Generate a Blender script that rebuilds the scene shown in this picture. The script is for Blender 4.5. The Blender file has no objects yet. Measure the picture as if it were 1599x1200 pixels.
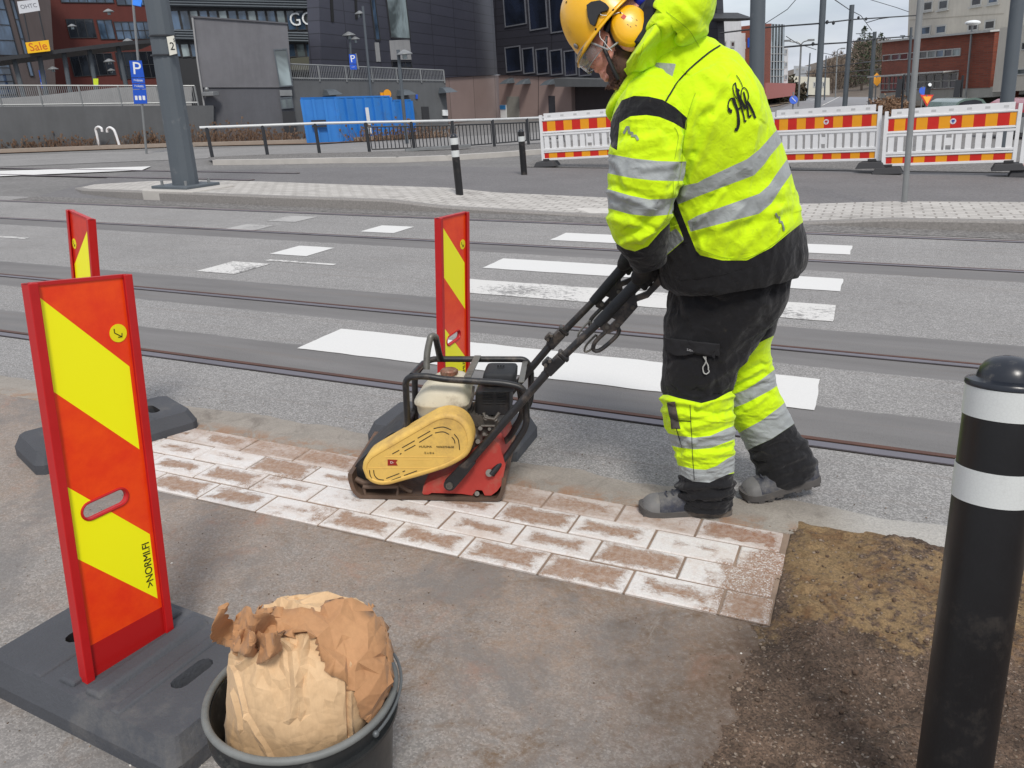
import bpy, bmesh, math, random
import numpy as np
from mathutils import Vector, Matrix, noise
from mathutils.bvhtree import BVHTree
from mathutils.geometry import tessellate_polygon

SC = bpy.context.scene
COL = SC.collection
# ---------------------------------------------------------------- camera
F = 1259.0; CAM_H = 1.43
def _n(v): v = np.array(v, float); return v/np.linalg.norm(v)
_Y = _n([587, -467, F]); _X = np.array([3000, 375, -F]); _X = _n(_X - _Y*(_X@_Y)); _Z = np.cross(_X, _Y)
RM = np.array([_X, _Y, _Z])                 # world = RM @ (right, down, forward)
ER, ED, EF = RM[:, 0], RM[:, 1], RM[:, 2]
CAMP = np.array([0, 0, CAM_H])
UP = _n([-.0538, -.0242, .9983])            # plumb: the street itself slopes about three degrees
cd = bpy.data.cameras.new('camera'); cam = bpy.data.objects.new('camera', cd); COL.objects.link(cam)
cd.sensor_width = 36; cd.lens = F/1599*36; cd.clip_start = .05; cd.clip_end = 3000
m4 = Matrix.Identity(4)
for i in range(3):
    m4[i][0] = ER[i]; m4[i][1] = -ED[i]; m4[i][2] = -EF[i]; m4[i][3] = CAMP[i]
cam.matrix_world = m4
SC.camera = cam
# ---------------------------------------------------------------- sky, sun, exposure
SUN_EL, SUN_AZ = math.radians(52), math.radians(148)
w = bpy.data.worlds.new("World"); SC.world = w; w.use_nodes = True
nt = w.node_tree; nt.nodes.clear()
def _nd(nt, t, **k):
    n = nt.nodes.new(t)
    for a, b in k.items(): setattr(n, a, b)
    return n
sky = _nd(nt, 'ShaderNodeTexSky', sky_type='NISHITA'); sky.sun_disc = False
sky.sun_elevation = SUN_EL; sky.sun_rotation = SUN_AZ; sky.air_density = 1.0; sky.dust_density = 1.5
tc = _nd(nt, 'ShaderNodeTexCoord'); mp = _nd(nt, 'ShaderNodeMapping'); mp.inputs['Scale'].default_value = (1, 1, 3.2)
no = _nd(nt, 'ShaderNodeTexNoise'); no.inputs['Scale'].default_value = 3.1; no.inputs['Detail'].default_value = 8; no.inputs['Roughness'].default_value = .55
cr = _nd(nt, 'ShaderNodeValToRGB'); cr.color_ramp.elements[0].position = .33; cr.color_ramp.elements[0].color = (.62, .62, .62, 1); cr.color_ramp.elements[1].position = .52
no2 = _nd(nt, 'ShaderNodeTexNoise'); no2.inputs['Scale'].default_value = 5.3; no2.inputs['Detail'].default_value = 6
cr2 = _nd(nt, 'ShaderNodeValToRGB'); cr2.color_ramp.elements[0].position = .35; cr2.color_ramp.elements[1].position = .7
cr2.color_ramp.elements[0].color = (4.6, 5.0, 5.8, 1); cr2.color_ramp.elements[1].color = (7.4, 7.6, 8.1, 1)
mx = _nd(nt, 'ShaderNodeMixRGB'); bg = _nd(nt, 'ShaderNodeBackground'); wo = _nd(nt, 'ShaderNodeOutputWorld')
L = nt.links.new
L(tc.outputs['Generated'], mp.inputs['Vector']); L(mp.outputs['Vector'], no.inputs['Vector']); L(mp.outputs['Vector'], no2.inputs['Vector'])
L(no.outputs['Fac'], cr.inputs['Fac']); L(no2.outputs['Fac'], cr2.inputs['Fac'])
L(cr.outputs['Color'], mx.inputs['Fac']); L(sky.outputs['Color'], mx.inputs['Color1']); L(cr2.outputs['Color'], mx.inputs['Color2'])
L(mx.outputs['Color'], bg.inputs['Color']); bg.inputs['Strength'].default_value = .1; L(bg.outputs[0], wo.inputs[0])
sd = bpy.data.lights.new('sun', 'SUN'); sun = bpy.data.objects.new('sun', sd); COL.objects.link(sun)
sd.energy = 1.9; sd.angle = math.radians(13); sd.color = (1, .95, .88)
_sdir = Vector((math.sin(SUN_AZ)*math.cos(SUN_EL), math.cos(SUN_AZ)*math.cos(SUN_EL), math.sin(SUN_EL)))
sun.rotation_euler = _sdir.to_track_quat('Z', 'Y').to_euler(); sun.location = (0, 0, 30)
SC.view_settings.view_transform = 'Standard'; SC.view_settings.look = 'None'
SC.view_settings.exposure = 0.36; SC.view_settings.gamma = 1

# ---------------------------------------------------------------- measuring helpers (photo point -> place)
def ray(px, py): return RM@np.array([px-800., py-600., F])
def G(px, py, z=0.):
    r = ray(px, py); return CAMP + r*((z-CAM_H)/r[2])
def at(px, py, Y): r = ray(px, py); return CAMP + r*(Y/r[1])
def proj(P):
    P = np.atleast_2d(P) - CAMP; c = P@RM
    return 800+F*c[:, 0]/c[:, 2], 600+F*c[:, 1]/c[:, 2]
def base(px, Y):
    a = ray(px, 0); b = ray(px, 1)-a
    t = -(CAM_H*a[1]+Y*a[2])/(CAM_H*b[1]+Y*b[2]); return G(px, t)
def hgt(B, px, py):
    r = _n(ray(px, py)); A = np.array([UP, -r]).T
    return float(np.linalg.lstsq(A, CAMP-np.array(B, float), rcond=None)[0][0])
TILT = Vector((0, 0, 1)).rotation_difference(Vector(UP)).to_matrix()
class Plane:
    """upright plane through two ground points; s along, t up, d away from the viewer"""
    def __init__(s, A, B, up=None):
        s.o = np.array(A, float); s.u = np.array(UP if up is None else up, float)
        e = np.array(B, float)-s.o; e = _n(e - s.u*(e@s.u)); s.e = e; s.n = np.cross(s.u, e)
        if s.n@(s.o-CAMP) < 0: s.n = -s.n
        s.L = float((np.array(B)-s.o)@e)
    def w(s, a, t, d=0.): return s.o + s.e*a + s.u*t + s.n*d
    def px(s, px, py, d=0.):
        r = ray(px, py); o = s.o+s.n*d; k = ((o-CAMP)@s.n)/(r@s.n); return CAMP+r*k
    def st(s, px, py, d=0.):
        p = s.px(px, py, d)-s.o; return float(p@s.e), float(p@s.u)

# ---------------------------------------------------------------- mesh builder
class MB:
    def __init__(s): s.v = []; s.f = []; s.m = []; s.uv = {}
    def add(s, vs, fs, m=0):
        b = len(s.v); s.v += [tuple(map(float, x)) for x in vs]
        for f in fs: s.f.append(tuple(b+i for i in f)); s.m.append(m)
        return s
    def hexa(s, p, m=0):    # p: 8 points, bottom 4 then top 4
        return s.add(p, [(3, 2, 1, 0), (4, 5, 6, 7), (0, 1, 5, 4), (1, 2, 6, 5), (2, 3, 7, 6), (3, 0, 4, 7)], m)
    def box(s, c, sz, R=None, m=0):
        c = np.array(c, float); h = np.array(sz, float)/2; R = np.eye(3) if R is None else np.array(R)
        P = [c+R@(h*np.array(q)) for q in ((-1, -1, -1), (1, -1, -1), (1, 1, -1), (-1, 1, -1), (-1, -1, 1), (1, -1, 1), (1, 1, 1), (-1, 1, 1))]
        return s.hexa(P, m)
    def pbox(s, pl, a0, a1, t0, t1, d0, d1, m=0):
        W = pl.w
        return s.hexa([W(a0, t0, d0), W(a1, t0, d0), W(a1, t0, d1), W(a0, t0, d1), W(a0, t1, d0), W(a1, t1, d0), W(a1, t1, d1), W(a0, t1, d1)], m)
    def ring(s, rings, closed=True, caps=True, m=0):
        n = len(rings[0]); vs = [p for r in rings for p in r]; fs = []
        for j in range(len(rings)-1):
            for i in range(n if closed else n-1):
                k = (i+1) % n; fs.append((j*n+i, j*n+k, (j+1)*n+k, (j+1)*n+i))
        if caps and closed: fs += [tuple(range(n))[::-1], tuple((len(rings)-1)*n+i for i in range(n))]
        return s.add(vs, fs, m)
    def tube(s, pts, r, n=10, m=0, closed=False, caps=True):
        P = [np.array(p, float) for p in pts]; N = len(P); rr = r if hasattr(r, '__len__') else [r]*N
        ref = None; rings = []
        for i in range(N):
            a = P[(i-1) % N] if (i or closed) else P[0]; b = P[(i+1) % N] if (i < N-1 or closed) else P[-1]
            t = _n(b-a)
            if ref is None: ref = np.cross(t, [0, 0, 1.]) if abs(t[2]) < .9 else np.cross(t, [1., 0, 0])
            ref = _n(ref - t*(ref@t)); bi = np.cross(t, ref)
            rings.append([P[i]+rr[i]*(ref*math.cos(q)+bi*math.sin(q)) for q in np.linspace(0, 2*math.pi, n, endpoint=False)])
        if closed: rings.append(rings[0]); caps = False
        return s.ring(rings, True, caps, m)
    def cyl(s, a, b, r, r2=None, n=16, m=0): return s.tube([a, b], [r, r if r2 is None else r2], n, m)
    def lathe(s, o, ax, prof, n=24, m=0, caps=True):
        ax = _n(ax); x = _n(np.cross(ax, [0, 1., .1])); y = np.cross(ax, x); o = np.array(o, float)
        return s.ring([[o+ax*h+r*(x*math.cos(q)+y*math.sin(q)) for q in np.linspace(0, 2*math.pi, n, endpoint=False)] for r, h in prof], True, caps, m)
    def prism(s, poly, f, d0, d1, holes=(), m=0, side=None):
        """poly: list of (a,b); f(a,b,d)->point"""
        loops = [list(poly)]+[list(h) for h in holes]
        tri = tessellate_polygon([[Vector((x, y, 0)) for x, y in lp] for lp in loops]); flat = [q for lp in loops for q in lp]
        n = len(flat)
        s.add([f(x, y, d0) for x, y in flat]+[f(x, y, d1) for x, y in flat], [tuple(t) for t in tri]+[tuple(n+i for i in t)[::-1] for t in tri], m)
        k = 0
        for lp in loops:
            q = len(lp); vs = [f(x, y, d0) for x, y in lp]+[f(x, y, d1) for x, y in lp]
            s.add(vs, [(i, (i+1) % q, q+(i+1) % q, q+i) for i in range(q)], m if side is None else side); k += q
        return s
    def sphere(s, c, r, n=12, m=0, R=None):
        c = np.array(c, float); r = np.array(r if hasattr(r, '__len__') else (r, r, r), float); R = np.eye(3) if R is None else R
        rings = []
        for a in np.linspace(-math.pi/2*.999, math.pi/2*.999, n//2+2):
            rings.append([c+R@(r*np.array([math.cos(a)*math.cos(q), math.cos(a)*math.sin(q), math.sin(a)])) for q in np.linspace(0, 2*math.pi, n, endpoint=False)])
        return s.ring(rings, True, True, m)
    def build(s, name, mats, parent=None, origin=None, smooth=35, bevel=0, seg=2, weld=False):
        o = np.array(origin if origin is not None else (parent['_o'] if parent is not None else (0, 0, 0)), float)
        me = bpy.data.meshes.new(name)
        V = np.array(s.v, float)-o
        me.from_pydata(V.tolist(), [], s.f)
        for mt in (mats if isinstance(mats, (list, tuple)) else [mats]): me.materials.append(mt)
        me.polygons.foreach_set('material_index', s.m)
        bm = bmesh.new(); bm.from_mesh(me)
        if weld: bmesh.ops.remove_doubles(bm, verts=bm.verts, dist=1e-5)
        bmesh.ops.recalc_face_normals(bm, faces=bm.faces); bm.to_mesh(me); bm.free()
        if smooth:
            me.polygons.foreach_set('use_smooth', [True]*len(me.polygons)); me.set_sharp_from_angle(angle=math.radians(smooth))
        me.update()
        ob = bpy.data.objects.new(name, me); COL.objects.link(ob)
        if parent is not None: ob.parent = parent; ob['_o'] = list(o)
        else: ob.location = o; ob['_o'] = list(o)
        if bevel:
            b = ob.modifiers.new('bevel', 'BEVEL'); b.width = bevel; b.segments = seg; b.limit_method = 'ANGLE'; b.angle_limit = math.radians(40)
        return ob
def tag(o, label, cat, group=None, kind=None):
    if label: o['label'] = label
    if cat: o['category'] = cat
    if group: o['group'] = group
    if kind: o['kind'] = kind
    return o
def thing(name, label, cat, loc, group=None):
    o = bpy.data.objects.new(name, None); COL.objects.link(o); o.location = loc; o['_o'] = [float(x) for x in loc]
    o.empty_display_size = .1
    return tag(o, label, cat, group)
def struct(o): o['kind'] = 'structure'; return o
def copy_thing(root, offset, label):
    def cp(o, par):
        c = o.copy(); COL.objects.link(c)
        if par: c.parent = par
        for k in o.children: cp(k, c)
        return c
    c = cp(root, None); c.location = Vector(root.location)+Vector(offset); c['label'] = label
    return c
# ---------------------------------------------------------------- numpy noise
def _hash(i, j, k, sd):
    n = (i*374761393 + j*668265263 + k*2147483647 + sd*974634777) & 0xffffffff
    n = ((n ^ (n >> 13))*1274126177) & 0xffffffff
    return ((n ^ (n >> 16)) & 0xffff)/65535.
def vnoise(P, sd=0):
    P = np.asarray(P, float); I = np.floor(P).astype(np.int64); f = P-I; f = f*f*f*(f*(f*6-15)+10)
    r = 0
    for a in (0, 1):
        for b in (0, 1):
            for c in (0, 1):
                wgt = (f[:, 0] if a else 1-f[:, 0])*(f[:, 1] if b else 1-f[:, 1])*(f[:, 2] if c else 1-f[:, 2])
                r = r + wgt*_hash(I[:, 0]+a, I[:, 1]+b, I[:, 2]+c, sd)
    return r*2-1
def fbm(P, sd=0, o=4, g=.5):
    r = 0; a = 1; t = 0; P = np.asarray(P, float)
    for i in range(o): r = r+a*vnoise(P*2**i+i*17.3, sd+i); t += a; a *= g
    return r/t
def ridged(P, sd=0, o=3): return 1-2*np.abs(fbm(P, sd, o))
# ---------------------------------------------------------------- materials
def lin(c): return tuple([((x/255.)/12.92 if x/255. < .04045 else ((x/255.+.055)/1.055)**2.4) for x in c[:3]]+[1.])
class NT:
    def __init__(s, name):
        s.mat = bpy.data.materials.new(name); s.mat.use_nodes = True; s.t = s.mat.node_tree; s.b = s.t.nodes['Principled BSDF']
    def n(s, t, ins=None, **k):
        n = s.t.nodes.new(t)
        for a, b in k.items(): setattr(n, a, b)
        for a, b in (ins or {}).items(): s.set(n.inputs[a], b)
        return n
    def set(s, i, v):
        if hasattr(v, 'is_output') or isinstance(v, bpy.types.NodeSocket): s.t.links.new(v, i)
        else: i.default_value = v
    def obj(s, sc=None, rot=None):
        o = s.n('ShaderNodeTexCoord').outputs['Object']
        if sc is None: return o
        return s.n('ShaderNodeMapping', {'Vector': o, 'Scale': sc, 'Rotation': rot or (0, 0, 0)}).outputs[0]
    def noise(s, v, scale, det=3, rough=.5, dist=0): return s.n('ShaderNodeTexNoise', {'Vector': v, 'Scale': scale, 'Detail': det, 'Roughness': rough, 'Distortion': dist}).outputs['Fac']
    def voro(s, v, scale, feat='F1', out='Distance'): return s.n('ShaderNodeTexVoronoi', {'Vector': v, 'Scale': scale}, feature=feat).outputs[out]
    def map(s, v, a, b, c=0., d=1.): return s.n('ShaderNodeMapRange', {'Value': v, 'From Min': a, 'From Max': b, 'To Min': c, 'To Max': d}).outputs[0]
    def math(s, op, a, b=0., c=0.):
        n = s.n('ShaderNodeMath', operation=op); s.set(n.inputs[0], a); s.set(n.inputs[1], b); s.set(n.inputs[2], c); return n.outputs[0]
    def mix(s, f, a, b, mode='MIX'):
        n = s.n('ShaderNodeMixRGB', blend_type=mode); s.set(n.inputs[0], f)
        for i, x in ((1, a), (2, b)): s.set(n.inputs[i], lin(x) if isinstance(x, (tuple, list)) else x)
        return n.outputs[0]
    def gray(s, v): return s.n('ShaderNodeCombineColor', {0: v, 1: v, 2: v}).outputs[0]
    def attr(s, nm): return s.n('ShaderNodeAttribute', attribute_name=nm).outputs['Fac']
    def xyz(s, v): return s.n('ShaderNodeSeparateXYZ', {0: v}).outputs
    def bump(s, h, dist=.002, st=1., nrm=None):
        n = s.n('ShaderNodeBump', {'Height': h, 'Distance': dist, 'Strength': st})
        if nrm is not None: s.set(n.inputs['Normal'], nrm)
        return n.outputs[0]
    def out(s, col=None, rough=None, metal=None, nrm=None, **k):
        if col is not None: s.set(s.b.inputs['Base Color'], lin(col) if isinstance(col, (tuple, list)) else col)
        if rough is not None: s.set(s.b.inputs['Roughness'], rough)
        if metal is not None: s.set(s.b.inputs['Metallic'], metal)
        if nrm is not None: s.set(s.b.inputs['Normal'], nrm)
        for a, b in k.items(): s.set(s.b.inputs[a], b)
        return s.mat
_MC = {}
def mat(name, col, rough=.6, metal=0., var=.12, vs=6, bump=.3, bs=80, dirt=None, da=.0, ds=5, bd=.001, spec=.5, **k):
    """worn painted / moulded surface: large tone drift, fine grain, optional dirt in patches"""
    if name in _MC: return _MC[name]
    t = NT(name); o = t.obj()
    n1 = t.noise(o, vs, 5, .6); c = t.mix(1., col, t.gray(t.map(n1, .25, .75, 1-var, 1+var)), 'MULTIPLY')
    if dirt is not None:
        n2 = t.noise(o, ds, 9, .72); n4 = t.noise(o, ds*.35, 3, .6); c = t.mix(t.map(t.math('ADD', n2, t.math('MULTIPLY', t.math('SUBTRACT', n4, .5), .5)), .66-da*.35, .86-da*.3, 0, .75), c, dirt)
    n3 = t.noise(o, bs, 3, .6)
    r = t.map(n1, .3, .7, max(rough-.08, .02), min(rough+.1, 1))
    _MC[name] = t.out(c, r, metal, t.bump(n3, bd, bump) if bump else None, **{'Specular IOR Level': spec}, **k)
    return _MC[name]
def text_mesh(txt, size, extrude=.0, shear=0., space=1.):
    cu = bpy.data.curves.new('t', 'FONT'); cu.body = txt; cu.size = size; cu.extrude = extrude; cu.shear = shear; cu.space_character = space
    cu.align_x = 'CENTER'; cu.align_y = 'CENTER'; cu.resolution_u = 3
    ob = bpy.data.objects.new('t', cu); COL.objects.link(ob); bpy.context.view_layer.update()
    me = ob.to_mesh(); V = [tuple(v.co) for v in me.vertices]; Fc = [tuple(p.vertices) for p in me.polygons]
    ob.to_mesh_clear(); bpy.data.objects.remove(ob); bpy.data.curves.remove(cu); return V, Fc
def add_text(mb, txt, size, o, ex, ey, ez, ext=.0004, m=0, shear=0., space=1., sx=1.):
    V, Fc = text_mesh(txt, size, ext, shear, space)
    o, ex, ey, ez = (np.array(q, float) for q in (o, ex, ey, ez))
    mb.add([o+ex*x*sx+ey*y+ez*z for x, y, z in V], Fc, m)
def polysd(px, py, poly):
    """signed distance in px (inside positive)"""
    P = np.array(poly, float); n = len(P); d = np.full(len(px), 1e9); ins = np.zeros(len(px), bool)
    for i in range(n):
        a, b = P[i], P[(i+1) % n]; v = b-a; t = np.clip(((px-a[0])*v[0]+(py-a[1])*v[1])/(v@v+1e-9), 0, 1)
        d = np.minimum(d, np.hypot(px-a[0]-t*v[0], py-a[1]-t*v[1]))
        c = ((a[1] > py) != (b[1] > py)); xx = (b[0]-a[0])*(py-a[1])/((b[1]-a[1]) if abs(b[1]-a[1]) > 1e-9 else 1e-9)+a[0]; ins ^= c & (px < xx)
    return np.where(ins, d, -d)
# ================================================================= GROUND
RND = random.Random(7)
def asphalt(name, base, spread=.34, cell=150, bands=None, near=None, grain=1.):
    t = NT(name); o = t.obj(); X, Y, Z = t.xyz(o)
    vc = t.n('ShaderNodeTexVoronoi', {'Vector': o, 'Scale': cell}, feature='F1')
    g = t.n('ShaderNodeSeparateColor', {0: vc.outputs['Color']}).outputs[0]
    g = t.math('POWER', g, 1.6)
    big = t.noise(o, .9, 6, .65); mid = t.noise(o, 14, 5, .7)
    c = t.mix(1., base, t.gray(t.map(g, 0, 1, 1-spread*.72, 1+spread*1.15)), 'MULTIPLY')
    c = t.mix(1., c, t.gray(t.map(big, .3, .7, .9, 1.1)), 'MULTIPLY')
    c = t.mix(1., c, t.gray(t.map(mid, .25, .75, .9, 1.08)), 'MULTIPLY')
    spk = t.map(vc.outputs['Distance'], .0, .6, 1, 0)
    h = t.math('MULTIPLY', g, spk)
    if bands:
        yw = t.math('ADD', Y, t.math('MULTIPLY', t.math('SUBTRACT', t.noise(o, 9, 4), .5), .05))
        fine = t.noise(o, 320, 2, .6); bc = t.mix(1., (117, 115, 114), t.gray(t.map(fine, .3, .7, .84, 1.16)), 'MULTIPLY')
        bc = t.mix(1., bc, t.gray(t.map(t.noise(t.obj((1, 7, 1)), 1.1, 5), .3, .7, .88, 1.1)), 'MULTIPLY')
        m = None
        for a, b in bands:
            k = t.math('MULTIPLY', t.map(yw, a-.008, a+.008), t.map(yw, b-.008, b+.008, 1, 0)); m = k if m is None else t.math('MAXIMUM', m, k)
        c = t.mix(m, c, bc)
        # long streaks left by wheels and rust, running with the rails
        stn = t.noise(o, 2.6, 9, .8, .3); c = t.mix(t.map(stn, .64, .74, 0, .45), c, (96, 93, 90)); st = t.noise(t.obj((.25, 9, 1)), 1.6, 5, .6); c = t.mix(t.map(st, .55, .75, 0, .35), c, (118, 108, 100))
    if near: c = near(t, o, X, Y, c)
    cr = t.voro(t.obj(), 1.4, 'DISTANCE_TO_EDGE')
    return t.out(c, .88, 0, t.bump(h, .004*grain, .55), **{'Specular IOR Level': .35})
M_ROAD = asphalt('road_asphalt', (141, 139, 137), .40, 175, [(3.44, 3.85), (4.45, 4.74), (4.79, 5.22), (7.03, 7.43)])
M_ROAD2 = asphalt('far_asphalt', (112, 110, 110), .2, 60)
M_GROUND = asphalt('ground_asphalt', (118, 116, 114), .15, 20)

def _walk(t, o, X, Y, c):
    n = t.noise(o, 2.2, 8, .68); n2 = t.noise(o, 5.5, 8, .7, .6); n3 = t.noise(o, 60, 4, .7)
    dust = t.map(t.math('ADD', t.math('MULTIPLY', Y, .55), t.math('MULTIPLY', n, 1.5)), 1.35, 1.9)      # sand swept off the slabs
    xr = t.map(X, -2.9, -1.2)
    dust = t.math('MULTIPLY', dust, t.map(xr, 0, 1, .6, 1.))
    c = t.mix(t.math('MULTIPLY', dust, t.map(n3, .25, .65, .25, .8)), c, (150, 126, 106))
    pink = t.map(n2, .54, .68); c = t.mix(t.math('MULTIPLY', pink, t.math('MULTIPLY', dust, .6)), c, (158, 112, 88))
    n4 = t.noise(o, 3.1, 9, .75, 1.2); br = t.math('MULTIPLY', t.map(n4, .49, .62), t.map(X, -2.4, -.9, .15, 1.))
    c = t.mix(t.math('MULTIPLY', br, t.map(n3, .3, .6, .15, .85)), c, (108, 86, 64))
    n5 = t.noise(o, 1.7, 9, .7, .5); c = t.mix(t.map(n5, .50, .60, 0, .6), c, (112, 109, 107))
    wht = t.map(t.noise(t.obj((1, 2.2, 1), (0, 0, .5)), 4, 9, .8), .66, .76, 0, .4); c = t.mix(wht, c, (170, 164, 158))
    e1 = t.math('ADD', X, t.math('MULTIPLY', t.math('SUBTRACT', t.noise(o, 3.5, 9, .8), .5), .9)); e1 = t.math('MULTIPLY', t.map(e1, -.62, -.05), t.map(Y, 2.15, 1.9)); c = t.mix(t.math('MULTIPLY', e1, t.map(n3, .25, .55, .5, 1.)), c, (86, 70, 58))
    scf = t.noise(t.obj((1, .25, 1), (0, 0, .35)), 7, 9, .8, .8); c = t.mix(t.map(scf, .60, .70, 0, .5), c, (160, 154, 147))
    scd = t.noise(t.obj((.3, 1, 1), (0, 0, .2)), 9, 9, .8, .5); c = t.mix(t.map(scd, .60, .70, 0, .5), c, (90, 84, 79))
    return c
M_WALK = asphalt('footway_asphalt', (138, 134, 130), .30, 190, None, _walk, .7)

def sheet(name, pts, z, m, sub=0):
    b = MB(); b.add([(x, y, z) for x, y in pts], [tuple(range(len(pts)))]); o = b.build(name, m, smooth=0); return struct(o)
def noisy(pts, amp, step, sd, closed=True):
    out = []
    N = len(pts)
    for i in range(N if closed else N-1):
        a = np.array(pts[i]); b = np.array(pts[(i+1) % N]); L_ = np.linalg.norm(b-a); k = max(1, int(L_/step))
        for j in range(k): out.append(a+(b-a)*j/k)
    if not closed: out.append(np.array(pts[-1]))
    P = np.array(out); Q = np.c_[P*6, np.zeros(len(P))]
    P = P+np.c_[fbm(Q, sd, 4), fbm(Q+50, sd, 4)]*amp
    return [tuple(p) for p in P]
sheet('ground', [(-900, -60), (700, -60), (900, 1500), (-1400, 1500)], -.02, M_GROUND)
sheet('road', [(-70, 2.6), (60, 2.6), (60, 9.45), (-70, 9.45)], 0, M_ROAD)
sheet('far_road', [(-13, 9.45), (60, 9.45), (60, 16.1), (-9.5, 16.0), (-15.5, 13.8)], -.006, M_ROAD2)
sheet('footway', [(-70, -6), (50, -6), (50, 2.62), (-70, 2.62)], .004, M_WALK)

# concrete edging strip with broken edges
t = NT('concrete'); o = t.obj(); n1 = t.noise(o, 7, 8, .7); n2 = t.noise(o, 160, 3, .7); X, Y, Z = t.xyz(o)
c = t.mix(1., (150, 143, 134), t.gray(t.map(n1, .25, .75, .8, 1.15)), 'MULTIPLY'); c = t.mix(1., c, t.gray(t.map(n2, .3, .7, .82, 1.15)), 'MULTIPLY')
c = t.mix(t.map(t.noise(o, 4.2, 8, .75, 1), .54, .66, 0, .75), c, (112, 104, 96))
c = t.mix(t.math('MULTIPLY', t.map(t.noise(o, 9, 8, .75, 1), .45, .6, 0, .8), t.map(Y, 2.66, 2.59)), c, (148, 112, 84))
c = t.mix(t.map(X, -.05, .12), c, t.mix(1., (176, 172, 166), t.gray(t.map(n2, .3, .7, .7, 1.15)), 'MULTIPLY'))
M_CONC = t.out(c, .9, 0, t.bump(t.math('ADD', n2, t.math('MULTIPLY', n1, 2)), .004, .6))
def edging():
    b = MB(); xs = np.arange(-7, 2.2, .02)
    P = np.c_[xs*5, np.zeros((len(xs), 2))]
    ya = 2.562+fbm(P*3, 3, 4)*.008; yb = 2.785+fbm(P, 5, 5)*.05+.01*np.sin(xs*2.1)
    A = [(x, y, .0045) for x, y in zip(xs, ya)]; B_ = [(x, (y+z)/2, .010) for x, y, z in zip(xs, ya, yb)]; C = [(x, y, .0045) for x, y in zip(xs, yb)]
    A0 = [(x, y, .008) for x, y in zip(xs, ya+.004)]; C0 = [(x, y, .008) for x, y in zip(xs, yb-.012)]
    b.ring([A, A0, B_, C0, C], closed=False, caps=False)
    return struct(b.build('kerb', M_CONC))
edging()

# ------------------------------------------------ laid slabs
t = NT('slab'); uv = t.n('ShaderNodeUVMap', uv_map='UVMap').outputs[0]; o = t.obj(); U_, V_, _ = t.xyz(uv); r1 = t.attr('rnd'); r2 = t.attr('len')
X, Y, Z = t.xyz(o)
wob = t.math('MULTIPLY', t.math('SUBTRACT', t.noise(t.obj((1, 1.6, 1)), 13, 9, .8, .6), .5), .13)
grit = t.math('MULTIPLY', t.math('SUBTRACT', t.noise(o, 260, 2, .8), .5), .03)
eu = t.math('MULTIPLY', t.math('MINIMUM', U_, t.math('SUBTRACT', r2, U_)), .75); ev = t.math('MINIMUM', V_, t.math('SUBTRACT', .127, V_))
ed = t.math('ADD', t.math('ADD', t.math('MINIMUM', eu, ev), wob), grit)
thr = t.map(r1, 0, 1, .004, .072)
sand = t.map(t.math('SUBTRACT', ed, thr), -.009, .011)
allover = t.map(t.math('ADD', t.noise(t.obj((1, 1, 1)), 3.1, 7, .7), t.map(X, -.6, .0, 0, .22)), .58, .66)     # heavier sand towards the open end
back = t.math('MULTIPLY', t.map(Y, 2.40, 2.44), t.map(t.noise(t.obj((.5, 1, 1)), 2.3, 7, .7), .40, .55, .25, .9)); sand = t.math('MAXIMUM', sand, back); sand = t.math('MAXIMUM', sand, t.math('MULTIPLY', allover, t.map(t.noise(o, 200, 2), .35, .5)))
base_c = t.mix(1., (216, 212, 208), t.gray(t.map(t.noise(o, 170, 4, .7), .3, .7, .86, 1.08)), 'MULTIPLY')
base_c = t.mix(t.map(t.noise(o, 30, 7, .75), .5, .7, 0, .4), base_c, (178, 152, 134))
sc_ = t.mix(t.noise(o, 40, 6, .7), (126, 92, 68), (160, 128, 102)); sc_ = t.mix(1., sc_, t.gray(t.map(t.noise(o, 300, 2), .3, .7, .8, 1.15)), 'MULTIPLY')
sc_ = t.mix(t.map(t.math('ADD', X, t.math('MULTIPLY', Y, .9)), 1.75, 2.25), sc_, t.mix(1., sc_, (235, 190, 150), 'MULTIPLY'))
dst = t.map(t.noise(t.obj((.6, 1.4, 1), (0, 0, -.2)), 5, 9, .8, .5), .48, .70, .0, .5); base_c = t.mix(dst, base_c, (184, 160, 142)); c = t.mix(t.math('MULTIPLY', sand, t.map(t.noise(o, 60, 5, .8), .3, .6, .6, .95)), base_c, sc_)
M_SLAB = t.out(c, .93, 0, t.bump(t.math('ADD', t.noise(o, 220, 3), t.math('MULTIPLY', sand, 1.2)), .0025, .5))
M_JOINT = mat('joint_sand', (142, 122, 106), .95, bump=.8, bs=300, bd=.003, var=.3)
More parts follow.
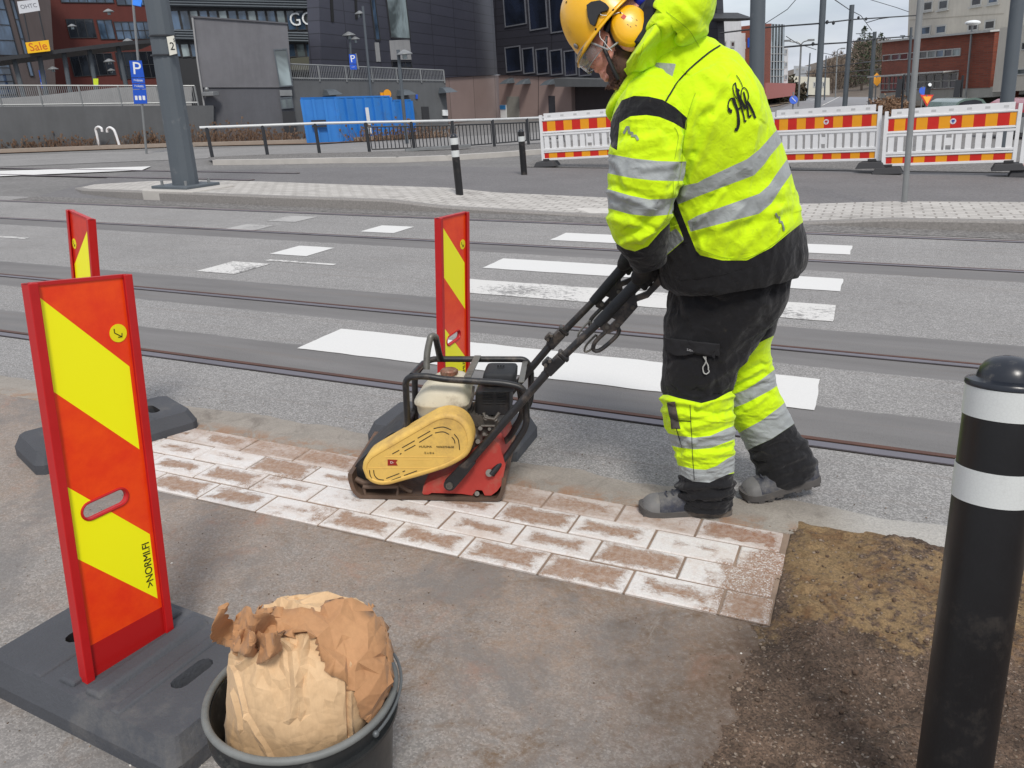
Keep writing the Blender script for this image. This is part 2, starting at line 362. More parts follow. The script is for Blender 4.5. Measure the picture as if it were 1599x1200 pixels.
def slabs():
    vs, fs, uvs, rn, ln = [], [], [], [], []
    rows = [(2.022, 2.149), (2.157, 2.284), (2.292, 2.419), (2.427, 2.554)]
    ends = [-.135, -.145, -.128, -.150]
    first = [.135, .275, .14, .27]           # length of the end piece in each row
    for k, (ya, yb) in enumerate(rows):
        x1 = ends[k]; lng = first[k]
        while x1 > -2.80-.0*k:
            x0 = max(x1-lng, -2.86-.03*(k % 2)); L_ = x1-x0; z = .0135+RND.uniform(-.0015, .0015); tx = RND.uniform(-.004, .004)
            jx = RND.uniform(-.0015, .0015); c_ = .006; b = len(vs); r_ = RND.random()
            if k == 0 and x1 < -1.8: ya2 = ya+.0
            P = []
            for inset, zz in ((0, -.03), (0, z-.004), (c_*.7, z)):
                P += [(x0+inset, ya+inset+jx, zz), (x1-inset, ya+inset+jx, zz), (x1-inset, yb-inset+jx, zz+tx*.3), (x0+inset, yb-inset+jx, zz+tx*.3)]
            vs += P
            for lv in (0, 1):
                for i in range(4): fs.append((b+lv*4+i, b+lv*4+(i+1) % 4, b+lv*4+4+(i+1) % 4, b+lv*4+4+i))
            fs.append((b+8, b+9, b+10, b+11))
            uvs += [(p[0]-x0, p[1]-ya) for p in P]; rn += [r_]*12; ln += [L_]*12
            x1 = x0-.008; lng = .272
            if L_ < .05: break
    me = bpy.data.meshes.new('paving'); me.from_pydata(vs, [], fs); me.materials.append(M_SLAB)
    uvl = me.uv_layers.new(name='UVMap')
    for lp in me.loops: uvl.data[lp.index].uv = uvs[lp.vertex_index]
    for nm, dat in (('rnd', rn), ('len', ln)):
        a = me.attributes.new(nm, 'FLOAT', 'POINT'); a.data.foreach_set('value', dat)
    ob = bpy.data.objects.new('paving', me); COL.objects.link(ob); struct(ob)
    sheet('paving_bed', [(-2.87, 2.02), (-.13, 2.02), (-.13, 2.556), (-2.87, 2.556)], .0075, M_JOINT)
slabs()

# ------------------------------------------------ soil and spread sand at the open end of the trench
def soil():
    nx, ny = 330, 420
    xs = np.linspace(-.75, 1.5, nx); ys = np.linspace(-.1, 2.70, ny); X, Y = np.meshgrid(xs, ys); x, y = X.ravel(), Y.ravel()
    P = np.c_[x, y, x*0]
    edge = -.20 + .17*fbm(P*2.3, 11, 6, .62) + .05*fbm(P*14, 17, 4, .7) - .14*np.clip(1.5-y, 0, 1) + .5*np.clip((y-2.60+.06*fbm(P*9, 13, 4))/.06, 0, 3)
    m1 = np.clip((x-edge)/.30, -1, 1)                                   # dark loose soil
    sandm = np.minimum(np.clip((x+.15+.05*fbm(P*5, 2, 4))/.10, -1, 1), np.clip((2.70+.07*fbm(P*6, 9, 5, .6)-.16*np.clip(x-.0, 0, 1)-y)/.07, -1, 1))
    sandm = np.minimum(sandm, np.clip((y-1.95-.10*fbm(P*4, 4, 5)-.12*np.clip(x, 0, .5))/.12, -1, 1))
    clod = fbm(P*22, 21, 4); big = fbm(P*5, 22, 4); fine = fbm(P*75, 23, 3)
    hs = .004+.016*m1 + np.clip(m1*1.5, 0, 1)*(.022*big+.022*np.clip(clod, -.15, 1)+.009*np.abs(fine))
    marks = np.sin((y*.94+x*.34)*92+1.5*fbm(P*7, 8, 3))*.0018*(fbm(P*4, 6, 2) > 0)
    hsand = .004+.016*sandm+np.clip(sandm, 0, 1)*(.014*big+.010*clod+.006*fine+marks+.010)
    z = np.maximum(np.where(m1 > -.2, hs, -.01), np.where(sandm > -.3, hsand, -.01)); z = np.where((m1 < -.6) & (sandm < -.6), -.02, z)
    z = np.where((y > 2.60) & (sandm < -.2), -.02, z)
    z = np.where((x < -.128) & (y > 2.012) & (y < 2.562), -.02, z)
    me = bpy.data.meshes.new('soil'); V = np.c_[x, y, z]
    idx = np.arange(nx*ny).reshape(ny, nx); f = np.stack([idx[:-1, :-1], idx[:-1, 1:], idx[1:, 1:], idx[1:, :-1]], -1).reshape(-1, 4)
    me.from_pydata(V.tolist(), [], f.tolist()); me.polygons.foreach_set('use_smooth', [True]*len(f))
    for nm, d in (('sandm', hsand-hs+.012*fine+np.where(m1 < -.1, .02, 0)), ('soilm', m1)):
        a = me.attributes.new(nm, 'FLOAT', 'POINT'); a.data.foreach_set('value', d)
    t = NT('soil'); o = t.obj(); sm = t.attr('sandm'); n1 = t.noise(o, 6, 8, .7); n2 = t.noise(o, 120, 4, .8); vg = t.n('ShaderNodeTexVoronoi', {'Vector': o, 'Scale': 210})
    g = t.n('ShaderNodeSeparateColor', {0: vg.outputs['Color']}).outputs[0]
    dk = t.mix(t.map(n1, .3, .7), (62, 50, 41), (116, 95, 79)); dk = t.mix(1., dk, t.gray(t.map(g, 0, 1, .5, 1.4)), 'MULTIPLY'); dk = t.mix(t.map(t.math('POWER', g, 3), .86, .97, 0, .45), dk, (170, 160, 148))
    sn = t.mix(n1, (118, 96, 68), (150, 125, 90)); sn = t.mix(t.map(t.noise(o, 6, 9, .75, 1), .46, .62, 0, .85), sn, (100, 72, 48)); sn = t.mix(1., sn, t.gray(t.map(g, 0, 1, .72, 1.22)), 'MULTIPLY')
    k = t.map(t.math('ADD', sm, t.math('MULTIPLY', t.math('SUBTRACT', n2, .5), .03)), -.004, .008)
    c = t.mix(k, dk, sn)
    me.materials.append(t.out(c, .95, 0, t.bump(t.math('ADD', n2, t.math('MULTIPLY', g, .5)), .006, .75)))
    ob = bpy.data.objects.new('soil', me); COL.objects.link(ob); ob['kind'] = 'stuff'; ob['label'] = 'loose dark soil and ochre sand at the open end of the slabs'
    return xs, ys, z.reshape(ny, nx), m1.reshape(ny, nx)
SX, SY, SZ, SM = soil()
def soil_z(x, y):
    if not (SX[0] < x < SX[-1] and SY[0] < y < SY[-1]): return .004
    i = int((x-SX[0])/(SX[1]-SX[0])); j = int((y-SY[0])/(SY[1]-SY[0])); return max(.004, SZ[j, i])
t = NT('pebble'); o = t.obj(); vv = t.n('ShaderNodeTexVoronoi', {'Vector': o, 'Scale': 25}); g = t.n('ShaderNodeSeparateColor', {0: vv.outputs['Color']}).outputs[0]
M_PEB = t.out(t.mix(g, (74, 60, 48), (140, 124, 108)), .9)
M_CHIP = mat('white_chip', (205, 200, 192), .8, var=.15)
def stones(name, n, pick, lo, hi, m, label, sd, flat=.6):
    rn = random.Random(sd); b = MB()
    ico = [(0, 0, 1), (.89, 0, .45), (.28, .85, .45), (-.72, .53, .45), (-.72, -.53, .45), (.28, -.85, .45), (.72, .53, -.45), (-.28, .85, -.45), (-.89, 0, -.45), (-.28, -.85, -.45), (.72, -.53, -.45)]
    fc = [(0, 1, 2), (0, 2, 3), (0, 3, 4), (0, 4, 5), (0, 5, 1), (1, 6, 2), (2, 7, 3), (3, 8, 4), (4, 9, 5), (5, 10, 1), (2, 6, 7), (3, 7, 8), (4, 8, 9), (5, 9, 10), (1, 10, 6)]
    for _ in range(n):
        x, y = pick(rn); r = lo*(hi/lo)**(rn.random()**2.2); a = rn.random()*6.28; ca, sa = math.cos(a), math.sin(a); e = rn.uniform(.55, 1)
        z = soil_z(x, y)
        b.add([(x+r*((p[0]*ca*e-p[1]*sa)*(1+rn.uniform(-.25, .25))), y+r*(p[0]*sa*e+p[1]*ca)*(1+rn.uniform(-.25, .25)), z+r*flat*(p[2]+.35)) for p in ico], fc)
    o = b.build(name, m, smooth=0); o['kind'] = 'stuff'; o['label'] = label; return o
def pk_soil(rn):
    while True:
        x, y = rn.uniform(-.5, 1.2), 0.3+2.3*rn.random()
        i = int((x-SX[0])/(SX[1]-SX[0])); j = int((y-SY[0])/(SY[1]-SY[0]))
        if SM[min(j, SM.shape[0]-1), min(i, SM.shape[1]-1)] > -.15: return x, y
stones('soil_clods', 1700, pk_soil, .002, .010, mat('clod', (88, 70, 56), .95, var=.35, vs=30, bump=.8, bs=200), 'crumbled lumps of dark soil', 13, .7)
stones('pebbles', 4200, pk_soil, .0016, .008, M_PEB, 'loose brown pebbles strewn over the dark soil', 3)
stones('gravel_grit', 2600, lambda r: (r.uniform(-2.6, .1), r.uniform(.4, 2.0)), .0010, .0036, M_PEB, 'fine grit scattered on the dusty footway', 4)
stones('chips', 46, lambda r: (r.uniform(-.25, .9), r.uniform(.5, 2.0)), .003, .009, M_CHIP, 'small white stone chips lying on the soil', 5)
stones('kerb_grit', 500, lambda r: (r.uniform(-4.3, .6), 2.80+abs(r.gauss(0, .12))), .001, .004, M_PEB, 'dark grit along the road side of the concrete edging', 6)
stones('pale_chips', 40, lambda r: (r.uniform(-2.2, -1.0), r.uniform(.9, 1.7)), .002, .007, M_CHIP, 'pale crumbs of concrete lying beside the black bucket', 15)

# ------------------------------------------------ tram rails
M_RUST = mat('rail_rust', (92, 62, 50), .55, metal=.3, var=.3, vs=4, bump=.5, bs=40)
M_RAILH = mat('rail_head', (120, 116, 122), .4, metal=.5, var=.2, vs=3)
M_GROOVE = mat('rail_groove', (40, 34, 32), .95)
def rail(y, x0=-70, x1=60, flip=1, k=1.):
    b = MB(); f = flip
    def s(a, c, z0, z1, m): b.add([(x0, y+a*f, z1), (x1, y+a*f, z1), (x1, y+c*f, z1), (x0, y+c*f, z1), (x0, y+a*f, z0), (x1, y+a*f, z0), (x1, y+c*f, z0), (x0, y+c*f, z0)], [(0, 1, 2, 3), (0, 1, 5, 4), (2, 3, 7, 6)], m)
    s(-.058*k, -.005*k, -.01, .008, 0); s(-.0645*k, -.0585*k, -.01, .0035, 2); s(-.005*k, .016*k, -.01, .003, 2); s(.016*k, .045*k, -.01, .006, 1)
    return struct(b.build('tram_rail', [M_RAILH, M_RUST, M_GROOVE], smooth=0))
rail(3.405); rail(4.745, k=.8); rail(7.45, k=.8); rail(8.92)
for yy in (12.6, 14.0): rail(yy, -70, -11, k=1.3)

# ------------------------------------------------ paint on the road
def paint(name, col, wear, sc=18):
    t = NT(name); o = t.obj(); n = t.noise(t.obj((1, 2.2, 1)), sc, 9, .8, .3); n2 = t.noise(o, 150, 3, .7); big = t.noise(o, 1.3, 3)
    f = t.map(t.math('ADD', n, t.math('MULTIPLY', t.math('SUBTRACT', big, .5), .7)), wear, wear+.03)
    c = t.mix(f, t.mix(1., col, t.gray(t.map(n2, .3, .7, .94, 1.03)), 'MULTIPLY'), (128, 126, 124))
    return t.out(c, .75, 0, t.bump(n2, .002, .3))
P1 = M_PAINT = paint('road_paint', (214, 213, 210), .70); P2 = paint('worn_paint', (208, 206, 202), .57); P3 = paint('faded_paint', (172, 170, 167), .55)
def mark(x0, x1, y0, y1, m, sd, amp=.010):
    b = MB(); pts = noisy([(x0, y0), (x1, y0), (x1, y1), (x0, y1)], amp, .03, sd); b.add([(x, y, .004) for x, y in pts], [tuple(range(len(pts)))])
    o = b.build('road_marking', m, smooth=0); return struct(o)
mark(-3.12, -.145, 3.775, 4.24, P1, 1); mark(-3.06, -.15, 5.42, 5.865, P2, 2); mark(-3.08, -.145, 6.31, 6.76, P1, 3); mark(-3.02, -.135, 7.81, 8.28, P1, 4)
for x, y, m in ((-5.29, 5.66, P2), (-5.2, 6.55, P1), (-5.1, 7.99, P1), (-6.84, 7.64, P3), (-6.78, 8.4, P3)): mark(x-.22, x+.22, y-.235, y+.235, m, int(x*-40)+int(y*9), .006)
mark(-5.22, -4.45, 6.02, 6.08, P2, 31, .02); mark(-9.6, -8.9, 6.25, 6.33, P2, 41); mark(-7.9, -7.35, 4.52, 4.75, P3, 32, .04)
b = MB()
b.add([tuple(G(*p, .004)) for p in ((-60, 278), (-60, 269), (236, 260), (222, 266))], [(0, 1, 2, 3)]); struct(b.build('road_marking', P1, smooth=0))

# ------------------------------------------------ traffic island
t = NT('setts'); o = t.obj(); bt = t.n('ShaderNodeTexBrick', {'Vector': o, 'Scale': 1., 'Color1': lin((196, 192, 186)), 'Color2': lin((180, 176, 170)), 'Mortar': lin((146, 141, 135)), 'Mortar Size': .012, 'Brick Width': .21, 'Row Height': .14, 'Bias': .2})
nn = t.noise(o, 1.6, 9, .8); c = t.mix(t.map(nn, .52, .66, 0, .6), bt.outputs['Color'], (118, 113, 108)); c = t.mix(1., c, t.gray(t.map(t.noise(o, 90, 3), .3, .7, .88, 1.1)), 'MULTIPLY')
M_SETT = t.out(c, .9, 0, t.bump(bt.outputs['Fac'], -.004, .6))
t = NT('granite'); o = t.obj(); c = t.mix(1., (138, 134, 130), t.gray(t.map(t.noise(o, 45, 4, .8), .3, .7, .7, 1.2)), 'MULTIPLY'); M_GRAN = t.out(c, .85, 0, t.bump(t.noise(o, 60, 4), .006, .6))
def island():
    e = [(-13.4, 10.6), (-12.6, 10.1), (-11.3, 9.72), (-9.6, 9.55), (-8, 9.47), (-6, 9.45), (-5.2, 9.45), (-3, 9.47), (-.7, 9.5), (0.2, 9.5), (2, 9.5), (8, 9.5), (22, 9.5)]
    h = [.02, .06, .11, .13, .13, .13, .07, .02, .02, .09, .12, .12, .12]
    far = [(-13.6, 11.2), (-12.7, 11.6), (-11.4, 11.7), (-9.7, 11.5), (-8, 11.35), (-6, 11.25), (-5.2, 11.2), (-3, 11.2), (-.7, 11.2), (.2, 11.2), (2, 11.3), (8, 11.3), (22, 11.3)]
    b = MB(); K = .14
    def dense(a): 
        q = np.array(a, float); tt = np.arange(len(q)); s = np.linspace(0, len(q)-1, 120); return np.array([np.interp(s, tt, q[:, i]) for i in range(q.shape[1])]).T if q.ndim > 1 else np.interp(s, tt, q)
    E, Hh, Fr = dense(e), dense(np.array(h)), dense(far)
    for i in range(len(E)-1):
        a, c2 = E[i], E[i+1]; p, q = Fr[i], Fr[i+1]; ha, hc = Hh[i], Hh[i+1]; v = [(*a, -.02), (*c2, -.02), (*c2, hc-.02), (*a, ha-.02), (a[0], a[1]+.02, ha), (c2[0], c2[1]+.02, hc), (c2[0], c2[1]+K, hc), (a[0], a[1]+K, ha)]
        b.add(v, [(0, 1, 2, 3), (3, 2, 5, 4), (4, 5, 6, 7)], 0)
        b.add([(a[0], a[1]+K, ha-.002), (c2[0], c2[1]+K, hc-.002), (*q, hc*.8), (*p, ha*.8), (p[0], p[1], -.02), (q[0], q[1], -.02)], [(0, 1, 2, 3), (3, 2, 5, 4)], 1)
    return struct(b.build('traffic_island', [M_GRAN, M_SETT], smooth=0))
island()
b = MB(); b.add([(-4.6, 9.66, .022), (-1.0, 9.68, .024), (-1.0, 10.05, .03), (-4.6, 10.05, .03)], [(0, 1, 2, 3)]); struct(b.build('tactile_paving', mat('tactile', (196, 192, 186), .9, bump=.8, bs=40, bd=.004), smooth=0))
# gutter of broken edge between rail and island
t = NT('gutter'); o = t.obj(); vg = t.n('ShaderNodeTexVoronoi', {'Vector': o, 'Scale': 40}); g = t.n('ShaderNodeSeparateColor', {0: vg.outputs['Color']}).outputs[0]
M_GRAVEL = t.out(t.mix(1., (120, 117, 114), t.gray(t.map(g, 0, 1, .55, 1.3)), 'MULTIPLY'), .95, 0, t.bump(g, .02, .8))
sheet('gutter', noisy([(-13, 9.06), (22, 9.06), (22, 9.5), (-13, 9.5)], .03, .1, 5), .004, M_GRAVEL)
# gravel strips and light kerbs across the street
def strip(name, px, z0, z1, wid, m):
    P = [G(x, y)[:2] for x, y in px]; b = MB()
    for a, c2 in zip(P[:-1], P[1:]):
        d = _n(c2-a); n_ = np.array([-d[1], d[0]])*wid
        b.hexa([(*a, z0), (*c2, z0), (*(c2+n_), z0), (*(a+n_), z0), (*a, z1), (*c2, z1), (*(c2+n_), z1), (*(a+n_), z1)])
    return struct(b.build(name, m, smooth=0))
M_KL = mat('pale_kerb', (178, 174, 168), .85, var=.12, vs=3)
strip('kerb', [(333, 257), (420, 256), (520, 254), (620, 253), (700, 250), (780, 245), (860, 239), (1000, 228)], -.02, .1, .2, M_KL)
sheet('gravel_bed', [tuple(G(*p)[:2]) for p in ((333, 256), (520, 253), (700, 249), (860, 238), (1000, 227), (1000, 221), (860, 228), (700, 238), (560, 242), (400, 246), (325, 250))], .07, M_GRAVEL)
sheet('cycle_path', [tuple(G(*p)[:2]) for p in ((-200, 268), (325, 247), (560, 239), (860, 222), (1100, 205), (1100, 196), (860, 205), (500, 226), (-200, 250))], -.012, asphalt('path_asphalt', (134, 132, 130), .1, 20))
strip('kerb', [(-100, 243), (120, 235), (300, 229), (480, 224), (700, 213)], -.02, .12, .25, mat('path_kerb', (150, 138, 126), .9))
sheet('gravel_verge', [(-6.9, 16.15), (40, 16.3), (40, 19.5), (-7.6, 19.2)], -.008, M_GRAVEL)
# ================================================================= LOFTED SOFT SHAPES
def pchip(x, y, q):
    x = np.array(x, float); y = np.array(y, float); h = np.diff(x); dl = np.diff(y)/h; m = np.zeros_like(y)
    m[0], m[-1] = dl[0], dl[-1]
    for i in range(1, len(x)-1): m[i] = 0 if dl[i-1]*dl[i] <= 0 else 2*dl[i-1]*dl[i]/(dl[i-1]+dl[i])
    k = np.clip(np.searchsorted(x, q)-1, 0, len(x)-2); t = (q-x[k])/h[k]
    return (1+2*t)*(1-t)**2*y[k]+t*(1-t)**2*h[k]*m[k]+t*t*(3-2*t)*y[k+1]+t*t*(t-1)*h[k]*m[k+1]
def loft(st, nu=120, nv=120, ex=2.2, caps=True):
    """st rows: px, py, Y, half width in px, half depth in m -> (nv,nu,3) grid of a closed sleeve"""
    st = np.array([list(r)+[0]*(6-len(r)) for r in st], float); C = np.array([at(*r[:3]) for r in st]); seg = np.r_[0, np.cumsum(np.linalg.norm(np.diff(C, axis=0), axis=1))]
    q = np.linspace(0, seg[-1], nv); Cq = np.array([pchip(seg, C[:, i], q) for i in range(3)]).T
    dist = (C-CAMP)@EF; A = pchip(seg, st[:, 3]*dist/F, q); B = pchip(seg, st[:, 4], q); TW = pchip(seg, st[:, 5], q)
    T = np.gradient(Cq, axis=0); T /= np.linalg.norm(T, axis=1)[:, None]
    for _ in range(6): T[1:-1] = (T[:-2]+T[1:-1]*2+T[2:])/4
    T /= np.linalg.norm(T, axis=1)[:, None]
    a3 = np.cross(T, EF); a3 /= np.linalg.norm(a3, axis=1)[:, None]; b3 = np.cross(T, a3); b3 *= np.sign(b3@EF)[:, None]
    a3 *= np.sign(a3@ER)[:, None]
    cw, sw = np.cos(np.radians(TW))[:, None], np.sin(np.radians(TW))[:, None]
    a3 = a3*cw+T*sw*1.0; a3 /= np.linalg.norm(a3, axis=1)[:, None]
    th = np.linspace(0, 2*math.pi, nu, endpoint=False); c, s = np.cos(th), np.sin(th)
    c = np.sign(c)*np.abs(c)**(2/ex); s = np.sign(s)*np.abs(s)**(2/ex)
    return Cq[:, None]+a3[:, None]*(A[:, None]*c)[..., None]+b3[:, None]*(B[:, None]*s)[..., None]
def gnormals(g, wrap=True):
    du = (np.roll(g, -1, 1)-np.roll(g, 1, 1)) if wrap else np.gradient(g, axis=1)
    dv = np.gradient(g, axis=0); n = np.cross(du, dv); n /= np.linalg.norm(n, axis=-1)[..., None]+1e-12
    c = g.mean(1, keepdims=True)
    if ((g-c)*n).sum(-1).mean() < 0: n = -n
    return n
def displace(g, d, wrap=True): return g+gnormals(g, wrap)*d[..., None]
def strokes(g, S, base=None):
    """hand-placed folds: (x0,y0,x1,y1,width px,height m) in the side view of the cloth"""
    px, py = proj(g.reshape(-1, 3)); d = np.zeros(len(px)) if base is None else base.reshape(-1).copy()
    for x0, y0, x1, y1, wd, am in S:
        vx, vy = x1-x0, y1-y0; L2 = vx*vx+vy*vy; t = np.clip(((px-x0)*vx+(py-y0)*vy)/L2, 0, 1)
        dx, dy = px-x0-t*vx, py-y0-t*vy; sg = (dx*vy-dy*vx)/math.sqrt(L2); r = np.hypot(dx, dy)/wd
        d += am*(np.exp(-r*r) - .55*np.exp(-((r-1.6)/.8)**2)*(sg > 0))
    return d.reshape(g.shape[:2])
def gridmesh(g, name, mats, parent=None, attrs=None, caps=True, wrap=True, origin=None, fmat=None, solid=0, bridge=None):
    nv, nu = g.shape[:2]; o = np.array(origin if origin is not None else (parent['_o'] if parent is not None else (0, 0, 0)), float)
    V = g.reshape(-1, 3)-o; idx = np.arange(nv*nu).reshape(nv, nu)
    if wrap: i2 = np.roll(idx, -1, 1); f = np.stack([idx[:-1], i2[:-1], i2[1:], idx[1:]], -1).reshape(-1, 4).tolist()
    else: f = np.stack([idx[:-1, :-1], idx[:-1, 1:], idx[1:, 1:], idx[1:, :-1]], -1).reshape(-1, 4).tolist()
    V = V.tolist()
    if caps and wrap:
        for row, rv in ((0, True), (nv-1, False)):
            c = len(V); V.append((g[row].mean(0)-o).tolist())
            for i in range(nu): f.append([c, idx[row, (i+1) % nu], idx[row, i]] if rv else [c, idx[row, i], idx[row, (i+1) % nu]])
    me = bpy.data.meshes.new(name); me.from_pydata(V, [], f)
    for m in (mats if isinstance(mats, (list, tuple)) else [mats]): me.materials.append(m)
    for k, a in (attrs or {}).items():
        a = np.asarray(a).reshape(-1); a = np.r_[a, [a[:nu].mean(), a[-nu:].mean()]][:len(V)] if len(V) > len(a) else a
        at_ = me.attributes.new(k, 'FLOAT', 'POINT'); at_.data.foreach_set('value', a.astype(np.float32))
    bm = bmesh.new(); bm.from_mesh(me); bmesh.ops.recalc_face_normals(bm, faces=bm.faces); bm.to_mesh(me); bm.free()
    me.polygons.foreach_set('use_smooth', [True]*len(me.polygons)); me.update()
    ob = bpy.data.objects.new(name, me); COL.objects.link(ob)
    if parent is not None: ob.parent = parent; ob['_o'] = list(map(float, o))
    else: ob.location = o; ob['_o'] = list(map(float, o))
    if solid: s = ob.modifiers.new('solid', 'SOLIDIFY'); s.thickness = solid; s.offset = -1
    return ob
class Surf:
    def __init__(s, *grids):
        V = []; Fc = []
        for g in grids:
            nv, nu = g.shape[:2]; b = len(V); V += g.reshape(-1, 3).tolist()
            idx = np.arange(nv*nu).reshape(nv, nu)+b; i2 = np.roll(idx, -1, 1); Fc += np.stack([idx[:-1], i2[:-1], i2[1:], idx[1:]], -1).reshape(-1, 4).tolist()
        s.t = BVHTree.FromPolygons(V, Fc)
    def hit(s, px, py, lift=.002):
        d = Vector(_n(ray(px, py))); h = s.t.ray_cast(Vector(CAMP), d)
        if h[0] is None: return None, None
        n = h[1] if h[1].dot(d) < 0 else -h[1]
        return np.array(h[0]+n*lift), np.array(n)
    def ribbon(s, mb, pts, wd, lift=.0015, m=0, step=1.5):
        """thin stitched or printed line lying on the cloth"""
        Q = []
        for a, b in zip(pts[:-1], pts[1:]):
            k = max(1, int(math.hypot(b[0]-a[0], b[1]-a[1])/step)); Q += [(a[0]+(b[0]-a[0])*i/k, a[1]+(b[1]-a[1])*i/k) for i in range(k)]
        Q.append(pts[-1]); H = [s.hit(x, y, lift) for x, y in Q]; W = wd if callable(wd) else (lambda t: wd)
        Ls = []
        for i, (p, n) in enumerate(H):
            if p is None: continue
            j = min(i+1, len(H)-1); k = max(i-1, 0)
            if H[j][0] is None or H[k][0] is None: continue
            t = H[j][0]-H[k][0]
            if np.linalg.norm(t) < 1e-7: continue
            sd_ = np.cross(n, _n(t)); w_ = W(i/max(1, len(H)-1))/2; Ls.append((p-sd_*w_, p+sd_*w_))
        if len(Ls) > 1: mb.add([q for l in Ls for q in l], [(2*i, 2*i+1, 2*i+3, 2*i+2) for i in range(len(Ls)-1)], m)
    def patch(s, poly_rows, lift=.003):
        """grid of hits; poly_rows: rows of photo points"""
        return np.array([[s.hit(x, y, lift)[0] for x, y in r] for r in poly_rows])
def smooth_curve(pts, n=40):
    P = np.array(pts, float); s = np.r_[0, np.cumsum(np.linalg.norm(np.diff(P, axis=0), axis=1))]; q = np.linspace(0, s[-1], n)
    def cr(i, t):
        p0, p1, p2, p3 = P[max(i-1, 0)], P[i], P[min(i+1, len(P)-1)], P[min(i+2, len(P)-1)]
        return .5*((2*p1)+(-p0+p2)*t+(2*p0-5*p1+4*p2-p3)*t*t+(-p0+3*p1-3*p2+p3)*t**3)
    out = []
    for v in q:
        i = int(np.clip(np.searchsorted(s, v)-1, 0, len(P)-2)); out.append(tuple(cr(i, (v-s[i])/max(s[i+1]-s[i], 1e-9))))
    return out

# ================================================================= BEACON BOARDS
M_RED = mat('board_red', (186, 24, 26), .38, var=.08, bump=.12, vs=9, dirt=(130, 50, 44), da=.12, ds=9)
M_RUB = mat('recycled_rubber', (72, 74, 79), .78, var=.2, vs=4, bump=.7, bs=110, bd=.003, dirt=(112, 109, 105), da=.22, ds=4)
M_SLOT = mat('slot_dark', (34, 34, 36), .9)
M_BLK = mat('black_ink', (16, 15, 14), .6, bump=0)
M_YBADGE = mat('yellow_badge', (236, 222, 10), .45, bump=0, var=.03)
def sheeting(name, mirror, lo=(250, 84, 4), hi=(232, 44, 8)):
    t = NT(name); o = t.n('ShaderNodeUVMap', uv_map='UVMap').outputs[0]; U_, V_, _ = t.xyz(o)
    s = U_ if not mirror else t.math('SUBTRACT', .25, U_)
    wv = t.math('ADD', V_, s)
    def band(a, b): return t.math('MULTIPLY', t.map(wv, a-.0006, a+.0006), t.map(wv, b-.0006, b+.0006, 1, 0))
    y = t.math('MAXIMUM', band(.350, .535), band(.768, .985))
    y = t.math('MULTIPLY', y, t.math('MULTIPLY', t.math('GREATER_THAN', U_, .024), t.math('LESS_THAN', U_, .219)))
    hexc = t.voro(o, 300); n = t.noise(o, 9, 6, .7)
    red = t.mix(t.map(n, .3, .75), hi, lo)
    c = t.mix(y, red, (255, 250, 0))
    mapp = t.n('ShaderNodeMapping', {'Vector': o, 'Scale': (1, .15, 1), 'Rotation': (0, 0, .9)}).outputs[0]
    c = t.mix(t.map(t.noise(mapp, 45, 8, .8), .66, .74, 0, .3), c, (232, 120, 50))
    c = t.mix(t.map(t.noise(o, 5, 9, .8, .4), .62, .75, 0, .22), c, (120, 96, 70))
    c = t.mix(t.math('LESS_THAN', t.math('SUBTRACT', V_, t.math('MULTIPLY', U_, .06)), .088), c, (178, 22, 22))
    return t.out(c, .40, 0, t.bump(hexc, .0005, .15), **{'Coat Weight': .15, 'Coat Roughness': .12})
M_SH = sheeting('beacon_sheeting', False); M_SHM = sheeting('beacon_sheeting_mirrored', True, (222, 50, 6), (196, 26, 8))
BW, BH = .25, .99
def stadium(cx, cy, l, h, ang, n=10):
    c, s = math.cos(ang), math.sin(ang); P = [(l/2-h/2+h/2*math.cos(a), h/2*math.sin(a)) for a in np.linspace(-math.pi/2, math.pi/2, n)]+[(-l/2+h/2+h/2*math.cos(a), h/2*math.sin(a)) for a in np.linspace(math.pi/2, 3*math.pi/2, n)]
    return [(cx+x*c-y*s, cy+x*s+y*c) for x, y in P]
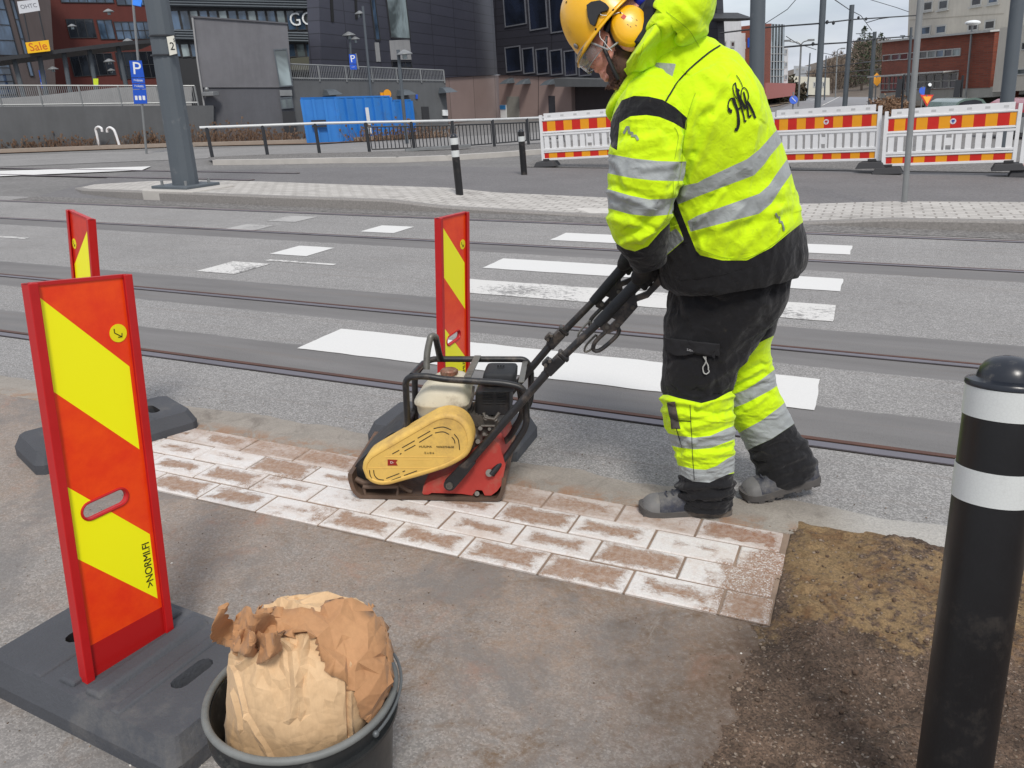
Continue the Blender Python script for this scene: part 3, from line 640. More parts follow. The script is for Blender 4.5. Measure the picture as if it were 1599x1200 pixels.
def board(root, o, e, u, mirror, text=True, kk=1.):
    n = np.cross(e, u)
    if n@(CAMP-o) < 0: n = -n          # n towards the viewer
    f = lambda a, b, d: o+(e*a+u*b+n*d)*kk
    hc = (.112, .437) if not mirror else (.138, .437); ha = .12 if not mirror else -.12
    hole = stadium(*hc, .118, .040, ha, 12)
    b = MB(); b.prism([(.012, 0), (BW-.012, 0), (BW-.012, BH), (.012, BH)], f, -.006, .006, [hole]); pn = b.build('panel', mirror and M_SHM or M_SH, root, smooth=0)
    uvl = pn.data.uv_layers.new(name='UVMap'); oo = np.array(root['_o'])
    for lp in pn.data.loops:
        p = np.array(pn.data.vertices[lp.vertex_index].co)+oo-o; uvl.data[lp.index].uv = (p@e/kk, p@u/kk)
    for a0, a1 in ((0, .022), (BW-.022, BW)):
        b = MB(); out = a0 if a0 == 0 else a1; inn = a1 if a0 == 0 else a0
        prof = [(out, -.016), (out, .016), (inn, .016), (inn, .011), (out+(inn-out)*.35, .0085), (inn, .0065), (inn, -.0065), (out+(inn-out)*.35, -.0085), (inn, -.011), (inn, -.016)]
        b.ring([[f(x, t_, z) for x, z in prof] for t_ in (-.01, BH+.003)]); b.build('edge_profile', M_RED, root, smooth=0, bevel=.0015)
    b = MB(); b.pbox_ = None
    b.hexa([f(.012, BH-.004, -.009), f(BW-.012, BH-.004, -.009), f(BW-.012, BH-.004, .009), f(.012, BH-.004, .009), f(.012, BH+.004, -.009), f(BW-.012, BH+.004, -.009), f(BW-.012, BH+.004, .009), f(.012, BH+.004, .009)]); b.build('top_edge', M_RED, root, smooth=0)
    b = MB(); rim = stadium(*hc, .122, .044, ha, 12); b.tube([f(x, y, .006) for x, y in rim], .0035, 8, closed=True); b.tube([f(x, y, -.006) for x, y in rim], .0035, 8, closed=True)
    inn = stadium(*hc, .117, .039, ha, 12); b.ring([[f(x, y, z) for x, y in inn] for z in (-.007, .007)], caps=False); b.build('grip_rim', M_RED, root)
    cx, cy = (.2, .853) if not mirror else (.045, .853)
    b = MB(); b.prism([(cx+.0225*math.cos(a), cy+.0225*math.sin(a)) for a in np.linspace(0, 6.283, 28, endpoint=False)], f, .0066, .0074); bd = b.build('badge', M_YBADGE, root, smooth=0)
    b = MB(); k = [(-.010, .012), (-.010, .002), (.008, -.010)]
    b.tube([f(cx+x, cy+y, .0078) for x, y in k], .0011, 6); b.tube([f(cx+x, cy+y, .0078) for x, y in [(.009, -.001), (.008, -.010), (-.002, -.010)]], .0011, 6); b.build('arrow', M_BLK, bd)
    if text:
        b = MB(); add_text(b, '>NORMI.FI', .029, f(.204, .235, .0068), u, -e if not mirror else e, n, .0003, space=.95, sx=.95); b.build('lettering', M_BLK, root, smooth=0)
def rubber_base(root, c, phi, L_=.69, W_=.345, h=.098, q=.03):
    e = np.array([math.cos(phi), math.sin(phi), 0]); g_ = np.array([-math.sin(phi), math.cos(phi), 0]); z = np.array([0, 0, 1.]); c = np.array([c[0], c[1], 0.])
    def fr(k0, k1, z0, z1):
        return lambda a, b, d: c+e*(a*(k0+(k1-k0)*d)) + g_*(b*(1+(k0-1+(k1-k0)*d)*L_/W_)) + z*(z0+(z1-z0)*d)
    x, y = L_/2, W_/2
    poly = [(-x+q, -y), (x-q, -y), (x, -y+q), (x, y-q), (x-q, y), (-x+q, y), (-x, y-q), (-x, -y+q)]
    def slot(cx, cy, a, b_): return [(cx-a, cy-b_), (cx+a, cy-b_), (cx+a, cy+b_), (cx-a, cy+b_)]
    S = [stadium(.215, 0, .135, .05, math.pi/2, 6), stadium(-.215, 0, .135, .05, math.pi/2, 6)]
    b = MB(); b.prism(poly, fr(1, 1, .002, .045), 0, 1); b.prism(poly, fr(1, .93, .045, h), 0, 1, S)
    # stepped middle that grips the board
    for sx in (-1, 1):
        b.hexa([c+e*(sx*a)+g_*bb+z*zz for a, bb, zz in ((.02, -y*.8, h-.004), (.085, -y*.8, h-.004), (.085, y*.8, h-.004), (.02, y*.8, h-.004), (.024, -y*.78, h+.012), (.07, -y*.78, h+.012), (.07, y*.78, h+.012), (.024, y*.78, h+.012))])
        b.hexa([c+e*(sx*a)+g_*bb+z*zz for a, bb, zz in ((.125, -y*.86, h-.01), (.165, -y*.86, h-.01), (.165, y*.86, h-.01), (.125, y*.86, h-.01), (.128, -y*.86, h+.005), (.162, -y*.86, h+.005), (.162, y*.86, h+.005), (.128, y*.86, h+.005))])
    return b.build('base', M_RUB, root, bevel=.006, smooth=30)
def fit(b0, pl_, pr_, H_=BH, W_=BW):
    b0 = np.array(b0, float); m = ((pl_[0]+pr_[0])/2, (pl_[1]+pr_[1])/2); r = _n(ray(*m)); v = CAMP-b0; B_ = v@r; C_ = v@v-H_*H_; D = max(B_*B_-C_, 0)
    best = None
    for k in ((-B_-math.sqrt(D)), (-B_+math.sqrt(D))):
        p = CAMP+r*k; u = _n(p-b0)
        if best is None or u@UP > best@UP: best = u
    u = best; x = _n(np.cross([0, 1., 0], u)); y = np.cross(u, x); bs = None
    for a in np.linspace(0, math.pi*2, 721):
        e = x*math.cos(a)+y*math.sin(a); qx, qy = proj([b0+u*H_-e*W_/2, b0+u*H_+e*W_/2]); er_ = abs(qx[0]-pl_[0])+abs(qx[1]-pr_[0])+abs(qy[0]-pl_[1])+abs(qy[1]-pr_[1])
        if bs is None or er_ < bs[0]: bs = (er_, e)
    print('FIT', bs[0], u, bs[1]); return b0-bs[1]*W_/2, bs[1], u
BG = 'red and yellow beacon boards on rubber feet'
A_ = G(131, 1066, .10); e_ = _n(G(259, 986, .10)-A_); pl_ = Plane(A_, A_+e_); a8 = math.radians(7.8)
u1 = pl_.u*math.cos(a8)+pl_.e*math.sin(a8); e1 = pl_.e*math.cos(a8)-pl_.u*math.sin(a8)
r1_ = thing('traffic_beacon', 'largest nearest red and yellow beacon board, leaning, beside the bucket with the paper sack', 'traffic beacon', (-1.62, 1.16, 0), BG)
board(r1_, A_, e1, u1, False, kk=.982); rubber_base(r1_, (-1.612, 1.185), math.radians(-4), .725, .42, .10, .02)
r2_ = thing('traffic_beacon', 'smaller beacon board with stripes rising to the right, partly hidden behind the largest board', 'traffic beacon', (-3.0, 2.33, 0), BG)
u2 = _n(UP+ER*.18); e2 = np.array([math.cos(math.radians(-20)), math.sin(math.radians(-20)), 0]); e2 = _n(e2-u2*(e2@u2)); board(r2_, np.array([-3.07, 2.30, .06])-e2*BW*.48, e2, u2, True, kk=.966); rubber_base(r2_, (-3.03, 2.32), math.radians(68))
r3_ = thing('traffic_beacon', 'beacon board standing directly behind the plate compactor', 'traffic beacon', (-1.56, 2.9, 0), BG)
u3 = _n(UP+ER*.095); e3 = np.array([math.cos(math.radians(87)), math.sin(math.radians(87)), 0]); e3 = _n(e3-u3*(e3@u3)); board(r3_, np.array([-1.585, 2.912, .06])-e3*BW*.4625, e3, u3, False, kk=.925); rubber_base(r3_, (-1.58, 2.88), math.radians(4))

# ================================================================= BUCKET AND PAPER SACK
BC = G(472, 1075, .30); BC[2] = 0
M_BKT = mat('bucket_black', (44, 46, 47), .42, var=.25, vs=7, bump=.35, bs=30, bd=.002, dirt=(128, 126, 120), da=.38, ds=8)
M_BKTR = mat('bucket_rim', (112, 114, 112), .55, var=.25, vs=14, bump=.5, bs=60, dirt=(70, 72, 72), da=.35, ds=12)
M_WIRE = mat('zinc_wire', (98, 102, 104), .5, metal=.3)
rb = thing('bucket', 'round black plastic bucket with scuffed grey rim, holding the paper sack', 'bucket', BC)
R0, R1, BHT = .158, .188, .295
axb = _n(np.array([0, 0, 1.]))
b = MB(); b.lathe(BC, axb, [(.001, .003), (R0, .003), (R0+.004, .012), (R1-.006, BHT-.03), (R1-.002, BHT-.01), (R1-.009, BHT-.008), (R0-.006, .014), (.001, .012)], 72, caps=False)
b.lathe(BC, axb, [(R1-.008, BHT-.055), (R1+.003, BHT-.056), (R1+.003, BHT-.048), (R1-.008, BHT-.047)], 72, caps=False); body = b.build('shell', M_BKT, rb)
b = MB(); ring_ = [BC+np.array([R1*math.cos(a), R1*math.sin(a), BHT+.0015*math.sin(3*a)]) for a in np.linspace(0, 2*math.pi, 72, endpoint=False)]; b.tube(ring_, .0078, 12, closed=True); b.build('rim', M_BKTR, rb)
b = MB(); hp = []
ha0 = math.radians(118); ha1 = math.radians(-10)
for a in np.linspace(ha0, ha1, 24): hp.append(BC+np.array([(R1+.013)*math.cos(a), (R1+.013)*math.sin(a), BHT-.012-.045*0+.018*math.sin((a-ha1)/(ha0-ha1)*math.pi)]))
b.tube(hp, .0032, 8)
for p in (hp[0], hp[-1]): b.sphere(p, .007, 10)
b.build('handle', M_WIRE, rb)

def kraft(name, c0, c1):
    t = NT(name); o = t.obj(); n1 = t.noise(o, 5, 6, .6); n2 = t.noise(t.obj((1, 1, .3)), 120, 4, .7); n3 = t.noise(o, 500, 2)
    c = t.mix(t.map(n1, .35, .68), c0, c1); c = t.mix(1., c, t.gray(t.map(n2, .3, .7, .93, 1.05)), 'MULTIPLY')
    vor = t.voro(t.obj((1, 1, .7)), 16, 'DISTANCE_TO_EDGE'); v2 = t.voro(t.obj((1, 1, 1)), 34, 'DISTANCE_TO_EDGE')
    h = t.math('ADD', t.map(vor, 0, .25), t.math('MULTIPLY', t.map(v2, 0, .3), .5))
    return t.out(c, .72, 0, t.bump(n3, .0005, .3, t.bump(h, .004, .35)), **{'Specular IOR Level': .3, 'Sheen Weight': .08})
M_KR = kraft('kraft_paper', (198, 164, 124), (220, 188, 148)); M_KR2 = kraft('kraft_inside', (170, 124, 86), (190, 144, 102))
sk = thing('paper_sack', 'crumpled open kraft paper sack of material standing in the black bucket', 'paper sack', (BC[0], BC[1], .02))
def crumpled(ob, ratio, ang=22):
    """creased paper: the surface collapses into flat facets with sharp folds"""
    md = ob.modifiers.new('d', 'DECIMATE'); md.ratio = ratio; dg = bpy.context.evaluated_depsgraph_get(); dg.update()
    me = bpy.data.meshes.new_from_object(ob.evaluated_get(dg)); ob.modifiers.clear(); ob.data = me
    me.polygons.foreach_set('use_smooth', [True]*len(me.polygons)); me.set_sharp_from_angle(angle=math.radians(ang)); return ob
gs = loft([(452, 1290, 1.03, 62, .10), (450, 1235, 1.03, 84, .115), (456, 1180, 1.03, 92, .125), (466, 1120, 1.04, 101, .130), (480, 1070, 1.05, 111, .132), (492, 1036, 1.07, 117, .130), (500, 1012, 1.09, 109, .122), (505, 994, 1.11, 95, .11), (509, 981, 1.13, 78, .095), (515, 972, 1.14, 56, .075), (520, 967, 1.145, 32, .05), (520, 965, 1.145, 6, .01)], 300, 300, 2.5)
P = gs.reshape(-1, 3); Wp = P+np.c_[fbm(P*5, 1, 3), fbm(P*5, 2, 3), fbm(P*5, 3, 3)]*.06
cre = 1-2*np.abs(fbm(Wp*np.array([8, 8, 5.]), 5, 1)); cre2 = 1-2*np.abs(fbm(Wp*np.array([20, 20, 12.]), 9, 2)); cre3 = 1-2*np.abs(fbm(Wp*45, 19, 2))
pxs, pys = proj(P); up_ = np.clip((1110-pys)/110, 0, 1)
d = (.010*fbm(P*6, 12, 2)+.011*cre**3*np.sign(cre)+.008*np.sign(cre2)*np.abs(cre2)**2)*(.3+.8*up_)+.0025*cre3*(.4+up_)
d = strokes(gs, [(380, 1040, 440, 1000, 5, .010), (440, 1000, 455, 1012, 4, .008), (455, 1000, 470, 1110, 6, .006), (476, 1005, 455, 1120, 6, .006), (540, 1010, 545, 1150, 2.5, -.008), (372, 1050, 385, 1120, 3, .004), (385, 1120, 425, 1185, 4, .003), (366, 1080, 376, 1140, 3, .003)], d.reshape(gs.shape[:2]))
gs2 = displace(gs, d); crumpled(gridmesh(gs2, 'sack_body', M_KR, sk), .03, 13)
FOLD = [(372, 1022), (366, 990), (374, 958), (400, 940), (440, 950), (480, 950), (520, 940), (560, 940), (600, 965), (632, 1000), (632, 1050), (604, 1090), (575, 1128), (558, 1120), (548, 1085), (532, 1066), (510, 1052), (497, 1020), (490, 1000), (470, 992), (440, 1000), (420, 1012)]
def fold_layer(poly, lift, sd, amp, ratio, name='folded_mouth', m=M_KR2):
    px_, py_ = proj(gs2.reshape(-1, 3)); wob_ = 5*fbm(np.c_[px_/14, py_/14, px_*0], sd, 3); k_ = polysd(px_, py_, poly)+wob_
    vd = ((gs2-CAMP)*gnormals(gs2)).sum(-1).reshape(-1); P = gs2.reshape(-1, 3); Wq = P+np.c_[fbm(P*7, sd+1, 2), fbm(P*7, sd+2, 2), fbm(P*7, sd+3, 2)]*.05
    c1 = 1-2*np.abs(fbm(Wq*13, sd, 1)); c2 = 1-2*np.abs(fbm(Wq*30, sd+5, 2))
    dd = lift+amp*(.6*c1+.4*np.abs(c1)+.45*c2)+.012*np.exp(-(k_/6)**2)*fbm(P*18, sd+8, 2)
    g = displace(gs2, dd.reshape(gs2.shape[:2])); ob = gridmesh(g, name, m, sk, caps=False); keep = (k_ > 0) & (vd < .02)
    bm = bmesh.new(); bm.from_mesh(ob.data); bm.verts.ensure_lookup_table(); bmesh.ops.delete(bm, geom=[v for v in bm.verts if v.index < len(keep) and not keep[v.index]], context='VERTS'); bm.to_mesh(ob.data); bm.free()
    crumpled(ob, ratio*.7, 13); s_ = ob.modifiers.new('s', 'SOLIDIFY'); s_.thickness = .0012; return ob
fold_layer(FOLD, .007, 31, .006, .09)
def ruff(name, prof, Y, dep, sd, amp, m=None):
    L1 = np.array(smooth_curve([p[0] for p in prof], 80)); L2 = np.array(smooth_curve([p[1] for p in prof], 80)); t_ = np.linspace(0, 1, 80); g = np.zeros((40, 80, 3))
    for j in range(40):
        f_ = j/39
        for i in range(80): q_ = L1[i]*(1-f_)+L2[i]*f_; g[j, i] = at(q_[0], q_[1], Y+dep*math.sin(t_[i]*7+f_*2.4+sd)*.5)
    P = g.reshape(-1, 3); c1 = 1-2*np.abs(fbm(P*14, sd, 1)); c2 = 1-2*np.abs(fbm(P*34, sd+4, 2)); g = g+(np.array([0, -1, .3])*(amp*(c1+.5*c2))[:, None]).reshape(g.shape)
    ob = gridmesh(g, name, m or M_KR2, sk, wrap=False, caps=False); crumpled(ob, .07, 18); s_ = ob.modifiers.new('s', 'SOLIDIFY'); s_.thickness = .001; return ob
ruff('crumpled_edge', [((341, 948), (338, 1000)), ((350, 945), (352, 1004)), ((366, 962), (372, 1012)), ((384, 978), (392, 1022)), ((404, 985), (412, 1030))], .965, .06, 4, .012)
ruff('crumpled_edge', [((368, 962), (378, 1008)), ((392, 944), (388, 1014)), ((400, 956), (402, 1018)), ((423, 955), (418, 1018)), ((436, 968), (436, 1010))], .985, .05, 7, .010)
ruff('crumpled_edge', [((372, 985), (384, 1030)), ((400, 980), (402, 1036)), ((420, 990), (420, 1030)), ((436, 984), (446, 1012))], .955, .04, 11, .009)
ruff('crumpled_edge', [((498, 944), (500, 972)), ((522, 934), (526, 972)), ((545, 936), (546, 970)), ((558, 933), (562, 975)), ((572, 948), (580, 990))], 1.16, .05, 2, .008, M_KR)

# ================================================================= NEAR BOLLARD
M_BOL = mat('bollard_black', (22, 22, 24), .42, var=.25, vs=3, bump=.3, bs=40, dirt=(74, 68, 62), da=.42, ds=6, **{'Coat Weight': .0})
M_CAP = mat('bollard_cap', (30, 34, 42), .3, var=.3, vs=20, bump=.25, bs=50, dirt=(120, 116, 108), da=.25, ds=20)
t = NT('reflective_white'); o = t.obj(); hx = t.voro(o, 170, 'DISTANCE_TO_EDGE'); c = t.mix(t.map(hx, 0, .12, .1, 0), (204, 207, 205), (140, 140, 140)); c = t.mix(t.map(t.noise(o, 14, 8, .8), .58, .7, 0, .3), c, (150, 146, 140))
M_REFL = t.out(c, .45, 0, t.bump(hx, .0004, .3))
def bollard(Bp, ax, r, H_, label, bands, capm=M_CAP, group='black bollards with white bands', foot=None):
    ro = thing('bollard', label, 'bollard', Bp, group); Bp = np.array(Bp, float); N = 64
    b = MB(); b.lathe(Bp, ax, [(r, -.02), (r, H_-.004), (r-.003, H_)], N); b.build('post', M_BOL, ro)
    b = MB(); b.lathe(Bp, ax, [(r+.001, H_-.003), (r+.003, H_-.001), (r+.003, H_+.004), (r+.001, H_+.007), (r*.86, H_+.009), (r*.79, H_+.011), (r*.77, H_+.017), (r*.72, H_+.026), (r*.60, H_+.036), (r*.43, H_+.043), (r*.2, H_+.047), (.0005, H_+.048)], N, caps=False); b.build('cap', capm, ro)
    for a, c_ in bands:
        b = MB(); b.lathe(Bp, ax, [(r+.0003, a), (r+.0014, a), (r+.0014, c_), (r+.0003, c_)], N, caps=False); b.build('reflective_band', M_REFL, ro)
    return ro
def zc(px, py, z): return CAMP+ray(px, py)/F*z
_t, _b = zc(1571, 620, 1.33), zc(1490, 1200, 1.47); _ax = _n(_t-_b); _B = _t-_ax*(_t[2]/_ax[2]); _B[2] = 0
print('BOLLARD', _t, _b, _ax, _B)
Hn = float((_t-_B)@_ax)+.021
bollard(_B, _ax, .0600, Hn, 'large near black bollard with domed cap and two white bands, in dark soil', [(Hn-.052, Hn-.003), (Hn-.196, Hn-.139)])
Bf = G(719, 311, .02); bollard(Bf, UP, .055, hgt(Bf, 715, 214), 'black bollard with white bands on the traffic island behind the middle board', [(hgt(Bf, 715, 214)-.1, hgt(Bf, 715, 214)-.01), (hgt(Bf, 715, 214)-.27, hgt(Bf, 715, 214)-.18)])
Bf = base(819, 14.5); bollard(Bf, UP, .06, hgt(Bf, 817, 206), 'black bollard beside the left end of the red and white barrier', [(hgt(Bf, 817, 206)-.17, hgt(Bf, 817, 206)-.08)])
b = MB(); b.lathe([Bf[0], Bf[1], 0], UP, [(.35, -.01), (.34, .04), (.2, .07), (.061, .08)], 24, caps=False)
# ================================================================= PERSON
def masks(g, tape, black):
    px, py = proj(g.reshape(-1, 3)); out = {}
    for k, L_ in (('tape', tape), ('black', black)):
        m = np.full(len(px), -99.)
        for pl in L_: m = np.maximum(m, polysd(px, py, pl))
        out[k] = m
    return out
def band(top, bot): return list(top)+list(bot)[::-1]
def cloth(name, base, dirtc, da, black=(23, 23, 26)):
    t = NT(name); o = t.obj(); tp = t.map(t.attr('tape'), -.12, .12); bk = t.map(t.attr('black'), -.12, .12)
    n1 = t.noise(o, 7, 6, .65); n2 = t.noise(o, 26, 8, .75, .4); wv = t.n('ShaderNodeTexWave', {'Vector': o, 'Scale': 210., 'Distortion': .6}).outputs['Fac']
    y = t.mix(1., base, t.gray(t.map(n1, .3, .7, .93, 1.04)), 'MULTIPLY'); y = t.mix(t.map(n2, .60, .74, 0, da), y, dirtc)
    y = t.mix(t.map(t.noise(o, 11, 9, .8, .8), .56, .7, 0, da*.7), y, (150, 165, 50))
    tc_ = t.mix(1., (158, 163, 163), t.gray(t.map(t.noise(o, 4, 5, .6), .3, .7, .88, 1.08)), 'MULTIPLY')
    b_ = t.mix(t.map(n2, .58, .74, 0, .35), black, (66, 64, 63))
    c = t.mix(tp, y, tc_); c = t.mix(bk, c, b_); gr = t.noise(o, 16, 9, .85, .5); c = t.mix(t.map(gr, .60, .72, 0, .28), c, (96, 90, 74))
    r = t.mix(tp, t.gray(.82), t.gray(.48)); r = t.n('ShaderNodeSeparateColor', {0: t.mix(bk, r, t.gray(.9))}).outputs[0]
    mid = t.noise(o, 34, 4, .6, .6)
    nb = t.bump(mid, .007, .6, t.bump(wv, .0006, .25))
    return t.out(c, r, 0, nb, **{'Sheen Weight': .15, 'Sheen Roughness': .5, 'Specular IOR Level': .3})
HV = (205, 240, 6)
M_HV = cloth('hivis_fabric', HV, (120, 128, 50), .35)
M_HVT = cloth('hivis_trousers', (205, 240, 8), (130, 132, 60), .5)
M_NAVY = mat('dark_lining', (30, 32, 42), .9, bump=.5, bs=200)
def fold(g, amp, sc, sd, stretch=(1, 1, 1), oct=3):
    P = g.reshape(-1, 3)*np.array(stretch)*sc; W_ = P+np.c_[fbm(P*.6, sd+1, 2), fbm(P*.6, sd+2, 2), fbm(P*.6, sd+3, 2)]*.7
    return (amp*ridged(W_, sd, oct)).reshape(g.shape[:2])
def fold_dir(g, amp, axis, along, across, sd):
    """cloth folds running along 'axis'"""
    P = g.reshape(-1, 3); a = _n(axis); L_ = (P@a)[:, None]; Q = P-L_*a; W_ = np.c_[Q*across, ] + a*L_*along
    W_ = W_+np.c_[fbm(P*4, sd+1, 2), fbm(P*4, sd+2, 2), fbm(P*4, sd+3, 2)]*.8
    return (amp*ridged(W_, sd, 2)).reshape(g.shape[:2])
HEEL1 = G(1139, 803); TOE1 = G(1000, 803)
pr = thing('person', 'construction worker in yellow hi-vis jacket, black trousers and yellow helmet pushing the plate compactor', 'person', G(1090, 790))
pr['_o'] = [float(x) for x in G(1090, 790)]
# ---- torso of the jacket
tor = loft([(1141, 436, 2.66, 96, .195), (1140, 426, 2.66, 106, .205), (1138, 405, 2.66, 111, .215), (1131, 370, 2.65, 111, .22), (1120, 320, 2.63, 108, .222), (1107, 270, 2.61, 106, .225), (1093, 225, 2.58, 105, .23), (1079, 180, 2.55, 101, .228), (1064, 140, 2.53, 91, .21), (1052, 108, 2.51, 74, .17), (1044, 84, 2.49, 54, .12), (1038, 64, 2.48, 44, .09)], 380, 380, 2.35)
d = fold(tor, .0075, 7, 3, (1, 1, .55))+fold(tor, .0034, 16, 8, (1, 1, .7))+fold_dir(tor, .0022, ER*.5+ED*.9, 6, 26, 33)
d = strokes(tor, [(1075, 300, 1110, 190, 9, .009), (1062, 330, 1085, 250, 7, .008), (1100, 390, 1150, 330, 10, .008), (1150, 395, 1210, 330, 9, .007), (1090, 130, 1170, 180, 12, -.006), (1075, 345, 1200, 300, 12, .005), (1080, 210, 1060, 280, 8, .008), (1130, 130, 1100, 170, 8, .005), (1085, 375, 1230, 335, 8, -.005), (1180, 180, 1150, 300, 14, .005), (1065, 230, 1090, 160, 6, .006), (1090, 345, 1130, 300, 5, .006)], d)
px_, py_ = proj(tor.reshape(-1, 3))
tor = displace(tor, d)
S1 = band([(1000, 305), (1054, 293), (1090, 286), (1100, 280), (1167, 249), (1186, 234), (1197, 222), (1225, 190)], [(1000, 335), (1063, 318), (1090, 307), (1178, 274), (1194, 257), (1202, 245), (1230, 212)])
S2 = band([(1074, 346), (1090, 337), (1186, 303), (1201, 290), (1213, 272), (1240, 235)], [(1079, 362), (1090, 359), (1186, 334), (1205, 318), (1221, 293), (1248, 255)])
SIL = [(1041, 366), (1056, 357), (1069, 374), (1038, 401)]
YOKE = [(990, 126), (1005, 108), (1025, 98), (1056, 100), (1050, 121), (1013, 120)]
HEM = [(1086, 390), (1094, 399), (1128, 407), (1167, 407), (1205, 387), (1228, 368), (1238, 360), (1270, 335), (1290, 480), (1000, 500), (1020, 412), (1038, 402), (1069, 375)]
SIDE = [(1046, 285), (1050, 292), (1061, 326), (1076, 364), (1088, 393), (1060, 400), (1068, 374), (1064, 362), (1051, 330), (1043, 300)]
ARMH = [(950, 205), (958, 180), (971, 157), (990, 150), (1013, 151), (1035, 156), (1055, 168), (1074, 185), (1072, 204), (1052, 192), (1030, 183), (1010, 180), (985, 182), (968, 192), (964, 235), (955, 230)]
gridmesh(tor, 'jacket', M_HV, pr, masks(tor, [S1, S2, SIL, YOKE], [HEM, SIDE, ARMH]))
# ---- sleeves
slv = loft([(1040, 128, 2.50, 34, .06), (1027, 148, 2.43, 47, .085), (1019, 170, 2.39, 53, .098), (1015, 200, 2.36, 55, .102), (1012, 240, 2.34, 56, .10), (1007, 280, 2.33, 53, .097), (1001, 315, 2.33, 47, .09), (998, 345, 2.34, 43, .082), (1001, 368, 2.36, 38, .072), (1005, 385, 2.38, 32, .062), (1010, 400, 2.40, 27, .052), (1014, 412, 2.41, 22, .044)], 260, 320, 2.3)
d = fold(slv, .007, 9, 5, (1, 1, .7))+fold(slv, .0036, 19, 6, (1, 1, 1.))+fold_dir(slv, .0018, ER, 8, 34, 35)
d = strokes(slv, [(965, 235, 1030, 215, 9, .007), (1062, 215, 1030, 300, 8, .007), (960, 300, 1010, 320, 7, .007), (1045, 300, 990, 345, 8, .009), (958, 340, 1000, 352, 6, .007), (1040, 335, 1000, 372, 6, .008), (975, 378, 1015, 360, 5, .007), (1055, 255, 1005, 262, 7, .005), (1068, 205, 1058, 280, 5, -.007), (960, 262, 975, 300, 6, -.005)], d)
slv = displace(slv, d)
SA = band([(930, 238), (957, 242), (990, 248), (1028, 252), (1062, 253), (1090, 252)], [(930, 266), (955, 272), (985, 278), (1020, 282), (1057, 283), (1085, 282)])
SB = band([(930, 292), (954, 297), (985, 306), (1015, 312), (1044, 311), (1075, 306)], [(930, 322), (956, 327), (985, 335), (1015, 338), (1041, 336), (1072, 330)])
CUF = [(930, 372), (962, 380), (976, 389), (992, 393), (1012, 385), (1032, 362), (1050, 345), (1075, 440), (940, 450)]
gridmesh(slv, 'sleeve', M_HV, pr, masks(slv, [SA, SB], [CUF, ARMH]))
slf = loft([(1060, 128, 2.62, 34, .06), (1045, 165, 2.72, 48, .09), (1030, 210, 2.78, 48, .095), (1015, 260, 2.82, 44, .09), (1006, 310, 2.83, 38, .08), (1000, 345, 2.82, 33, .07), (998, 370, 2.81, 28, .06), (996, 385, 2.80, 24, .05), (992, 400, 2.79, 19, .042)], 120, 160, 2.3)
slf = displace(slf, fold(slf, .006, 9, 15)); gridmesh(slf, 'sleeve', M_HV, pr, masks(slf, [SA, SB], [CUF, ARMH]))
# ---- hood and collar
hd = loft([(980, 117, 2.34, 5, .10), (989, 106, 2.36, 11, .125), (1003, 90, 2.40, 17, .14), (1019, 72, 2.43, 26, .150), (1039, 52, 2.46, 37, .155), (1058, 33, 2.47, 46, .15), (1072, 8, 2.49, 42, .14), (1079, -16, 2.50, 34, .11), (1083, -34, 2.5, 22, .07), (1085, -42, 2.5, 6, .02)], 260, 260, 2.4)
d = fold(hd, .0035, 8, 25)+fold(hd, .0016, 24, 28)
d = strokes(hd, [(990, 118, 1100, 72, 6, -.010), (1000, 105, 1085, 50, 8, .007), (985, 100, 1030, 40, 5, .006), (1060, 10, 1105, 55, 8, .006), (1015, 95, 1060, 60, 6, .006)], d)
hd = displace(hd, d); gridmesh(hd, 'hood', M_HV, pr, masks(hd, [], []))
hl = loft([(986, 92, 2.37, 8, .075), (1000, 65, 2.41, 15, .10), (1014, 42, 2.44, 20, .115), (1030, 14, 2.46, 24, .115), (1044, -14, 2.48, 24, .10), (1054, -34, 2.49, 10, .05)], 90, 90, 2.4)
gridmesh(displace(hl, fold(hl, .004, 12, 41)), 'hood_lining', M_NAVY, pr)
cl = loft([(968, 170, 2.46, 5, .05), (970, 158, 2.44, 9, .08), (977, 145, 2.42, 11, .09), (987, 131, 2.42, 11, .095), (998, 119, 2.44, 8, .08)], 100, 80, 2.3)
gridmesh(displace(cl, fold(cl, .002, 20, 43)), 'collar', M_HV, pr, masks(cl, [], []))
JS = Surf(tor, slv, hd)
# seams, print and small reflective marks lying on the cloth
M_PRINT = mat('black_print', (22, 22, 24), .8, bump=0)
M_TAPE = mat('grey_reflex_print', (132, 140, 128), .5, bump=0)
M_SEAM = mat('seam_thread', (150, 178, 20), .85, bump=0)
k4 = lambda P: [(860+x/2.607, y/2.607) for x, y in P]
b = MB()
kM = lambda P: [(1110+x/10., 100+y/10.) for x, y in P]
for pts, wd in (([(345, 535), (305, 548), (275, 600), (264, 670), (285, 728)], .004), ([(272, 700), (290, 738), (325, 745)], .010), ([(345, 528), (370, 600), (400, 700), (422, 800), (433, 900), (424, 970), (400, 1030), (366, 1022)], .0085), ([(405, 548), (372, 490), (350, 420), (346, 350), (380, 305)], .0028), ([(380, 303), (395, 380), (420, 500), (450, 600), (480, 700), (508, 800), (525, 905), (550, 885)], .0042), ([(400, 718), (440, 697), (462, 680)], .005),
    ([(405, 400), (445, 430)], .006), ([(405, 410), (432, 500), (482, 592), (540, 705)], .0075), ([(540, 705), (508, 640), (475, 560), (470, 470), (488, 392), (528, 385), (568, 440), (586, 520), (566, 590)], .0032), ([(505, 442), (535, 545), (558, 640), (574, 740), (590, 832), (630, 802)], .0052), ([(566, 592), (610, 662), (650, 740), (690, 856)], .0070), ([(395, 185), (440, 250), (475, 320), (490, 370)], .0024)):
    JS.ribbon(b, smooth_curve(kM(pts), 40), wd, .0035, step=.6)
b.build('monogram', M_PRINT, pr, smooth=0)
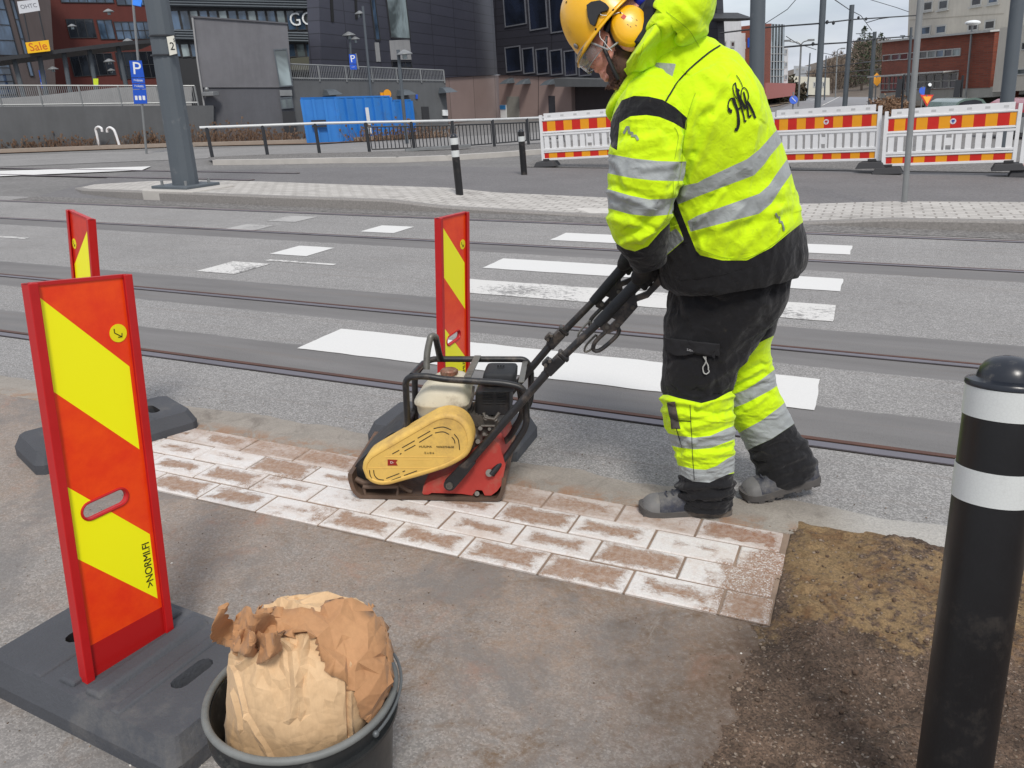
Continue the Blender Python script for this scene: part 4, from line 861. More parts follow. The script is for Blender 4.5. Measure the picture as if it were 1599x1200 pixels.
b = MB(); JS.ribbon(b, smooth_curve(k4([(690, 188), (640, 220), (575, 275), (520, 335), (467, 415)]), 40), .0045, .0025); b.build('piping', M_PRINT, pr, smooth=0)
for pts in ([(300, 545), (312, 520), (322, 520), (322, 542), (334, 542), (334, 556), (348, 556), (356, 572)], [(915, 868), (922, 884), (930, 884), (930, 905), (940, 905), (946, 925), (949, 940)]): b = MB(); JS.ribbon(b, k4(pts), .007 if pts[0][0] < 400 else .006, .003); b.build('reflective_mark', M_TAPE, pr, smooth=0)
b = MB()
for pts in ([(555, 490), (540, 600), (520, 740), (470, 900)], [(470, 50), (560, 120), (605, 195)], [(600, 1012), (700, 1048), (800, 1050), (900, 1000), (975, 935)], [(498, 735), (497, 800), (475, 880)], [(310, 300), (345, 270), (380, 180)], [(590, 380), (560, 480), (545, 560)], [(505, 520), (520, 560), (505, 650)]): JS.ribbon(b, smooth_curve(k4(pts), 30), .0016, .0022)
b.build('seam', M_SEAM, pr, smooth=0)
# ---- trousers
ln = loft([(1134, 398, 2.66, 92, .16), (1136, 425, 2.66, 93, .165), (1136, 445, 2.66, 89, .16), (1122, 485, 2.65, 79, .14), (1105, 530, 2.64, 65, .12), (1094, 570, 2.63, 54, .105), (1089, 600, 2.63, 51, .10), (1089, 626, 2.62, 50, .096), (1092, 655, 2.62, 48, .09), (1098, 690, 2.62, 42, .085), (1102, 720, 2.62, 37, .08), (1103, 745, 2.62, 36, .075), (1102, 765, 2.63, 37, .077), (1100, 784, 2.63, 38, .08)], 260, 420, 2.4)
_, pyl = proj(ln.reshape(-1, 3)); pyl = pyl.reshape(ln.shape[:2]); low = np.clip((pyl-610)/60, 0, 1)
d = fold(ln, .0085, 8, 51, (1, 1, .8))+fold(ln, .003, 22, 57)+fold(ln, .0055, 16, 53, (.5, .5, 2.2))*low+fold(ln, .004, 30, 54, (.5, .5, 1.6))*np.clip((pyl-745)/15, 0, 1)*1.6
d = strokes(ln, [(1042, 640, 1110, 652, 5, .007), (1060, 668, 1137, 650, 5, .008), (1070, 690, 1138, 672, 5, .006), (1050, 655, 1085, 690, 4, .006), (1060, 712, 1136, 705, 5, .006), (1040, 622, 1090, 632, 4, .010), (1090, 632, 1138, 618, 4, .010), (1190, 470, 1120, 560, 12, .008), (1050, 500, 1100, 470, 10, .006), (1160, 560, 1095, 600, 7, .007), (1066, 760, 1140, 755, 5, .009), (1066, 775, 1140, 768, 5, .010), (1050, 455, 1075, 520, 8, -.006), (1110, 560, 1105, 625, 6, .004)], d)
ln = displace(ln, d)
HVL = [(1000, 616), (1043, 617), (1060, 622), (1096, 630), (1118, 624), (1138, 613), (1180, 600), (1180, 728), (1137, 740), (1108, 752), (1075, 746), (1064, 738), (1000, 730)]
BLN = [(900, 300), (1300, 300), (1300, 590), (1180, 598), (1138, 613), (1118, 624), (1096, 630), (1060, 622), (1043, 617), (900, 616)]
BLN2 = [(1000, 735), (1064, 742), (1082, 752), (1108, 754), (1137, 741), (1200, 730), (1200, 900), (1000, 900)]
T1 = band([(1040, 676), (1060, 681), (1085, 684), (1110, 681), (1137, 669), (1160, 660)], [(1040, 694), (1060, 699), (1085, 702), (1110, 700), (1137, 690), (1160, 682)])
T2 = band([(1040, 722), (1067, 729), (1085, 733), (1103, 734), (1120, 728), (1137, 716), (1160, 705)], [(1040, 742), (1070, 748), (1085, 755), (1108, 756), (1125, 750), (1137, 741), (1160, 732)])
gridmesh(ln, 'trouser_leg', M_HVT, pr, masks(ln, [T1, T2], [BLN, BLN2]))
lf = loft([(1160, 415, 2.80, 70, .15), (1160, 450, 2.80, 66, .145), (1156, 500, 2.81, 54, .12), (1157, 545, 2.83, 42, .10), (1164, 585, 2.84, 40, .092), (1178, 628, 2.85, 39, .086), (1194, 662, 2.86, 38, .082), (1206, 687, 2.87, 38, .08), (1220, 712, 2.87, 41, .08), (1231, 735, 2.87, 42, .08), (1238, 750, 2.87, 36, .07)], 220, 320, 2.3)
pxf, pyf = proj(lf.reshape(-1, 3)); ax_ = ((pxf-1160)*.42+(pyf-560)*.9).reshape(lf.shape[:2])
d = fold(lf, .005, 10, 61)+fold(lf, .0045, 17, 63, (.8, .8, 1.6))*np.clip(ax_/30, 0, 1)
d = strokes(lf, [(1140, 600, 1190, 575, 4, .009), (1140, 615, 1195, 590, 4, .007), (1140, 655, 1195, 620, 4, .006), (1180, 715, 1262, 690, 6, .006), (1190, 735, 1250, 712, 6, .007), (1205, 746, 1272, 722, 5, .005), (1150, 565, 1175, 545, 5, .008)], d)
lf = displace(lf, d)
F1 = band([(1110, 636), (1139, 619), (1165, 609), (1180, 600), (1191, 592), (1220, 570)], [(1110, 655), (1139, 640), (1165, 630), (1188, 618), (1203, 610), (1230, 592)])
F2 = band([(1130, 690), (1164, 671), (1190, 657), (1218, 636), (1245, 612)], [(1140, 720), (1178, 698), (1205, 686), (1238, 664), (1265, 640)])
BF = [(1100, 300), (1300, 300), (1300, 480), (1185, 536), (1166, 556), (1139, 582), (1100, 610)]
BF2 = [(1140, 720), (1178, 698), (1205, 686), (1238, 664), (1265, 640), (1330, 700), (1290, 850), (1150, 850)]
gridmesh(lf, 'trouser_leg', M_HVT, pr, masks(lf, [F1, F2], [BF, BF2]))
LS = Surf(ln)
g = LS.patch([[(1041+84*u_, 527+9*u_+v_*(18+8*u_-(10 if u_ > .9 else 0))+(6*math.sin(u_*7) if v_ > .9 else 0)) for u_ in np.linspace(.02, 1, 40)] for v_ in np.linspace(0, 1, 14)], .006)
gridmesh(g+np.array([0, -1, 0])*fold(g, .003, 20, 7)[..., None], 'pocket_flap', mat('flap_black', (33, 33, 36), .9, bump=.4, bs=200), pr, wrap=False, caps=False, solid=.004)
b = MB(); h0, hn = LS.hit(1086, 546, .0105); ex_ = _n(LS.hit(1100, 548, .0105)[0]-h0); add_text(b, 'sensen', .016, h0, ex_, -ED, -EF, .0002, sx=1.15); b.build('lettering', mat('grey_thread', (140, 140, 142), .8, bump=0), pr, smooth=0)
M_PULL = mat('grey_cord', (168, 168, 164), .7, bump=0)
b = MB(); pc = [LS.hit(x, y, .007)[0] for x, y in smooth_curve([(1102, 556), (1103, 564), (1098, 574), (1100, 583), (1105, 582), (1107, 572), (1103, 562), (1099, 556)], 26)]; b.tube(pc, .0022, 6); b.build('zip_pull', M_PULL, pr)
b = MB(); LS.ribbon(b, [(1078, 632), (1080, 670), (1082, 710), (1085, 750)], .002, .002); LS.ribbon(b, [(1052, 640), (1057, 670), (1066, 700)], .003, .002); LS.ribbon(b, [(1058, 657), (1080, 658)], .003, .002)
b.build('seam', M_PRINT, pr, smooth=0)
g = LS.patch([[(1043+12*u_+8*v_, 628+v_*42) for u_ in np.linspace(0, 1, 12)] for v_ in np.linspace(0, 1, 24)], .005)
if not np.isnan(g.astype(float)).any(): gridmesh(g.astype(float), 'knee_patch', mat('knee_grey', (72, 66, 62), .9, bump=.5, bs=150, dirt=(130, 110, 90), da=.5, ds=12), pr, wrap=False, caps=False, solid=.003)
# ---- boots
t = NT('boot'); o = t.obj(); n1 = t.noise(o, 14, 7, .7); n2 = t.noise(o, 60, 4, .7); c = t.mix(t.map(n1, .42, .62), (50, 53, 64), (104, 102, 100)); c = t.mix(1., c, t.gray(t.map(n2, .3, .7, .85, 1.15)), 'MULTIPLY')
M_BOOT = t.out(c, .7, 0, t.bump(t.math('ADD', n1, n2), .004, .5))
M_TOE = mat('boot_toecap', (108, 107, 106), .65, var=.2, vs=20, bump=.5, bs=60, dirt=(134, 128, 120), da=.4, ds=14)
M_SOLE = mat('boot_sole', (82, 79, 77), .8, var=.2, vs=20, bump=.6, bs=90, dirt=(130, 116, 100), da=.4, ds=14)
def boot(heel, toe, lift_up=None):
    fd = _n(toe-heel); L_ = np.linalg.norm(toe-heel); up0 = np.array([0, 0, 1.]); sd_ = _n(np.cross(up0, fd)); up = np.cross(fd, sd_)
    W = lambda a, s, z: heel+fd*(a*L_)+sd_*s+up*z
    ts = np.linspace(0, 1, 60); top = pchip([0, .06, .25, .38, .5, .62, .75, .88, .96, 1], [.085, .118, .135, .128, .108, .090, .078, .068, .052, .03], ts); hw = pchip([0, .06, .2, .4, .6, .75, .88, .96, 1], [.02, .034, .040, .039, .044, .050, .047, .034, .012], ts)
    N = 48; rings = []
    for t_, h_, w_ in zip(ts, top, hw):
        r = []
        for k in range(N):
            a = 2*math.pi*k/N; c_, s_ = math.cos(a), math.sin(a); zc_ = .026; zz = zc_+(h_-zc_)*max(s_, 0)**.8 if s_ > 0 else zc_+.008*s_
            r.append(W(t_, w_*math.copysign(abs(c_)**.75, c_)*(1-.25*max(s_, 0)**2*(t_ < .5)-.1*max(s_, 0)), zz))
        rings.append(r)
    g = np.array(rings); g = displace(g, fold(g, .0022, 28, 71)); gridmesh(g, 'boot', M_BOOT, pr)
    # toe cap, a rubber shell over the front
    tc_ = np.array([[W(.80+.205*t_, (w_+.002)*math.copysign(abs(math.cos(a))**.75, math.cos(a)), .024+(h_+.003-.024)*max(math.sin(a), 0)**.8) for a in np.linspace(0, math.pi, 30)] for t_, h_, w_ in zip(np.linspace(0, 1, 20), pchip([0, .4, .8, 1], [.074, .068, .050, .026], np.linspace(0, 1, 20)), pchip([0, .4, .8, 1], [.051, .049, .034, .010], np.linspace(0, 1, 20)))])
    gridmesh(tc_, 'toe_cap', M_TOE, pr, wrap=False, caps=False, solid=.002)
    b = MB(); foot = [(t_, hw_*1.0+.004) for t_, hw_ in zip(ts, hw)]; out = [(t_*1.03-.015, w_) for t_, w_ in foot]+[(t_*1.03-.015, -w_) for t_, w_ in foot[::-1]]
    f = lambda a, s, z: W(a, s, z+.012*max(0, (a-.8)/.2)**2)
    b.prism(out, f, .008, .032)
    lug = lambda a0, a1: [(t_, w_) for t_, w_ in out if a0 <= t_ <= a1]
    for k in range(8):
        a0 = .02+k*.125
        if 3 <= k <= 3: continue
        ww = float(np.interp(a0+.04, ts, hw))+.002; b.hexa([f(a0, -ww, 0), f(a0+.085, -ww, 0), f(a0+.085, ww, 0), f(a0, ww, 0), f(a0, -ww, .0085), f(a0+.085, -ww, .0085), f(a0+.085, ww, .0085), f(a0, ww, .0085)])
    b.build('sole', M_SOLE, pr, smooth=40)
    b = MB()
    for k in range(5):
        a = .42+k*.07; h_ = float(np.interp(a, ts, top))+.003; w_ = .022
        b.tube([W(a, -w_, h_-.006), W(a+.02, -.008, h_+.002), W(a+.03, .008, h_+.002), W(a+.012, w_, h_-.006)], .0028, 6)
    b.build('laces', mat('laces', (60, 62, 70), .85, bump=0), pr)
boot(HEEL1, TOE1)
boot(at(1277, 752, 2.90), G(1160, 782))
# ---- gloves gripping the two bars (axes come from the compactor's side plane)
CA, CB = G(560, 785), G(785, 790)
CE = _n(CB-CA); CN = np.array([-CE[1], CE[0], 0]); CP = Plane(CA, CB, up=[0, 0, 1.])
def remesh(mb, name, mats, parent, vox=.004, smooth=4):
    ob = mb.build(name+'_raw', mats, None, smooth=0); md = ob.modifiers.new('r', 'REMESH'); md.mode = 'VOXEL'; md.voxel_size = vox
    s = ob.modifiers.new('s', 'SMOOTH'); s.iterations = smooth; s.factor = .5
    dg = bpy.context.evaluated_depsgraph_get(); dg.update(); me = bpy.data.meshes.new_from_object(ob.evaluated_get(dg)); me.name = name; bpy.data.objects.remove(ob)
    o_ = Vector(parent['_o']) if parent is not None else Vector((0, 0, 0)); me.transform(Matrix.Translation(-o_)); me.polygons.foreach_set('use_smooth', [True]*len(me.polygons))
    n = bpy.data.objects.new(name, me); COL.objects.link(n); n.parent = parent; n['_o'] = list(o_); return n
M_GLOVE = mat('glove_black', (27, 27, 29), .85, var=.3, vs=20, bump=.6, bs=120, dirt=(70, 68, 66), da=.35, ds=18)
def glove(g0, t_, wrist, rt=.019):
    """five curved fingers closed round a bar through g0 along t_"""
    t_ = _n(t_); wv = np.array(wrist)-g0; n_ = _n(wv-t_*(wv@t_)); s_ = np.cross(t_, n_); b = MB()
    R_ = rt+.010
    pt = lambda ang, off, r=R_: g0+t_*off+(n_*math.cos(ang)+s_*math.sin(ang))*r
    for k, (off, rr, end) in enumerate(((.033, .0105, 3.6), (.011, .0112, 3.9), (-.011, .0108, 3.7), (-.032, .0095, 3.3))):
        A_ = np.linspace(-.2, end, 16); b.tube([pt(a, off-.003*a) for a in A_], list(np.linspace(rr*1.12, rr*.82, 16)), 12)
        for a in (.9, 2.0, 2.9): b.sphere(pt(a, off-.003*a, R_+.001), rr*1.12, 8)
    A_ = np.linspace(.1, -2.3, 12); b.tube([pt(a, .045+.004*abs(a)) for a in A_], list(np.linspace(.015, .0095, 12)), 12)
    b.sphere(g0+n_*(R_+.012), (.048, .030, .040), 14, R=np.array([t_, s_, n_]).T)
    b.tube([g0+n_*(R_+.010), g0+n_*(R_+.03)*.6+(np.array(wrist)-g0)*.4, wrist], [.034, .030, .034], 14)
    remesh(b, 'glove', M_GLOVE, pr, .0035, 3)
TN0, TN1 = CP.px(712, 757, -.012), CP.px(1012, 424, -.012)
DEP = .31
TF1 = CP.px(985, 404, DEP-.012); TF0 = CP.px(870, 528, DEP-.012)
glove(CP.px(1009, 427, -.012), TN1-TN0, at(1012, 398, 2.41))
glove(CP.px(984, 406, DEP-.012), TF1-TF0, at(993, 392, 2.79))
# ---- head, one continuous body under the clothes
ZH = float((at(955, 60, 2.40)-CAMP)@EF)
def hp(px, py, d=0.): return CAMP+ray(px, py)/F*(ZH+d)
PXM = F/ZH
hf = _n(ER*-.70+ED*.72+EF*.10); hu = _n(-ER*.72-ED*.70); hu = _n(hu-hf*(hu@hf)); hs = np.cross(hf, hu); hs = hs*np.sign(hs@-EF)   # hs towards viewer
HR = np.array([hf, hs, hu]).T
b = MB()
b.sphere(hp(963, 46), (.098, .078, .100), 24, R=HR); b.sphere(hp(946, 74), (.060, .066, .062), 20, R=HR)
b.sphere(hp(961, 98), (.048, .056, .054), 20, R=HR); b.sphere(hp(966, 119), (.028, .040, .032), 16, R=HR); b.sphere(hp(963, 131), (.017, .024, .017), 14, R=HR)
b.sphere(hp(940, 92, -.022), (.030, .024, .028), 14, R=HR); b.sphere(hp(926, 84), (.020, .052, .020), 14, R=HR)
b.tube([hp(927, 88), hp(927, 98), hp(927.5, 105)], [.009, .011, .013], 12); b.sphere(hp(933, 109, -.010), .010, 10); b.sphere(hp(933, 109, .010), .010, 10)
b.sphere(hp(943, 116), (.013, .026, .008), 12, R=HR); b.sphere(hp(949, 122), (.013, .024, .008), 12, R=HR)
b.sphere(hp(979, 66, -.078), (.022, .010, .034), 12, R=HR); b.sphere(hp(979, 66, .078), (.022, .010, .034), 12, R=HR)
b.tube([hp(975, 85), hp(992, 110, .02), at(1015, 150, 2.5), at(1060, 200, 2.56), at(1110, 330, 2.63), at(1125, 430, 2.68)], [.062, .060, .085, .13, .135, .13], 20)
b.tube([at(1040, 165, 2.5), at(1020, 185, 2.38), at(1010, 260, 2.34), at(1000, 330, 2.335), at(1010, 395, 2.40)], [.06, .05, .045, .042, .026], 14)
b.tube([at(1050, 165, 2.62), at(1030, 210, 2.78), at(1012, 290, 2.82), at(1000, 345, 2.82), at(994, 392, 2.79)], [.06, .05, .045, .04, .026], 14)
b.tube([at(1130, 440, 2.66), at(1105, 530, 2.64), at(1090, 610, 2.63), at(1098, 690, 2.62), at(1103, 770, 2.63)], [.10, .08, .06, .052, .04], 16)
b.tube([at(1150, 440, 2.78), at(1157, 540, 2.83), at(1170, 600, 2.845), at(1200, 675, 2.865), at(1235, 738, 2.87)], [.09, .075, .06, .05, .04], 16)
t = NT('skin'); o = t.obj(); n1 = t.noise(o, 30, 5, .6); c = t.mix(t.map(n1, .3, .7), (204, 138, 118), (222, 160, 138)); c = t.mix(t.map(t.noise(o, 160, 3), .5, .7, 0, .3), c, (140, 84, 70))
M_SKIN = t.out(c, .55, 0, t.bump(t.noise(o, 200, 3), .0006, .4), **{'Subsurface Weight': .15, 'Subsurface Radius': (.01, .004, .002)})
remesh(b, 'body', M_SKIN, pr, .004, 2)
M_HAIR = mat('beard_hair', (84, 58, 48), .8, var=.4, vs=60, bump=1., bs=400, bd=.003)
b = MB(); rn = random.Random(5)
for i in range(900):        # short beard and sideburn
    q = rn.random(); x = 950+rn.gauss(0, 4)+q*10; y = 78+q*58
    px = rn.uniform(958, 980)-(12*max(0, (y-118)/18)); c0 = hp(px, y, -.055+.02*abs(px-962)/20+max(0, (y-105)/36)*.035)
    dr = _n(ED*1.+ER*rn.uniform(-.5, .3)-EF*.4); b.tube([c0+EF*.006, c0+dr*.006-EF*.002, c0+dr*.013], [.0012, .001, .0004], 4)
b.build('beard', M_HAIR, pr)
b = MB(); b.sphere(hp(968, 106, -.010), (.044, .052, .050), 18, R=HR); b.sphere(hp(963, 126, -.004), (.022, .036, .026), 16, R=HR); b.sphere(hp(972, 84, -.01), (.03, .064, .05), 16, R=HR); remesh(b, 'beard_mass', M_HAIR, pr, .004, 2)
b = MB()
for s_ in (-1, 1): b.sphere(hp(929, 90)+hs*.030*s_+hf*-.004, .0115, 14)
b.build('eye', mat('eye_white', (210, 205, 200), .2, bump=0), pr)
# safety glasses
t = NT('clear_lens'); M_LENS = t.out((225, 230, 232), .06, 0, None, **{'Transmission Weight': .92, 'IOR': 1.25, 'Specular IOR Level': .8})
gl = np.array([[hp(922, 92)+hf*(.030-.030*(a/1.25)**2*1.6)+hs*(.066*math.sin(a))+hu*(.026-.046*v_)+hf*.004*math.sin(v_*3) for a in np.linspace(-1.35, 1.35, 30)] for v_ in np.linspace(0, 1, 12)])
gridmesh(gl, 'safety_glasses', M_LENS, pr, wrap=False, caps=False, solid=.0018)
b = MB(); b.tube([gl[0, i] for i in range(30)], .0018, 6); b.tube([gl[2, 28], hp(950, 78, -.082), hp(972, 62, -.085)], .003, 8); b.tube([gl[-1, i] for i in range(6, 30)], .0014, 6); b.build('glasses_frame', mat('frame_grey', (150, 152, 152), .3, bump=0), pr)
# helmet
M_HELM = mat('helmet_yellow', (242, 182, 22), .33, var=.07, vs=9, bump=.15, bs=50, dirt=(150, 108, 30), da=.25, ds=8, **{'Coat Weight': .25, 'Coat Roughness': .2})
hc = hp(955, 41); A_, B_, C_ = 66/PXM, .112, 84/PXM
NTH, NPH = 96, 44; g = np.zeros((NPH+5, NTH, 3))
for i in range(NTH):
    th = 2*math.pi*i/NTH; ct, st_ = math.cos(th), math.sin(th); fr_ = max(0, ct)**1.6
    for j in range(NPH):
        ph = math.pi/2*j/(NPH-1)*.995; r = math.cos(ph)**.82; z = math.sin(ph)**1.05
        rib = .0035*math.exp(-((st_*B_*r)/.016)**2)*(ph > .35)+.002*math.exp(-((abs(st_*B_*r)-.045)/.008)**2)*(ph > .5)*(ct < .7)
        g[j+5, i] = hc+hf*(A_*ct*r*(1+rib*4))+hs*(B_*st_*r)+hu*(C_*z+rib)
    for j, (ex, dz) in enumerate(((-.004, .000), (.0, -.004), (.008+.010*fr_, -.007-.003*fr_), (.010+.014*fr_, -.004-.003*fr_), (.004+.008*fr_, .004))): g[j, i] = hc+hf*((A_+ex)*ct)+hs*((B_+min(ex, .010))*st_)+hu*(dz)
gridmesh(g, 'helmet', M_HELM, pr, caps=False)
inn = np.array([[hc+hf*(A_-.006)*math.cos(q)*math.cos(p_)+hs*(B_-.006)*math.sin(q)*math.cos(p_)+hu*((C_-.01)*math.sin(p_)) for q in np.linspace(0, 2*math.pi, 48, endpoint=False)] for p_ in np.linspace(0, 1.56, 16)])
M_PL = mat('black_plastic', (30, 30, 32), .45, var=.2, vs=20, bump=.3, bs=80)
gridmesh(inn, 'helmet_liner', M_PL, pr, caps=False)
HS = Surf(g)
b = MB()   # mount of the ear defender on the shell
mp_ = [(918, 10), (925, 5), (938, 3), (947, 8), (952, 14), (949, 19), (940, 21), (936, 26), (933, 36), (930, 42), (924, 38), (920, 27)]
P3 = [HS.hit(x, y, .010)[0] for x, y in mp_]; P2_ = [HS.hit(x, y, .001)[0] for x, y in mp_]; n = len(mp_)
b.add(P3+P2_, [tuple(range(n))]+[(i, (i+1) % n, n+(i+1) % n, n+i) for i in range(n)]); b.build('ear_defender_mount', M_PL, pr, bevel=.0015)
b = MB()
for x, y in ((958, 16), (931, 46), (885, 4)):
    p, nn = HS.hit(x, y, .0006); b.cyl(p-nn*.002, p+nn*.0005, .0032, n=12)
b.build('vent_hole', M_BLK, pr)
b = MB(); p, nn = HS.hit(901, 72, .003)
if p is not None: b.sphere(p, (.005, .012, .009), 10, R=HR)
b.build('badge', mat('grey_badge', (120, 120, 118), .4, bump=0), pr)
# ear defender: near cup (seen) and far cup
def cup(side):
    c0 = hp(977, 63, 0)-EF*(.070*side); ax = -EF*side; ex_ = _n(ER*.92-ED*.38); ey_ = _n(np.cross(ax, ex_)); ra, rb_ = 28.5/PXM*.97, 31.5/PXM*.97
    def rg(k, h): return [c0+ax*h+ex_*ra*k*math.copysign(abs(math.cos(q))**.9, math.cos(q))+ey_*rb_*k*math.copysign(abs(math.sin(q))**.9, math.sin(q)) for q in np.linspace(0, 2*math.pi, 48, endpoint=False)]
    b = MB(); b.ring([rg(k, h) for k, h in ((1.0, .004), (1.0, .018), (.98, .026), (.93, .031), (.9, .0315), (.88, .033), (.75, .038), (.55, .042), (.3, .044), (.02, .045))]); c_ = b.build('ear_cup', M_HELM, pr, smooth=50)
    b = MB(); b.ring([rg(k, h) for k, h in ((.9, -.014), (1.06, -.010), (1.1, -.003), (1.04, .004), (.9, .005))]); b.build('ear_cushion', M_PL, pr)
    return c0, ax, ex_, ey_, c_
c0, ax, ex_, ey_, cupo = cup(1); cup(-1)
b = MB(); q0 = hp(966, 55)-EF*(.070+.043); b.box(q0+EF*.001, (.011, .011, .004), np.array([_n(ER+ED*.9), _n(ED-ER*.9), EF]).T); b.build('red_mark', mat('red_print', (190, 40, 30), .5, bump=0), cupo, smooth=0)
b = MB()
for i, (x, y) in enumerate(((961, 48), (975, 60), (978, 57), (972, 67), (980, 64), (985, 60), (976, 70), (984, 68))): b.box(hp(x, y)-EF*(.070+.042), (.005, .0016, .005), np.array([_n(ER+ED*.9), _n(ED-ER*.9), EF]).T)
b.build('small_print', M_BLK, cupo, smooth=0)
b = MB(); w1 = [hp(*p, -.118+.02) for p in smooth_curve([(935, 21), (938, 36), (937, 57), (944, 66), (950, 74), (956, 80)], 20)]; w2 = [hp(*p, -.110) for p in smooth_curve([(935, 19), (940, 24), (955, 24), (969, 20), (980, 28), (990, 37), (999, 44)], 24)]
b.tube(w1, .0012, 6); b.tube(w2, .0012, 6); b.build('spring_wire', mat('bright_wire', (150, 152, 152), .4, metal=.6, bump=0), pr)
b = MB(); b.tube([hp(*p, d_) for p, d_ in (((948, 58), -.06), ((944, 76), -.062), ((950, 90), -.06), ((958, 108), -.058), ((966, 124), -.045))], .006, 8); b.build('chin_strap', M_PL, pr)
M_BLUE = mat('blue_plastic', (24, 44, 170), .4, var=.2, bump=0)
b = MB(); b.sphere(hp(1003, 0, -.045), (.032, .028, .028), 16); b.tube([hp(984, 24, -.085), hp(996, 36, -.08), hp(1004, 48, -.07)], [.014, .018, .016], 10); b.build('headband_knob', M_BLUE, pr)
b = MB(); b.tube([hp(972, 26, -.075), hp(985, 18, -.078), hp(1000, 22, -.07), hp(1012, 8, -.06), (hp(1015, -12, -.04))], [.012, .016, .018, .016, .012], 10); b.tube([hp(948, 50, -.06), hp(954, 36, -.072), hp(966, 28, -.075), hp(982, 26, -.07), hp(996, 40, -.06)], .013, 10); b.sphere(hp(985, 50, -.02), (.05, .06, .06), 16, R=HR); b.build('helmet_harness', M_PL, pr)
# ================================================================= PLATE COMPACTOR
pc_ = thing('plate_compactor', 'petrol plate compactor with yellow belt guard and black roll frame on the new slabs', 'plate compactor', ((CA+CB)/2))
pc_['_o'] = [float(x) for x in (CA+CB)/2]
K = lambda x, y, d=0.: CP.px(540+x/3.872, 500+y/3.872, d)
def kst(P, d=0.): return [CP.st(540+x/3.872, 500+y/3.872, d) for x, y in P]
M_YEL = mat('guard_yellow', (226, 186, 96), .6, var=.12, vs=7, bump=.5, bs=60, dirt=(150, 118, 78), da=.55, ds=7)
M_REDP = mat('machine_red', (176, 56, 48), .6, var=.16, vs=8, bump=.5, bs=70, dirt=(140, 112, 94), da=.65, ds=8)
M_PLATE = mat('steel_plate', (96, 78, 66), .62, metal=.25, var=.3, vs=9, bump=.7, bs=70, bd=.003, dirt=(146, 106, 80), da=.55, ds=7)
M_CREAM = mat('tank_cream', (206, 198, 176), .42, var=.1, vs=8, bump=.2, bs=70, dirt=(120, 100, 76), da=.42, ds=9)
M_TUBE = mat('frame_black', (34, 34, 36), .42, var=.25, vs=12, bump=.4, bs=70, dirt=(110, 98, 88), da=.42, ds=14)
M_GRIP = mat('grip_black', (36, 38, 42), .7, var=.15, vs=12, bump=.6, bs=160)
M_ENG = mat('engine_alloy', (112, 108, 102), .5, metal=.5, var=.3, vs=16, bump=.6, bs=90, dirt=(58, 50, 44), da=.6, ds=16)
M_ENGD = mat('engine_black', (36, 36, 38), .5, var=.2, vs=16, bump=.4, bs=90, dirt=(96, 84, 72), da=.4, ds=16)
M_BOLT = mat('bolt_steel', (120, 114, 108), .4, metal=.7, var=.3, vs=40, bump=.3)
M_STRUT = mat('bare_strut', (118, 116, 110), .45, metal=.4, var=.25, vs=20, bump=.4, bs=60, dirt=(50, 46, 42), da=.4, ds=20)
# base plate with upturned ends
prof = smooth_curve([(14, 930), (18, 975), (48, 1048), (120, 1096), (240, 1122), (440, 1132), (640, 1136), (860, 1126), (930, 1094), (962, 1040), (972, 960)], 60)
q = np.array(kst(prof)); nrm = np.gradient(q, axis=0); nrm = np.c_[-nrm[:, 1], nrm[:, 0]]; nrm /= np.linalg.norm(nrm, axis=1)[:, None]
b = MB(); q[:, 1] = np.maximum(q[:, 1], .016+.0*q[:, 1]); th_ = .016
loop = [tuple(p) for p in q]+[tuple(p-n_*-th_) if False else tuple(p+n_*th_*(1 if n_[1] > 0 or True else -1)) for p, n_ in zip(q[::-1], nrm[::-1])]
b.prism(loop, lambda a, t_, d: CP.w(a, t_, d), 0, .40); b.build('base_plate', M_PLATE, pc_, bevel=.003)
b = MB()   # side rail and lugs on the plate
b.tube([K(110, 1010, .01), K(120, 1062, .01), K(150, 1085, .01), K(450, 1098, .01), K(480, 1062, .01)], .006, 8); b.tube([K(108, 1008, .01), K(318, 1006, .01), K(312, 1090, .01)], .009, 8); b.tube([K(60, 960, .03), K(110, 985, .03), K(330, 1000, .03), K(400, 1040, .03)], .012, 8)
b.build('plate_rail', M_PLATE, pc_, smooth=50)
b = MB(); b.prism([CP.st(540+x/3.872, 500+y/3.872, .05) for x, y in smooth_curve([(40, 1000), (30, 940), (60, 880), (110, 830), (190, 760), (260, 700), (310, 680), (345, 690), (330, 760), (300, 1000)], 30)], lambda a, t_, d: CP.w(a, t_, d), .06, .30); b.build('exciter_housing', M_ENGD, pc_, bevel=.008, seg=3)
b = MB(); b.prism(kst([(462, 1050), (470, 1008), (500, 985), (620, 935), (740, 850), (830, 770), (890, 730), (930, 760), (965, 880), (945, 1000), (915, 1040), (880, 1066), (840, 1066), (826, 1035), (790, 1032), (765, 1066), (700, 1056), (520, 1050), (500, 1060), (470, 1060)], .0), lambda a, t_, d: CP.w(a, t_, d), .006, .33); b.build('body', M_REDP, pc_, bevel=.008, seg=3)
for q_ in ((795, 1050, .009), (870, 925, .014)): b = MB(); b.cyl(K(q_[0], q_[1], -.006), K(q_[0], q_[1], .02), q_[2], n=16); b.build('mount_bolt', M_ENG, pc_)
